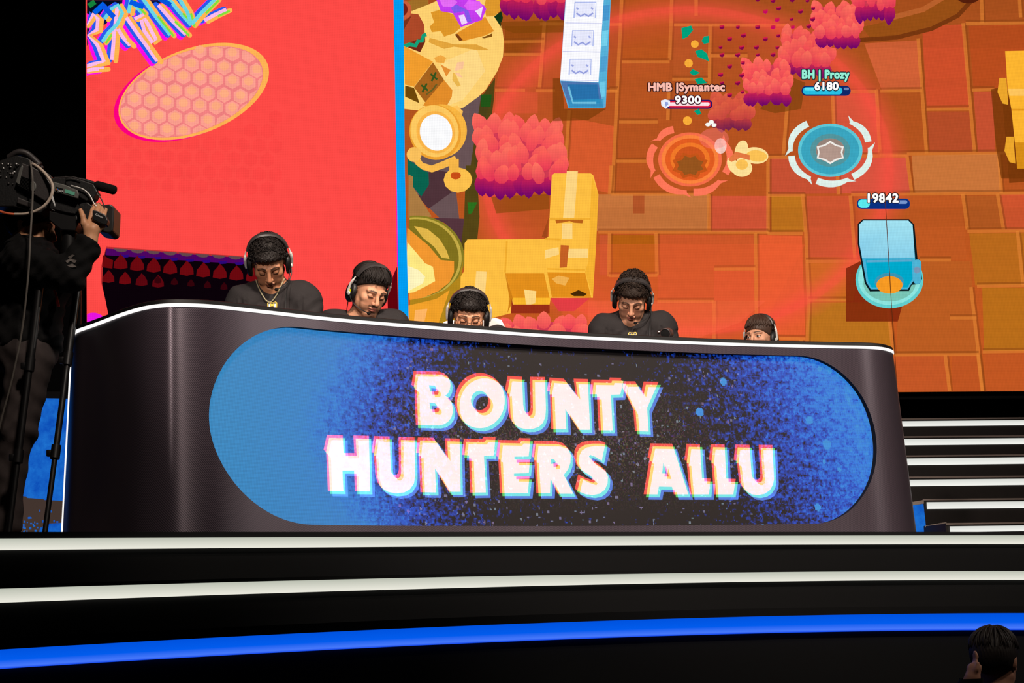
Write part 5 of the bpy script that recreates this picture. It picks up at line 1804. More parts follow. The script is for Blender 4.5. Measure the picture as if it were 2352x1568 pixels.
def curly_hair(name, M, hz, thick, m, parent, seed, wide=1.0, puff=0.0, fringe=0.0, ncurl=420, curl_r=0.0075, grid_h=0.0035):
    """cap of hair plus many small coils lying on it"""
    r = np.random.default_rng(seed)
    f = Form()
    f.ell((0, .016, .036), (.0765 * wide + thick, .097 + thick, .086 + thick + puff), 0, M=M)
    if fringe: f.ell((0, -.072, .064), (.050 * wide, .030, .026 + fringe), .02, M=M)
    ph = r.uniform(0, 6, 6)

    def cut(P):
        q = (P - M[1]) @ M[0]
        n = .004 * np.sin(q[:, 0] * 300 + ph[0]) + .003 * np.sin(q[:, 0] * 520 + q[:, 1] * 90 + ph[1])
        line = hz - .62 * (q[:, 1] + .09) - fringe * np.exp(-(q[:, 0] / .04) ** 2) * (q[:, 1] < -.02) + n
        side = np.where(np.abs(q[:, 0]) > .055, np.clip((np.abs(q[:, 0]) - .055) * .6, 0, .02), 0)
        return line - side * 0 - q[:, 2]

    base = f
    w_ = Form()

    def total(P):
        q = (P - M[1]) @ M[0]
        d = base(P) - (.0035 * np.sin(q[:, 0] * 330 + ph[2] + 2 * np.sin(q[:, 2] * 150)) * np.sin(q[:, 1] * 310 + ph[3]) * np.sin(q[:, 2] * 340 + ph[4])) - .002 * np.sin(q[:, 0] * 610) * np.sin(q[:, 2] * 570 + q[:, 1] * 400)
        return -smin(-d, -cut(P), .006)
    w_.fn(total)
    c = M[1]; R_ = 0.17
    xs = np.arange(c[0] - R_, c[0] + R_, grid_h); ys = np.arange(c[1] - R_, c[1] + R_, grid_h); zs = np.arange(c[2] - R_, c[2] + R_, grid_h)
    pos, F = surf(w_, xs, ys, zs)
    mb = MB()
    made = 0
    rad = np.array([.0765 * wide + thick, .097 + thick, .086 + thick + puff])
    while made < ncurl:
        d = r.normal(size=3); d /= np.linalg.norm(d)
        p = np.array([0, .016, .036]) + d * (rad + r.uniform(-.002, .004))
        if fringe and abs(p[0]) < .05 and p[1] < -.05 and p[2] < .085:
            p = p + np.array([0, -.006, -r.uniform(0, fringe)])
        wp = M[0] @ p + c
        if cut(wp[None])[0] > -.002: continue
        # coil
        t1 = np.cross(d, r.normal(size=3)); t1 /= np.linalg.norm(t1); t2 = np.cross(d, t1)
        rr_ = curl_r * r.uniform(.7, 1.25)
        pts = []
        tw = r.uniform(.5, 1.25); sgn = r.choice([-1, 1])
        for i in range(8):
            a = 2 * PI * tw * i / 7
            pts.append(M[0] @ (p + t1 * rr_ * math.cos(a) + sgn * t2 * rr_ * math.sin(a) + d * (.0012 * i - .003)) + c)
        mb.tube(pts, [.0022] * 6 + [.0018, .0008], 5)
        made += 1
    n0 = len(pos)
    allv = np.concatenate([pos, np.array(mb.v)]) if mb.v else pos
    me = bpy.data.meshes.new(name)
    me.from_pydata(allv.tolist(), [], F.tolist() + [tuple(i + n0 for i in q) for q in mb.f])
    o = link(name, me, m, parent)
    me.polygons.foreach_set('use_smooth', [True] * len(me.polygons))
    return o


def straight_hair(name, M, hz, thick, m, parent, seed, wide=1.0, fringe=0.03, part=0.0, nst=260, side_len=0.0, wave=0.0):
    """cap plus combed locks running from the crown down to the hair line"""
    r = np.random.default_rng(seed)
    f = Form(); f.ell((0, .016, .036), (.0765 * wide + thick, .097 + thick, .086 + thick), 0, M=M)

    def line(q):
        return hz - .62 * (q[..., 1] + .09)

    def total(P):
        q = (P - M[1]) @ M[0]
        d = f(P) - .0015 * np.sin(np.arctan2(q[:, 0] - part, q[:, 1] - .03) * 46 + 2 * np.sin(q[:, 2] * 90))
        return -smin(-d, -(line(q) - q[:, 2]), .006)
    w_ = Form().fn(total)
    c = M[1]; R_ = 0.165; g = .0042
    pos, F = surf(w_, np.arange(c[0] - R_, c[0] + R_, g), np.arange(c[1] - R_, c[1] + R_, g), np.arange(c[2] - R_, c[2] + R_, g))
    mb = MB()
    rad = np.array([.0765 * wide + thick, .097 + thick, .086 + thick])
    for i in range(nst):
        az = r.uniform(0, 2 * PI)
        d_h = np.array([math.sin(az), -math.cos(az)])       # az = 0 towards the face
        face = max(0.0, math.cos(az))
        # angle from crown down to the end of the lock
        pts = []
        end = 1.15 + 0.25 * (1 - face) + r.uniform(-.12, .10) + (fringe * 9 * face ** 2) + side_len * 6 * (1 - abs(math.cos(az)))
        lift = r.uniform(-.002, .006)
        sweep = r.uniform(-.25, .25) + wave * math.sin(i)
        st = r.uniform(.05, .55)
        for k in range(9):
            t = st + (end - st) * k / 8
            a2 = az + sweep * (k / 8) ** 1.5
            dd = np.array([math.sin(t) * math.sin(a2), -math.sin(t) * math.cos(a2), math.cos(t)])
            p = np.array([part * .3, .016, .036]) + dd * (rad + lift + .004 * math.sin(k / 8 * PI))
            if dd[1] < 0 and t > 1.15: p[1] -= 0.012 * (t - 1.15) * 4 * face
            pts.append(M[0] @ p + c)
        b = r.uniform(.0032, .0055)
        mb.tube(pts, [b * .6, b, b, b, b, b * .95, b * .8, b * .55, b * .15], 5)
    n0 = len(pos)
    me = bpy.data.meshes.new(name)
    me.from_pydata(np.concatenate([pos, np.array(mb.v)]).tolist(), [], F.tolist() + [tuple(i + n0 for i in q) for q in mb.f])
    o = link(name, me, m, parent)
    me.polygons.foreach_set('use_smooth', [True] * len(me.polygons))
    return o


def headset(M, label, tilt=0.0, boom=1, top=.148, half=.100, cable=None, mark=None, boom_up=0.0, boom_mat=None):
    """over-ear headset on the head frame M"""
    X = Matrix(((*M[0][0], M[1][0]), (*M[0][1], M[1][1]), (*M[0][2], M[1][2]), (0, 0, 0, 1)))
    root = empty('headset', tuple(M[1]))
    tag(root, label, 'headset', 'headsets on the players')
    Tt = Matrix.Rotation(math.radians(tilt), 4, 'X')
    XB = X @ Tt
    # band: flat padded arch
    n = 40
    vs, fs = [], []
    prof = [(-.017, -.003), (-.012, .004), (.012, .004), (.017, -.003), (.012, -.009), (-.012, -.009)]
    for i in range(n + 1):
        a = PI * (0.10 + 0.80 * i / n)
        ca, sa = math.cos(a), math.sin(a)
        e = 2 / 2.35
        px = half * math.copysign(abs(ca) ** e, ca); pz = .020 + (top - .020) * abs(sa) ** e
        nx, nz = ca / half, sa / top
        l = math.hypot(nx, nz); nx /= l; nz /= l
        wsc = 0.62 + 0.38 * sa
        for u_, v_ in prof:
            vs.append((px + nx * v_, u_ * wsc, pz + nz * v_))
    k = len(prof)
    for i in range(n):
        for j in range(k):
            fs.append((i * k + j, i * k + (j + 1) % k, (i + 1) * k + (j + 1) % k, (i + 1) * k + j))
    fs += [tuple(range(k - 1, -1, -1)), tuple(n * k + j for j in range(k))]
    MB().add(vs, fs, mat=XB).build('headband', M_BAND, root, smooth=True)
    for s in (-1, 1):
        B = X @ Matrix.Translation((s * .0835, .010, -.026)) @ Matrix.Rotation(s * PI / 2, 4, 'Y') @ Matrix.Diagonal((1.34, 1.08, 1, 1))
        shell = [(.012, .021), (.026, .020), (.034, .016), (.038, .009), (.038, .002), (.030, .000)]
        cup = MB().lathe(shell, 28, B).build('ear_cup', M_CUP, root, smooth=True)
        MB().lathe([(.020, -.006), (.031, -.006), (.038, -.002), (.039, .004), (.036, .008), (.022, .008)], 28, B).build('ear_cushion', mat('cushion_leather', (20, 19, 19), 0.55) if s < 0 and False else M_BLACKP, root, smooth=True)
        # silver yoke from the band end to the cup
        pts = [XB @ Vector((s * (half + .001), 0, .060)), XB @ Vector((s * (half + .0055), 0, .044)), X @ Vector((s * .1095, .004, .018)), X @ Vector((s * .1090, .006, -.008)), X @ Vector((s * .107, .008, -.034))]
        MB().tube(catmull(pts, 5), [.0036] * 6 + [.0068] * 5 + [.0062] * 9 + [.005], 8).build('yoke', M_YOKE, root, smooth=True)
        MB().lathe([(.002, 0), (.010, .001), (.011, .006), (.007, .010)], 16, X @ Matrix.Translation((s * .086, .002, .034)) @ Matrix.Rotation(s * PI / 2, 4, 'Y')).build('hinge', M_CUP, root, smooth=True)
    if boom:
        s = boom
        pts = [X @ Vector(p) for p in ((s * .101, -.002, -.030), (s * .103, -.030, -.048), (s * .092, -.066, -.064 + boom_up), (s * .066, -.096, -.074 + boom_up), (s * .034, -.110, -.080 + boom_up))]
        MB().tube(catmull(pts, 6), .0026, 8).build('microphone_boom', boom_mat or M_CUP, root, smooth=True)
        MB().ball((0, 0, 0), (.010, .008, .008), 14, X @ Matrix.Translation((s * .027, -.112, -.082 + boom_up))).build('microphone_tip', M_BLACK, root, smooth=True)
        MB().lathe([(.001, 0), (.010, .001), (.010, .008), (.006, .010)], 14, X @ Matrix.Translation((s * .100, -.002, -.030)) @ Matrix.Rotation(s * PI / 2, 4, 'Y')).build('boom_pivot', M_YOKE, root, smooth=True)
    if mark:
        B = X @ Matrix.Translation((mark * .1055, -.004, -.014))
        MB().box((0, 0, 0), (.002, .016, .010), B).build('status_mark', emit_mat('yellow_mark', (226, 214, 20), 0.9), root)
    if cable:
        MB().tube(catmull([X @ Vector(cable[0])] + [Vector(p) for p in cable[1:]], 6), .0024, 6).build('cable', M_BLACKP, root, smooth=True)
    return root


def hand_ops(f, W, d, up, side, s=1.0, curl=0.5):
    """relaxed hand: palm and five fingers from wrist W along d; side = thumb direction"""
    W, d, up, side = [np.array(v, float) for v in (W, d, up, side)]
    f.cone(W, W + d * .045 * s, .024 * s, .026 * s, .02)
    f.ell(W + d * .055 * s, (.036 * s, .036 * s, .022 * s), .02)
    for k, (o, l) in enumerate(((.030, .070), (.010, .080), (-.010, .074), (-.029, .058))):
        b = W + d * .082 * s + side * o * s
        m1 = b + (d * (1 - curl * .3) - up * curl * .35) * l * .5 * s
        m2 = m1 + (d * (1 - curl) - up * curl) * l * .45 * s
        f.cone(b - d * .02 * s, m1, .0098 * s, .0088 * s, .008); f.cone(m1, m2, .0088 * s, .0074 * s, .003)
    t0 = W + d * .025 * s + side * .026 * s
    t1 = t0 + (d * .6 + side * .7) * .036 * s; t2 = t1 + (d * .95 + side * .1) * .034 * s
    f.cone(t0, t1, .0125 * s, .0105 * s, .012); f.cone(t1, t2, .0105 * s, .0085 * s, .004)


PLAYERS = []


def player(label, hpx, Y, yaw, pitch, roll, neck=(0.0, .095, -.105), sh=(.168, -.052), skin=(192, 138, 106), lips=(150, 84, 74), wide=1.0, hair=None, stubble=None, eyes_open=False,
           reach=.16, hole_r=.058, twist=0.0, jaw=1.0, nose=1.0, hg=.0026):
    hc = np.array(at_y(hpx[0], hpx[1], Y))
    M = (Rmat(yaw, pitch, roll), hc)
    N = hc + np.array(neck)
    tw = math.radians(twist)
    lat = np.array([math.cos(tw), math.sin(tw), 0]); fwd = np.array([math.sin(tw), -math.cos(tw), 0])
    pel = np.array([N[0], N[1] + .13, N[2] - .545])
    body = Form(); head_ops(body, M, wide=wide, jaw=jaw, nose=nose, lids=not eyes_open)
    hb = M[0] @ np.array([0, .030, -.055]) + hc
    body.cone(hb, N + np.array([0, .012, -.01]), .050, .056, .03)
    torso = Form()
    torso.ell(pel, (.160, .125, .10), 0)
    ch = pel * .42 + N * .58
    torso.cone(pel + np.array([0, 0, .04]), ch, .120, .128, .06)
    torso.ell(ch + np.array([0, -.01, .0]), (.165, .118, .175), .05)
    Ls = [N + lat * s * sh[0] + np.array([0, .01, sh[1]]) for s in (-1, 1)]
    torso.cone(Ls[0], Ls[1], .050, .050, .06)
    for L_ in Ls: torso.cone(N + np.array([0, .016, -.030]), L_, .050, .052, .05)
    arms = Form(); hands = Form(); wr = []
    for s, L_ in zip((-1, 1), Ls):
        El = L_ + lat * s * .075 + fwd * .05 + np.array([0, 0, -.27])
        El[2] = max(El[2], .80)
        Wr = N + lat * s * .10 + fwd * reach; Wr[2] = .795
        arms.cone(L_, El, .044, .045, .03); arms.cone(El, Wr, .045, .030, .03)
        wr.append(Wr)
        body.cone(L_, El, .050, .041, .03); body.cone(El, Wr, .040, .026, .03)
        dd = fwd * .75 - lat * s * .6; dd /= np.linalg.norm(dd)
        hand_ops(body, Wr, dd, np.array([0, 0, 1.0]), np.array([dd[1] * s * -1, dd[0] * s, 0]) * -1, 1.0, .5)
    legs = Form(); feet = Form()
    for s in (-1, 1):
        hip = pel + lat * s * .085 + np.array([0, -.02, -.03]); kn = pel + lat * s * .13 + fwd * .36; kn[2] = pel[2] - .03
        an = kn + fwd * .02; an[2] = .09
        legs.cone(hip, kn, .078, .060, .03); legs.cone(kn, an, .058, .042, .03)
        body.cone(hip, kn, .068, .052, .03); body.cone(kn, an, .048, .036, .03); body.cone(an, an + fwd * .12 + np.array([0, 0, -.05]), .036, .030, .02)
        feet.cone(an + np.array([0, 0, -.035]) - fwd * .03, an + fwd * .15 + np.array([0, 0, -.055]), .046, .034, .02)
    for t in torso.ops:
        a = list(t); body.ops.append(tuple(a[:5] + [max(a[5], .03)] + a[6:]))
    lo = np.array([N[0] - .42, min(N[1], wr[0][1]) - .28, .0]); hi = np.array([N[0] + .42, pel[1] + .2, hc[2] + .19])
    xs = fine_axis(lo[0], hi[0], .012, [(hc[0] - .105, hc[0] + .105, hg)])
    ys = fine_axis(lo[1], hi[1], .012, [(hc[1] - .13, hc[1] + .12, hg)])
    zs = fine_axis(lo[2], hi[2], .012, [(hc[2] - .15, hc[2] + .14, hg)])
    pos, F = surf(body, xs, ys, zs)
    fc = face_colour(M, skin, lips, (26, 20, 18), (30, 18, 16), stubble, eyes_open)
    o = skin_mesh('person', pos, F, M_SKIN, None, fc)
    tag(o, label, 'person', 'players at the desk')
    # sweatshirt
    ph = np.random.default_rng(int(hpx[0])).uniform(0, 6, 8)
    sw = Form()

    def cloth(P):
        d = smin(torso(P), arms(P), .085)
        q = P - N
        fold = .004 * np.sin(q[:, 0] * 55 + q[:, 2] * 22 + ph[0]) * np.sin(q[:, 2] * 30 + ph[1]) + .003 * np.sin(q[:, 0] * 90 - q[:, 2] * 75 + ph[2]) * (q[:, 2] < -.09)
        fold += .006 * np.exp(-((np.abs(q[:, 0]) - .145) / .018) ** 2) * np.sin(np.abs(q[:, 0]) * 220 + ph[3]) * (q[:, 2] < -.08)
        d = d - .014 - fold
        # neck opening: an inclined plane round the neck
        cut = (q[:, 2] - .012 + .42 * (-q[:, 1] - .0) * 1.0)
        cut = q[:, 2] - (.016 - .30 * np.clip(-q[:, 1] + .01, -.05, .2))
        near = np.hypot(q[:, 0], q[:, 1] + .0) < .115
        hole = sd_cone(P, N + np.array([0, -.012, -.035]), N + np.array([0, -.055, .16]), hole_r, hole_r + .027)
        d = -smin(-d, hole, .008)
        return -smin(-d, P[:, 2] - pel[2] + .015, .01)
    sw.fn(cloth)
    g = .0065
    xs2 = fine_axis(lo[0], hi[0], g, []); ys2 = fine_axis(lo[1], hi[1], .009, []); zs2 = fine_axis(pel[2] - .06, hi[2] - .05, .012, [(.86, hi[2] - .05, g)])
    pos, F = surf(sw, xs2, ys2, zs2)
    shirt = skin_mesh('sweatshirt', pos, F, M_SHIRT, o)
    # ribbed collar
    ring = []
    for i in range(33):
        a = 2 * PI * i / 32
        ring.append((N[0] + .0655 * math.cos(a), N[1] - .022 + .066 * math.sin(a), N[2] - .012 + .020 * math.sin(a)))
    tr = Form().fn(lambda P: legs(P) - .010)
    tr.ell(pel, (.165, .130, .11), .03)
    pos, F = surf(tr, fine_axis(lo[0], hi[0], .015, []), fine_axis(lo[1], hi[1], .015, []), fine_axis(.05, pel[2] + .14, .015, []))
    skin_mesh('trousers', pos, F, M_TROUS, o)
    for f_ in range(2):
        one_ = Form(); one_.ops = feet.ops[f_:f_ + 1]
        a_ = one_.ops[0][1]
        pos, F = surf(one_, fine_axis(a_[0] - .12, a_[0] + .12, .012, []), fine_axis(a_[1] - .3, a_[1] + .1, .012, []), fine_axis(-.01, .2, .01, []))
        pos[:, 2] = np.maximum(pos[:, 2], 0.001)
        skin_mesh('shoe', pos, F, M_BLACKP, o)
    PLAYERS.append((o, shirt, M, N, pel, hc))
    return o, shirt, M, N


def front_of(form_obj, x, z, y0):
    """first point of a mesh met when walking back from the audience side"""
    me = form_obj.data
    best = None
    for v in me.vertices:
        if abs(v.co.x - x) < .008 and abs(v.co.z - z) < .008:
            if best is None or v.co.y < best: best = v.co.y
    return best if best is not None else y0


def emblem(shirt, x, z, s=.030):
    """yellow and white shield printed on the sweatshirt front"""
    y = front_of(shirt, x, z, 0)
    C_ = Matrix.Translation((x, y - .004, z)) @ Matrix.Rotation(math.radians(-12), 4, 'X')
    m = MB()
    sh_ = lambda k, d: [(a * s * k, b * s * k) for a, b in d]
    outer = [(-.95, .70), (-.62, .95), (-.25, .78), (.25, .78), (.62, .95), (.95, .70), (.95, -.55), (.0, -1.1), (-.95, -.55)]
    m.prism(sh_(1.0, outer), .006, C_, 0)
    C2 = Matrix.Translation((x, y - .0048, z)) @ Matrix.Rotation(math.radians(-12), 4, 'X')
    m.prism(sh_(.86, outer), .004, C2, 1)
    C3 = Matrix.Translation((x, y - .0056, z)) @ Matrix.Rotation(math.radians(-12), 4, 'X')
    for sx in (-1, 1):
        m.prism(sh_(.80, [(sx * .86, .55), (sx * .58, .60), (sx * .50, -.25), (sx * .1, -.45), (sx * .1, -.75), (sx * .86, -.40)]), .004, C3, 2)
    m.prism(sh_(.80, [(-.45, .72), (-.0, .45), (.45, .72), (.36, .2), (.45, -.15), (0, .05), (-.45, -.15), (-.36, .2)]), .004, C3, 0)
    return m.build('emblem', [mat('emblem_yellow', (236, 190, 40), .5), mat('emblem_black', (18, 16, 15), .6), mat('emblem_white', (226, 222, 218), .5)], shirt)

# ------------------------------------------------------------------ the five players behind the desk
p1, s1, M1, N1_, = player('tallest person, in a dark sweatshirt, with short curly black hair and pale necklace', (617, 601), 8.85, 4, 48, -3, wide=1.0, skin=(178, 124, 92), lips=(138, 78, 66), neck=(.008, .085, -.090), sh=(.138, -.082))
curly_hair('hair', M1, .068, .009, M_HAIR, p1, 11, fringe=.004, ncurl=620, curl_r=.006)
h1 = headset(M1, 'headset on the tallest player, who wears a pale necklace', tilt=-13, boom=1, top=.141,
             cable=[(.100, .0, -.030), tuple(N1_ + np.array([.085, -.11, -.02])), tuple(N1_ + np.array([.075, -.150, -.12])), tuple(N1_ + np.array([.085, -.15, -.30]))])
e_ = at_y(621, 697, N1_[1] - .15)
emblem(s1, e_.x, e_.z, .024)
nk = []
for a in np.linspace(-1, 1, 15):
    x = N1_[0] - .008 + a * .068; z = N1_[2] + .015 - .118 * (1 - abs(a) ** 1.7)
    y = front_of(s1, x, z, N1_[1] - .1) - .006 if abs(a) < .86 else N1_[1] - .045
    nk.append((x, y, z))
MB().tube(catmull(nk, 4), .0028, 6).build('necklace', mat('pale_gold_chain', (206, 196, 160), .35, metal=.5), p1, smooth=True)

p2, s2, M2, N2_ = player('person with wavy black hair, moustache and chin beard, turned to the right', (848, 667), 9.25, 36, 32, 5, wide=.98, skin=(206, 150, 118), lips=(176, 104, 92), neck=(-.046, .062, -.118), sh=(.150, -.050), hole_r=.064, stubble=((40, 28, 24), .8), twist=12)
straight_hair('hair', M2, .068, .010, M_HAIR, p2, 5, fringe=.004, nst=330, wave=.25)
h2 = headset(M2, 'headset with a yellow mark on the ear cup, on the bearded player second from left', tilt=4, boom=-1, top=.141, mark=-1,
             cable=[(-.098, .005, -.040), tuple(N2_ + np.array([-.07, -.06, -.01])), tuple(N2_ + np.array([-.05, -.13, -.10])), tuple(N2_ + np.array([-.05, -.14, -.26]))])

p3, s3, M3, N3_ = player('person with glasses and curly black hair, in a white chair behind the desk', (1077, 722), 9.4, 4, 32, 4, wide=1.03, skin=(206, 146, 112), lips=(160, 92, 80), neck=(.0, .095, -.085), sh=(.140, -.05))
curly_hair('hair', M3, .066, .008, M_HAIR, p3, 23, fringe=.012, ncurl=620, curl_r=.0068)
h3 = headset(M3, 'headset on the player with glasses', tilt=-3, boom=0, top=.133)
# glasses
X3 = Matrix(((*M3[0][0], M3[1][0]), (*M3[0][1], M3[1][1]), (*M3[0][2], M3[1][2]), (0, 0, 0, 1)))
m = MB()
for s in (-1, 1):
    rim = [X3 @ Vector((s * .033 + .0235 * math.cos(a), -.106 - .002 * math.cos(a) * s + .004 * abs(math.cos(a)), -.004 + .018 * math.sin(a))) for a in np.linspace(0, 2 * PI, 29)]
    m.tube(rim, .0011, 6, cap=False)
    m.tube([X3 @ Vector((s * .0565, -.100, .002)), X3 @ Vector((s * .072, -.070, .004)), X3 @ Vector((s * .079, .0, .004))], .0011, 6)
m.tube([X3 @ Vector((-.0095, -.110, -.001)), X3 @ Vector((0, -.1125, .001)), X3 @ Vector((.0095, -.110, -.001))], .0011, 6)
m.build('glasses', M_METAL, p3, smooth=True)

p4, s4, M4, N4_ = player('person with puffy dark curls, head bowed, beside the round desk microphone', (1452, 684), 9.95, -3, 44, 7, wide=1.0, skin=(206, 150, 120), lips=(182, 104, 96), neck=(.0, .085, -.075), sh=(.148, -.075))
curly_hair('hair', M4, .068, .012, mat('dark_brown_curls', (40, 29, 23), .65, spec=.2), p4, 31, fringe=.006, puff=.014, ncurl=760, curl_r=.005)
h4 = headset(M4, 'headset across the puffy curls of the player beside the desk microphone', tilt=12, boom=1, top=.140, half=.100,
             cable=[(.100, .0, -.030), tuple(N4_ + np.array([.095, -.09, -.02])), tuple(N4_ + np.array([.075, -.140, -.12])), tuple(N4_ + np.array([.08, -.15, -.28]))])
e_ = at_y(1455, 766, N4_[1] - .15)
emblem(s4, e_.x, e_.z, .024)

p5, s5, M5, N5_ = player('person with straight brown fringe, only eyes and nose above the desk', (1746, 773), 11.4, -36, 6, 0, wide=.96, skin=(220, 164, 134), lips=(176, 104, 92), neck=(.01, .07, -.13), sh=(.150, -.05), eyes_open=True)
straight_hair('hair', M5, .046, .006, M_HAIRB, p5, 8, fringe=.008, nst=420)
h5 = headset(M5, 'headset on the brown-haired player at the right end', tilt=-6, boom=1, top=.136, boom_mat=M_YOKE)

# seats: a white chair and four stools
def stool(px, py, label, h):
    root = empty('stool', (px, py, 0))
    tag(root, label, 'stool', 'black stools behind the desk')
    T_ = Matrix.Translation((px, py, 0))
    MB().lathe([(.02, h - .05), (.165, h - .05), (.175, h - .035), (.175, h - .015), (.16, h - .003), (.02, h)], 28, T_).build('seat', M_BLACKP, root, smooth=True)
    MB().lathe([(.02, .03), (.026, .04), (.026, h - .05), (.02, h - .049)], 14, T_).build('column', M_METAL, root, smooth=True)
    MB().lathe([(.02, .001), (.20, .002), (.20, .012), (.05, .035), (.02, .036)], 28, T_).build('base', M_METAL, root, smooth=True)


for (o, shirt, M_, N_, pel, hc), lab in zip(PLAYERS, ('black stool under the tallest player', 'black stool under the bearded player', None, 'black stool under the puffy-haired player', 'black stool under the player at the right end')):
    if lab: stool(pel[0], pel[1] + .01, lab, pel[2] - .115)
pel = PLAYERS[2][4]
ch = empty('chair', (pel[0], pel[1], 0))
tag(ch, 'white chair whose rounded shoulders show on both sides of the player with glasses', 'chair')
T_ = Matrix.Translation((pel[0], pel[1], 0))
SH = pel[2] - .155
MB().box((0, .01, SH), (.50, .48, .08), T_, bev=.03).build('seat', M_WHITE, ch, smooth=True)
wl, wr_ = at_y(1028, 741, pel[1] + .10), at_y(1142, 741, pel[1] + .10)
hw = .185
ztop = wl.z + .03
pts = [(-.20, SH + .04), (-.235, SH + .2), (-.245, .85), (-.240, ztop - .05), (-.215, ztop - .012), (-.17, ztop), (-.11, ztop - .008), (.11, ztop - .008), (.17, ztop), (.215, ztop - .012), (.240, ztop - .05), (.245, .85), (.235, SH + .2), (.20, SH + .04)]
MB().prism(pts, .09, T_ @ Matrix.Translation((.008, .185, 0)) @ Matrix.Diagonal((.70, 1, 1, 1))).build('backrest', M_WHITE, ch)
MB().lathe([(.02, .06), (.03, .07), (.03, SH - .04), (.02, SH - .039)], 14, T_).build('column', M_METAL, ch, smooth=True)
m = MB()
for i in range(5):
    a = 2 * PI * i / 5
    m.tube([(0, 0, .075), (.27 * math.cos(a), .27 * math.sin(a), .055)], [.03, .02], 8, mat=T_)
    m.ball((.27 * math.cos(a), .27 * math.sin(a), .0285), .028, 12, T_)
m.build('base', M_BLACKP, ch, smooth=True)

# small round microphone standing on the worktop
c0 = at_y(1531, 766, 9.16)
root = empty('desk_microphone', (c0.x, c0.y, .745))
tag(root, 'short black round desk microphone behind the rail, beside the puffy-haired player', 'microphone')
B = Matrix.Translation(c0) @ Matrix.Rotation(math.radians(-16), 4, 'Z') @ Matrix.Rotation(math.radians(100), 4, 'X')
MB().lathe([(.004, -.05), (.022, -.048), (.027, -.04), (.028, .030), (.0265, .036), (.0235, .037), (.022, .033), (.002, .032)], 28, B).build('body', mat('microphone_brown_black', (58, 46, 46), .4), root, smooth=True)
MB().lathe([(.002, .0325), (.022, .0335), (.0225, .034), (.002, .036)], 28, B).build('grille', M_BLACK, root, smooth=True)
MB().lathe([(.002, .0), (.009, .001), (.009, .018), (.007, .020)], 14, Matrix.Translation(c0 + Vector((-.024, 0, .008))) @ Matrix.Rotation(-PI / 2, 4, 'Y')).build('knob', M_METAL, root, smooth=True)
MB().tube([c0 + Vector((0, .01, -.02)), c0 + Vector((0, .01, -.10)), Vector((c0.x, c0.y + .01, .757))], .007, 10).lathe([(.004, .745), (.055, .746), (.055, .754), (.01, .762)], 24, Matrix.Translation((c0.x, c0.y + .01, 0))).build('stand', M_BLACKP, root, smooth=True)

# ------------------------------------------------------------------ the camera operator at the left
def W3(px, py, Y):
    return np.array(at_y(px, py, Y))


hcO = W3(72, 522, 8.06)
MO = (Rmat(84, 14, 0), hcO)
body = Form(); head_ops(body, MO)
torso = Form()
pel = W3(54, 800, 8.03)
torso.ell(pel, (.135, .15, .11), 0)
torso.cone(W3(60, 765, 8.03), W3(72, 660, 8.03), .128, .135, .06)
torso.ell(W3(72, 630, 8.03), (.135, .17, .14), .06)
ShR, ShL = W3(62, 604, 7.86), W3(66, 598, 8.21)
torso.cone(ShR, ShL, .068, .068, .06)
torso.cone(W3(62, 590, 8.03), hcO + np.array([-.02, 0, -.08]), .060, .055, .05)
armR = Form(); ElR, WrR = W3(157, 634, 7.80), W3(206, 556, 7.835)
armR.cone(ShR, ElR, .066, .054, .03); armR.cone(ElR, WrR, .051, .043, .025)
armL = Form(); ElL, WrL = W3(135, 668, 8.27), W3(172, 598, 8.12)
armL.cone(ShL, ElL, .062, .050, .03); armL.cone(ElL, WrL, .048, .036, .025)
body.cone(W3(62, 590, 8.03), hcO + np.array([-.012, 0, -.06]), .054, .050, .03)
for t in torso.ops:
    a = list(t); body.ops.append(tuple(a[:5] + [max(a[5], .03)] + a[6:]))
body.cone(ShR, ElR, .056, .045, .03); body.cone(ElR, WrR, .043, .030, .025)
body.cone(ShL, ElL, .052, .042, .03); body.cone(ElL, WrL, .040, .028, .025)
# right hand on the lens: back of the hand towards us, thumb up on the left, fingers passing under the grip
pc_ = W3(213, 528, 7.838)
body.cone(WrR, pc_, .0285, .0300, .015)
kn = [W3(206, 510, 7.846), W3(217, 510, 7.842), W3(228, 513, 7.842), W3(236, 517, 7.846)]
pip = [W3(212, 484, 7.862), W3(222, 483, 7.858), W3(232, 486, 7.858), W3(240, 492, 7.862)]
tip = [W3(217, 470, 7.905), W3(227, 469, 7.905), W3(236, 474, 7.900), W3(243, 481, 7.895)]
for k, (a, b_, c_) in enumerate(zip(kn, pip, tip)):
    body.cone(pc_, a, .022, .0135, .012)
    body.cone(a, b_, .0118 - .0006 * k, .0102 - .0006 * k, .006); body.cone(b_, c_, .0102 - .0006 * k, .0082, .003)
    body.ell(a + np.array([0, -.004, 0]), .0112, .008)
th0, th1, th2, th3 = W3(203, 535, 7.835), W3(194, 514, 7.822), W3(190, 497, 7.822), W3(185, 483, 7.832)
body.cone(th0, th1, .0215, .0160, .012); body.cone(th1, th2, .0150, .0122, .006); body.cone(th2, th3, .0118, .0092, .004)
hand_ops(body, WrL, np.array([.4, -.2, .88]), np.array([0, 1.0, 0]), np.array([1.0, 0, 0]), 1.0, .6)
legs = Form(); lg = []
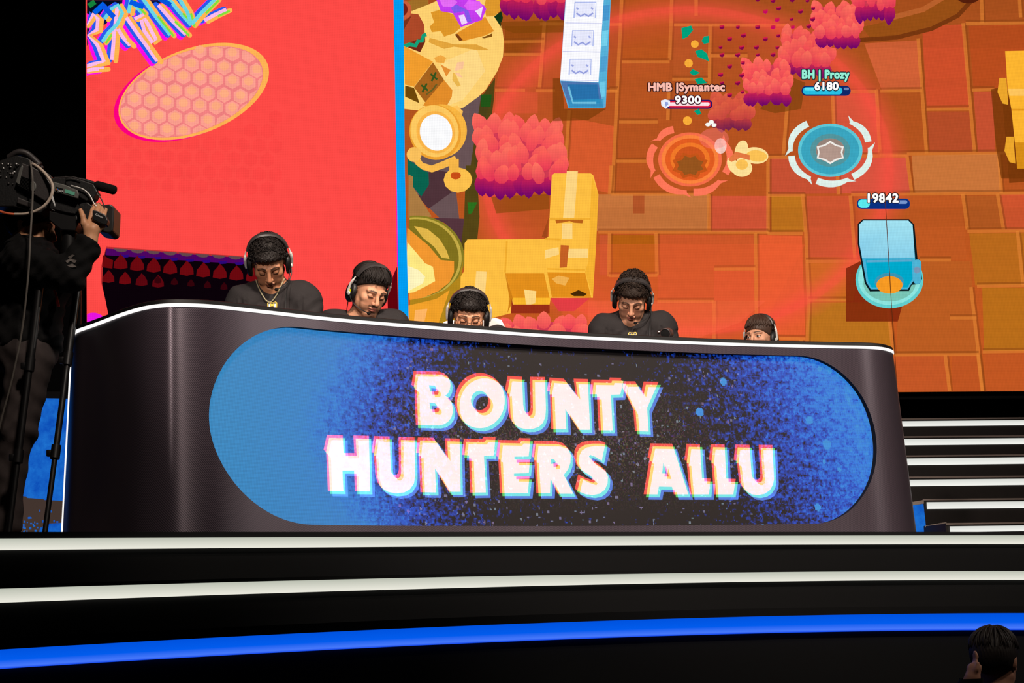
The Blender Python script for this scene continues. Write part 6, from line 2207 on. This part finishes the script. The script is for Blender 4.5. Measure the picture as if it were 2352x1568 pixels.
for hipP, kneeP, shinP, ankP, Yl in (((68, 832), (40, 985), (20, 1085), (14, 1205), 7.94), ((30, 830), (-8, 990), (-40, 1085), (-58, 1200), 8.16)):
    hp, kp, sp_, ap = W3(*hipP, Yl), W3(*kneeP, Yl - .02), W3(*shinP, Yl), W3(*ankP, Yl)
    legs.cone(hp, kp, .088, .070, .03); legs.cone(kp, sp_, .066, .058, .03); legs.cone(sp_, ap, .056, .056, .03)
    body.cone(hp, kp, .075, .054, .03); body.cone(kp, sp_, .052, .050, .03); body.cone(sp_, ap, .045, .034, .03)
    fp = np.array([ap[0], ap[1], .045])
    body.cone(ap, fp, .034, .032, .02); body.cone(fp, fp + np.array([.13, -.03, -.012]), .030, .026, .02)
    lg.append(fp)
lo, hi = np.array([-2.45, 7.55, -.01]), np.array([-1.55, 8.45, hcO[2] + .18])
xs = fine_axis(lo[0], hi[0], .013, [(hcO[0] - .12, WrR[0] + .09, .0042)])
ys = fine_axis(lo[1], hi[1], .013, [(7.79, 7.93, .0036), (7.96, 8.16, .006)])
zs = fine_axis(lo[2], hi[2], .013, [(WrR[2] - .04, hcO[2] + .13, .0036)])
pos, F = surf(body, xs, ys, zs)
fcO = face_colour(MO, (206, 150, 112), (160, 92, 80), (30, 22, 20), (24, 18, 16))
po = skin_mesh('person', pos, F, M_SKIN, None, fcO)
tag(po, 'person in dark clothes seen from the side, aiming the big television camera', 'person')
M_HOOD = mat('black_hooded_top', (11, 10, 11), 0.9, spec=0.2, noise=0.2, nscale=150, bump=0.3)
M_JEAN = mat('charcoal_jeans', (62, 54, 53), 0.85, spec=0.2, noise=0.28, nscale=26, bump=0.35)


def hood(P):
    d = smin(smin(torso(P), armR(P), .05), armL(P), .05)
    fold = .006 * np.sin(P[:, 2] * 60 + P[:, 0] * 40) * np.sin(P[:, 0] * 35 + 1) + .004 * np.sin(P[:, 2] * 120 - P[:, 0] * 90)
    d = d - .016 - fold
    for e, w_ in ((WrR, ElR), (WrL, ElL)):     # sleeves stop at the cuffs
        ax_ = (e - w_) / np.linalg.norm(e - w_)
        cut = (P - e) @ ax_ - .004
        near = np.linalg.norm(P - e, axis=1) < .13
        d = np.where(near, -smin(-d, -cut, .006), d)
    hole = sd_cone(P, hcO + np.array([-.005, 0, -.055]), hcO + np.array([.03, 0, .1]), .066, .10)
    d = -smin(-d, hole, .01)
    return -smin(-d, P[:, 2] - W3(54, 806, 8.0)[2], .01)


pos, F = surf(Form().fn(hood), fine_axis(lo[0], hi[0], .0085, []), fine_axis(lo[1], hi[1], .0095, []), fine_axis(.7, hi[2], .0085, []))
hd_ = skin_mesh('hooded_top', pos, F, M_HOOD, po)
# ribbed cuff and print on the sleeve
axd = (WrR - ElR) / np.linalg.norm(WrR - ElR)
MB().tube([tuple(WrR - axd * .032), tuple(WrR - axd * .022), tuple(WrR - axd * .002), tuple(WrR + axd * .004)], [.050, .054, .053, .046], 22).build('cuff', M_HOOD, hd_, smooth=True)


def trs(P):
    d = legs(P)
    d = smin(d, sd_ell(P, pel, np.array([.14, .155, .12])), .04)
    fold = .004 * np.sin(P[:, 2] * 48 + P[:, 0] * 60) * np.sin(P[:, 2] * 21) + .003 * np.sin(P[:, 2] * 95 - P[:, 0] * 70 + P[:, 1] * 40) * np.exp(-((P[:, 2] - .5) / .12) ** 2)
    return -smin(-(d - .010 - fold), P[:, 2] - .075, .006)


pos, F = surf(Form().fn(trs), fine_axis(lo[0], hi[0], .010, []), fine_axis(lo[1], hi[1], .011, []), fine_axis(.05, 1.1, .010, []))
tro = skin_mesh('trousers', pos, F, M_JEAN, po)
for fp in lg:
    sf = Form().cone(fp + np.array([-.05, .01, -.008]), fp + np.array([.14, -.03, -.014]), .046, .036, .02)
    sf.cone(fp + np.array([0, 0, 0]), fp + np.array([0, 0, .06]), .046, .050, .02)
    pos, F = surf(sf, fine_axis(fp[0] - .15, fp[0] + .25, .008, []), fine_axis(fp[1] - .15, fp[1] + .15, .008, []), fine_axis(-.03, .17, .008, []))
    pos[:, 2] = np.maximum(pos[:, 2], .001)
    skin_mesh('shoe', pos, F, mat('tan_shoe', (150, 116, 98), .7), po)
straight_hair('hair', MO, .040, .016, M_HAIR, po, 77, fringe=.01, nst=120)
p4_ = [W3(119, 660, 7.835), W3(124, 656, 7.835), W3(130, 672, 7.83), W3(137, 703, 7.83), W3(131, 704, 7.83), W3(126, 678, 7.83)]
MB().add([tuple(v) for v in p4_] + [tuple(v + np.array([0, .004, 0])) for v in p4_], [tuple(range(6)), tuple(range(11, 5, -1))] + [(i, i + 6, (i + 1) % 6 + 6, (i + 1) % 6) for i in range(6)]).build('lanyard', mat('red_ribbon', (226, 52, 44), .6), po)

# pale print on the forearm of the sleeve
m = MB()
hv = np.array([v.co for v in hd_.data.vertices]); hpx = proj(hv)
for row in ([(156, 590), (166, 584), (172, 586), (160, 594)], [(150, 599), (163, 593), (176, 598), (172, 604), (162, 600), (154, 604)], [(154, 610), (166, 605), (176, 612), (166, 614)]):
    q3 = []
    for x, y in row:
        k = np.argsort(np.hypot(hpx[:, 0] - x, hpx[:, 1] - y))[:12]
        q3.append(at_y(x, y, hv[k, 1].min() - .003))
    nq = len(q3)
    m.add([tuple(v) for v in q3] + [tuple(v + Vector((0, .002, 0))) for v in q3], [tuple(range(nq)), tuple(range(2 * nq - 1, nq - 1, -1))] + [(i, i + nq, (i + 1) % nq + nq, (i + 1) % nq) for i in range(nq)])
m.build('sleeve_print', mat('grey_print', (96, 88, 84), .8), hd_)

# ---- broadcast camera
YC = 7.97
croot = empty('television_camera', tuple(W3(95, 470, YC)))
tag(croot, 'large black broadcast camera with foam microphone and lens hood, pointing right', 'camera')
M_CAMG = mat('camera_grey', (50, 45, 45), .5, bump=.15, nscale=200)
M_CAMD = mat('camera_dark', (12, 11, 12), .5, bump=.2, nscale=120)
M_CAML = mat('camera_panel_grey', (92, 92, 88), .5)


def pxprism(pts, Y, depth, m, name, parent=croot, bev=.004):
    """profile seen from the side, extruded across the camera"""
    p = [at_y(x, y, Y) for x, y in pts]
    n = len(p)
    bm = bmesh.new()
    v0 = [bm.verts.new(q) for q in p]
    v1 = [bm.verts.new(q + Vector((0, depth, 0))) for q in p]
    bm.faces.new(v0); bm.faces.new(list(reversed(v1)))
    for i in range(n): bm.faces.new((v0[i], v1[i], v1[(i + 1) % n], v0[(i + 1) % n]))
    bmesh.ops.recalc_face_normals(bm, faces=bm.faces)
    if bev: bmesh.ops.bevel(bm, geom=list(bm.edges), offset=bev, segments=2, profile=.5, affect='EDGES')
    me = bpy.data.meshes.new(name); bm.to_mesh(me); bm.free()
    return link(name, me, m, parent)


pxprism([(-70, 392), (-20, 374), (38, 356), (62, 362), (92, 382), (118, 404), (122, 440), (112, 472), (92, 490), (30, 474), (-10, 474), (-70, 470)], YC - .07, .15, M_CAMD, 'body')
sp1 = pxprism([(50, 374), (72, 381), (100, 398), (119, 424), (118, 446), (104, 462), (40, 424), (36, 418)], YC - .092, .024, M_CAMG, 'side_plate')
m = MB()
for i in range(9):
    a_ = (46 - i * .7, 404 + i * 2.6); b_ = (72 - i * .5, 413 + i * 3.2)
    m.tube([at_y(*a_, YC - .0935), at_y(*b_, YC - .0935)], .0016, 5)
m.build('vent', M_BLACK, sp1)
MB().lathe([(.002, 0), (.022, 0), (.022, .004), (.018, .005), (.002, .005)], 24, Matrix.Translation(at_y(76, 428, YC - .0925)) @ Matrix.Rotation(PI / 2, 4, 'X') @ Matrix.Diagonal((.62, 1, 1, 1))).build('badge', M_CAML, sp1)
lp = pxprism([(123, 417), (150, 424), (178, 436), (181, 446), (178, 456), (150, 447), (122, 440)], YC - .085, .03, M_CAML, 'label_panel')


def text_obj(body_, name, p0, p1, hgt, m, parent, bold=.02):
    """flat word from p0 along p0->p1 facing the audience side"""
    V, Fs = text_polys(body_, bold)
    a = np.array(V); w_ = a[:, 0].max() - a[:, 0].min()
    x = Vector(p1) - Vector(p0); L_ = x.length; x.normalize()
    z = Vector((0, 0, 1)); z = (z - x * z.dot(x)).normalized()
    sx = L_ / w_; sy = hgt / .7
    vs = [tuple(Vector(p0) + x * ((vx - a[:, 0].min()) * sx) + z * (vy * sy)) for vx, vy in V]
    me = bpy.data.meshes.new(name); me.from_pydata(vs, [], Fs)
    return link(name, me, m, parent)


M_LBLW = mat('label_white', (220, 222, 222), .5); M_LBLG = mat('label_green', (96, 176, 150), .5)
pxprism([(128, 428), (145, 433), (144, 442), (127, 437)], YC - .0875, .002, M_BLACK, 'name_plate', lp, bev=0)
text_obj('NEP', 'lettering', at_y(133, 439, YC - .0885), at_y(144, 442, YC - .0885), .008, M_LBLW, lp)
m = MB()
for i, c in enumerate(((0, 1, 2, 3))):
    q = i * PI / 2
    m.ball(tuple(at_y(130.5 + 1.8 * math.cos(q), 434.5 + 1.8 * math.sin(q), YC - .0885)), .0026, 8, mi=i)
m.build('emblem', [mat('logo_blue', (40, 110, 220), .5), mat('logo_orange', (240, 150, 30), .5), mat('logo_red', (220, 50, 50), .5), mat('logo_green', (50, 160, 80), .5)], lp)
pxprism([(150, 434), (172, 441), (171, 449), (149, 442)], YC - .0875, .002, M_LBLG, 'green_plate', lp, bev=0)
pxprism([(118, 408), (150, 408), (196, 424), (214, 440), (206, 462), (188, 474), (172, 492), (150, 488), (112, 478)], YC - .05, .10, M_CAMD, 'lens_mount')
pxprism([(150, 406), (178, 410), (214, 422), (224, 440), (216, 454), (198, 462), (184, 454), (168, 436), (150, 424)], YC - .078, .07, M_CAMD, 'viewfinder')
# top handle, cable clamp and knobs
m = MB().tube(catmull([at_y(20, 362, YC), at_y(40, 350, YC - .01), at_y(60, 352, YC - .01), at_y(78, 366, YC), at_y(92, 380, YC)], 6), .014, 10)
m.build('handle', M_CAMG, croot, smooth=True)
rr = random.Random(9)
for i in range(30):
    x, y = rr.uniform(-5, 44), rr.uniform(376, 425)
    MB().ball(tuple(at_y(x, y, YC - .072)), rr.uniform(.003, .007), 8).build('button', (M_CAMG, M_SILVER, M_BLACK)[i % 3], croot, smooth=True)
for (x, y, r_) in ((86, 378, .010), (96, 384, .008), (153, 460, .007), (205, 424, .008)):
    MB().ball(tuple(at_y(x, y, YC - .05)), r_, 10).build('knob', M_CAMG, croot, smooth=True)
pxprism([(36, 418), (44, 390), (50, 378), (53, 382), (44, 424)], YC - .096, .01, M_CAML, 'latch', bev=.002)
pxprism([(40, 452), (70, 464), (68, 476), (38, 466)], YC - .082, .02, M_CAMG, 'lower_plate')
# microphone on top
mic = MB().tube([at_y(150, 408, YC - .03), at_y(190, 413, YC - .03), at_y(222, 423, YC - .03)], .0085, 10).build('microphone_tube', M_CAMD, croot, smooth=True)
a_, b_ = at_y(217, 424, YC - .03), at_y(268, 438, YC - .03)
d_ = (b_ - a_)
MB().tube([a_, a_ + d_ * .06, a_ + d_ * .12, a_ + d_ * .88, a_ + d_ * .96, b_], [.012, .018, .020, .020, .016, .006], 18).build('foam_windscreen', mat('black_foam', (26, 24, 24), .95, spec=.1, bump=.8, nscale=400), mic, smooth=True)
# lens with grip and hood
la, lb = at_y(156, 476, YC), at_y(246, 506, YC)
ax_ = (lb - la).normalized()
q_ = Vector((0, 0, 1)).rotation_difference(ax_).to_matrix().to_4x4()
LM = Matrix.Translation(la) @ q_
L_ = (lb - la).length
ln = MB().lathe([(.02, 0), (.038, .0), (.038, L_ * .3), (.045, L_ * .34), (.045, L_ * .55), (.041, L_ * .57), (.041, L_ * .66), (.052, L_ * .70), (.052, L_ * .80), (.056, L_ * .82), (.056, L_), (.03, L_)], 32, LM).build('lens', M_BLACKP, croot, smooth=True)
m = MB()
for t in (.60, .74, .86): m.lathe([(.050, L_ * t), (.0575, L_ * t), (.0575, L_ * t + .004), (.050, L_ * t + .004)], 32, LM)
m.build('lens_rings', M_YOKE, ln, smooth=True)
hp_ = [(228, 472), (252, 468), (262, 474), (261, 506), (259, 530), (250, 535), (224, 530), (220, 512), (226, 494)]
hood_o = pxprism(hp_, YC - .07, .14, mat('lens_hood_grey', (30, 28, 27), .45), 'lens_hood', ln, bev=.006)
gr = pxprism([(212, 482), (224, 484), (243, 494), (248, 506), (244, 517), (232, 514), (212, 504)], YC - .160, .045, M_BLACKP, 'zoom_grip', ln)
text_obj('Canon', 'lettering', at_y(218.5, 493, YC - .1612), at_y(236, 501.5, YC - .1612), .0085, M_LBLW, gr, bold=.01)
pxprism([(181, 468), (200, 464), (214, 474), (214, 500), (200, 508), (186, 492)], YC - .10, .05, M_CAMD, 'zoom_rocker', ln)
# cables
tape = catmull([at_y(66, 372, YC - .05), at_y(88, 384, YC - .09), at_y(108, 404, YC - .11), at_y(120, 424, YC - .12), at_y(119, 446, YC - .125), at_y(108, 466, YC - .125), at_y(88, 482, YC - .125), at_y(60, 491, YC - .12), at_y(34, 492, YC - .11)], 8)
MB().tube(tape, .0065, 10).build('taped_cable', mat('white_taped_cable', (196, 178, 162), .6, noise=.35, nscale=50), croot, smooth=True)
MB().tube(catmull([at_y(34, 492, YC - .11), at_y(8, 488, YC - .11), at_y(-40, 470, YC - .08)], 6), .0055, 8).build('orange_cable', mat('orange_cable', (214, 98, 56), .5), croot, smooth=True)
MB().tube(catmull([at_y(69, 369, YC - .10), at_y(74, 400, YC - .13), at_y(75, 450, YC - .15), at_y(70, 540, 7.70), at_y(64, 640, 7.68), at_y(50, 760, 7.70), at_y(28, 870, 7.72), at_y(4, 960, 7.74), at_y(-14, 1040, 7.76)], 8), .0042, 8).build('hanging_cord', mat('grey_cord', (96, 90, 84), .6), croot, smooth=True)
for pts in ([(125, 408), (150, 407), (166, 406), (186, 412)], [(164, 426), (190, 434), (206, 448), (218, 470), (236, 484)], [(222, 444), (232, 456), (238, 470), (240, 482)], [(88, 484), (96, 480), (110, 478), (126, 484)]):
    MB().tube(catmull([at_y(x, y, YC - .09) for x, y in pts], 6), .0028, 6).build('thin_cable', M_YOKE if pts[0][0] == 164 else M_CAMG, croot, smooth=True)
pxprism([(117, 452), (121, 448), (127, 470), (126, 474)], YC - .128, .003, M_LBLW, 'paper_tag', bev=0)

# ---- tripod carrying it
tr0 = W3(160, 575, YC)
troot = empty('tripod', (tr0[0], tr0[1], 0))
tag(troot, 'black tripod under the television camera, one leg crossing the desk edge', 'tripod')
M_TRI = mat('tripod_black', (17, 16, 17), .4)
pxprism([(112, 484), (176, 494), (180, 512), (172, 530), (140, 528), (112, 505)], YC - .04, .10, M_TRI, 'tilt_head', troot)
MB().tube([at_y(158, 520, YC + .01), at_y(160, 600, YC + .01)], .035, 14).build('column', M_TRI, troot, smooth=True)
for (a0, a1, ya, yb) in (((187, 590), (97, 1270), 7.98, 7.70), ((98, 604), (14, 1274), 7.83, 7.70), ((178, 600), (176, 1240), 8.05, 8.62)):
    A_, B_ = at_y(*a0, ya), at_y(*a1, yb)
    tt = B_ - A_
    B_ = A_ + tt * ((A_.z - .004) / (A_.z - B_.z))
    f = lambda t: A_ + (B_ - A_) * t
    lgm = MB().tube([f(0), f(.36)], .0165, 12).tube([f(.34), f(.68)], .0135, 12).tube([f(.66), f(1)], .0115, 12).build('leg', M_TRI, troot, smooth=True)
    for t in (.36, .675): MB().tube([f(t - .022), f(t + .022)], .0205, 12).box(tuple(f(t) + Vector((-.022, 0, -.004))), (.03, .022, .028), bev=.004).build('clamp', M_TRI, lgm, smooth=True)
    MB().tube([Vector(W3(160, 590, YC + .01)), f(0)], .016, 10).build('leg_bracket', M_TRI, troot, smooth=True)

# ------------------------------------------------------------------ dim figure of a visitor in front of the stage
hcS = W3(2286, 1520, 7.6)
MS = (Rmat(150, 5, 0), hcS)
vb = Form(); head_ops(vb, MS)
N = hcS + np.array([.0, -.02, -.15])
vb.cone(hcS + np.array([0, 0, -.05]), N, .052, .058, .03)
pelS = np.array([N[0], N[1], -1.96 + .86])
clo = Form()
clo.ell(pelS, (.15, .12, .12), 0); clo.cone(pelS, N + np.array([0, 0, -.18]), .125, .14, .06)
L1, R1 = N + np.array([-.165, 0, -.07]), N + np.array([.165, 0, -.07])
clo.cone(L1, R1, .06, .06, .06)
eL, wL = W3(2200, 1640, 7.48), W3(2234, 1556, 7.42)
clo.cone(L1, eL, .056, .046, .03); clo.cone(eL, wL, .044, .030, .03)
eR = R1 + np.array([.06, -.02, -.27]); wR = eR + np.array([-.06, -.12, -.18])
clo.cone(R1, eR, .056, .046, .03); clo.cone(eR, wR, .044, .030, .03)
for t in clo.ops:
    a = list(t); vb.ops.append(tuple(a[:5] + [max(a[5], .03)] + a[6:]))
hand_ops(vb, wL, np.array([.3, .2, .93]), np.array([1.0, .1, 0]), np.array([0, -1.0, 0]), .75, .35)
hand_ops(vb, wR, np.array([0, -.3, -.95]), np.array([0, 1.0, 0]), np.array([-1.0, 0, 0]), .92, .35)
lgs = Form()
for s in (-1, 1):
    h_, k_, a_ = pelS + np.array([s * .085, 0, -.04]), np.array([N[0] + s * .10, N[1] + .01, -1.96 + .48]), np.array([N[0] + s * .10, N[1], -1.96 + .09])
    lgs.cone(h_, k_, .08, .06, .03); lgs.cone(k_, a_, .058, .042, .03)
    vb.cone(h_, k_, .07, .052, .03); vb.cone(k_, a_, .050, .036, .03); vb.cone(a_, a_ + np.array([0, .12, -.05]), .036, .030, .02)
xs = fine_axis(N[0] - .40, N[0] + .36, .014, [(hcS[0] - .1, hcS[0] + .1, .006), (wL[0] - .05, wL[0] + .06, .005)])
pos, F = surf(vb, xs, fine_axis(N[1] - .35, N[1] + .32, .014, [(hcS[1] - .13, hcS[1] + .13, .006)]), fine_axis(-1.97, hcS[2] + .17, .014, [(wL[2] - .02, hcS[2] + .14, .006)]))
pos[:, 2] = np.maximum(pos[:, 2], -1.957)
vs_ = skin_mesh('person', pos, F, M_SKIN, None, face_colour(MS, (150, 108, 88), (120, 70, 60), (20, 16, 14), (20, 16, 14)))
tag(vs_, 'dim silhouette of a visitor with raised hand, in front of the blue light strip', 'person')
pos, F = surf(Form().fn(lambda P: np.maximum(clo(P) - .012, -(sd_cone(P, N + np.array([0, 0, -.03]), N + np.array([0, 0, .2]), .062, .07)))), fine_axis(N[0] - .42, N[0] + .38, .011, []), fine_axis(N[1] - .35, N[1] + .3, .012, []), fine_axis(-1.15, N[2] + .1, .011, []))
skin_mesh('jacket', pos, F, M_BLACK, vs_)
pos, F = surf(Form().fn(lambda P: lgs(P) - .012), fine_axis(N[0] - .3, N[0] + .3, .014, []), fine_axis(N[1] - .2, N[1] + .2, .014, []), fine_axis(-1.93, -1.0, .014, []))
skin_mesh('trousers', pos, F, M_BLACK, vs_)
straight_hair('hair', MS, .046, .014, M_HAIR, vs_, 55, nst=120)
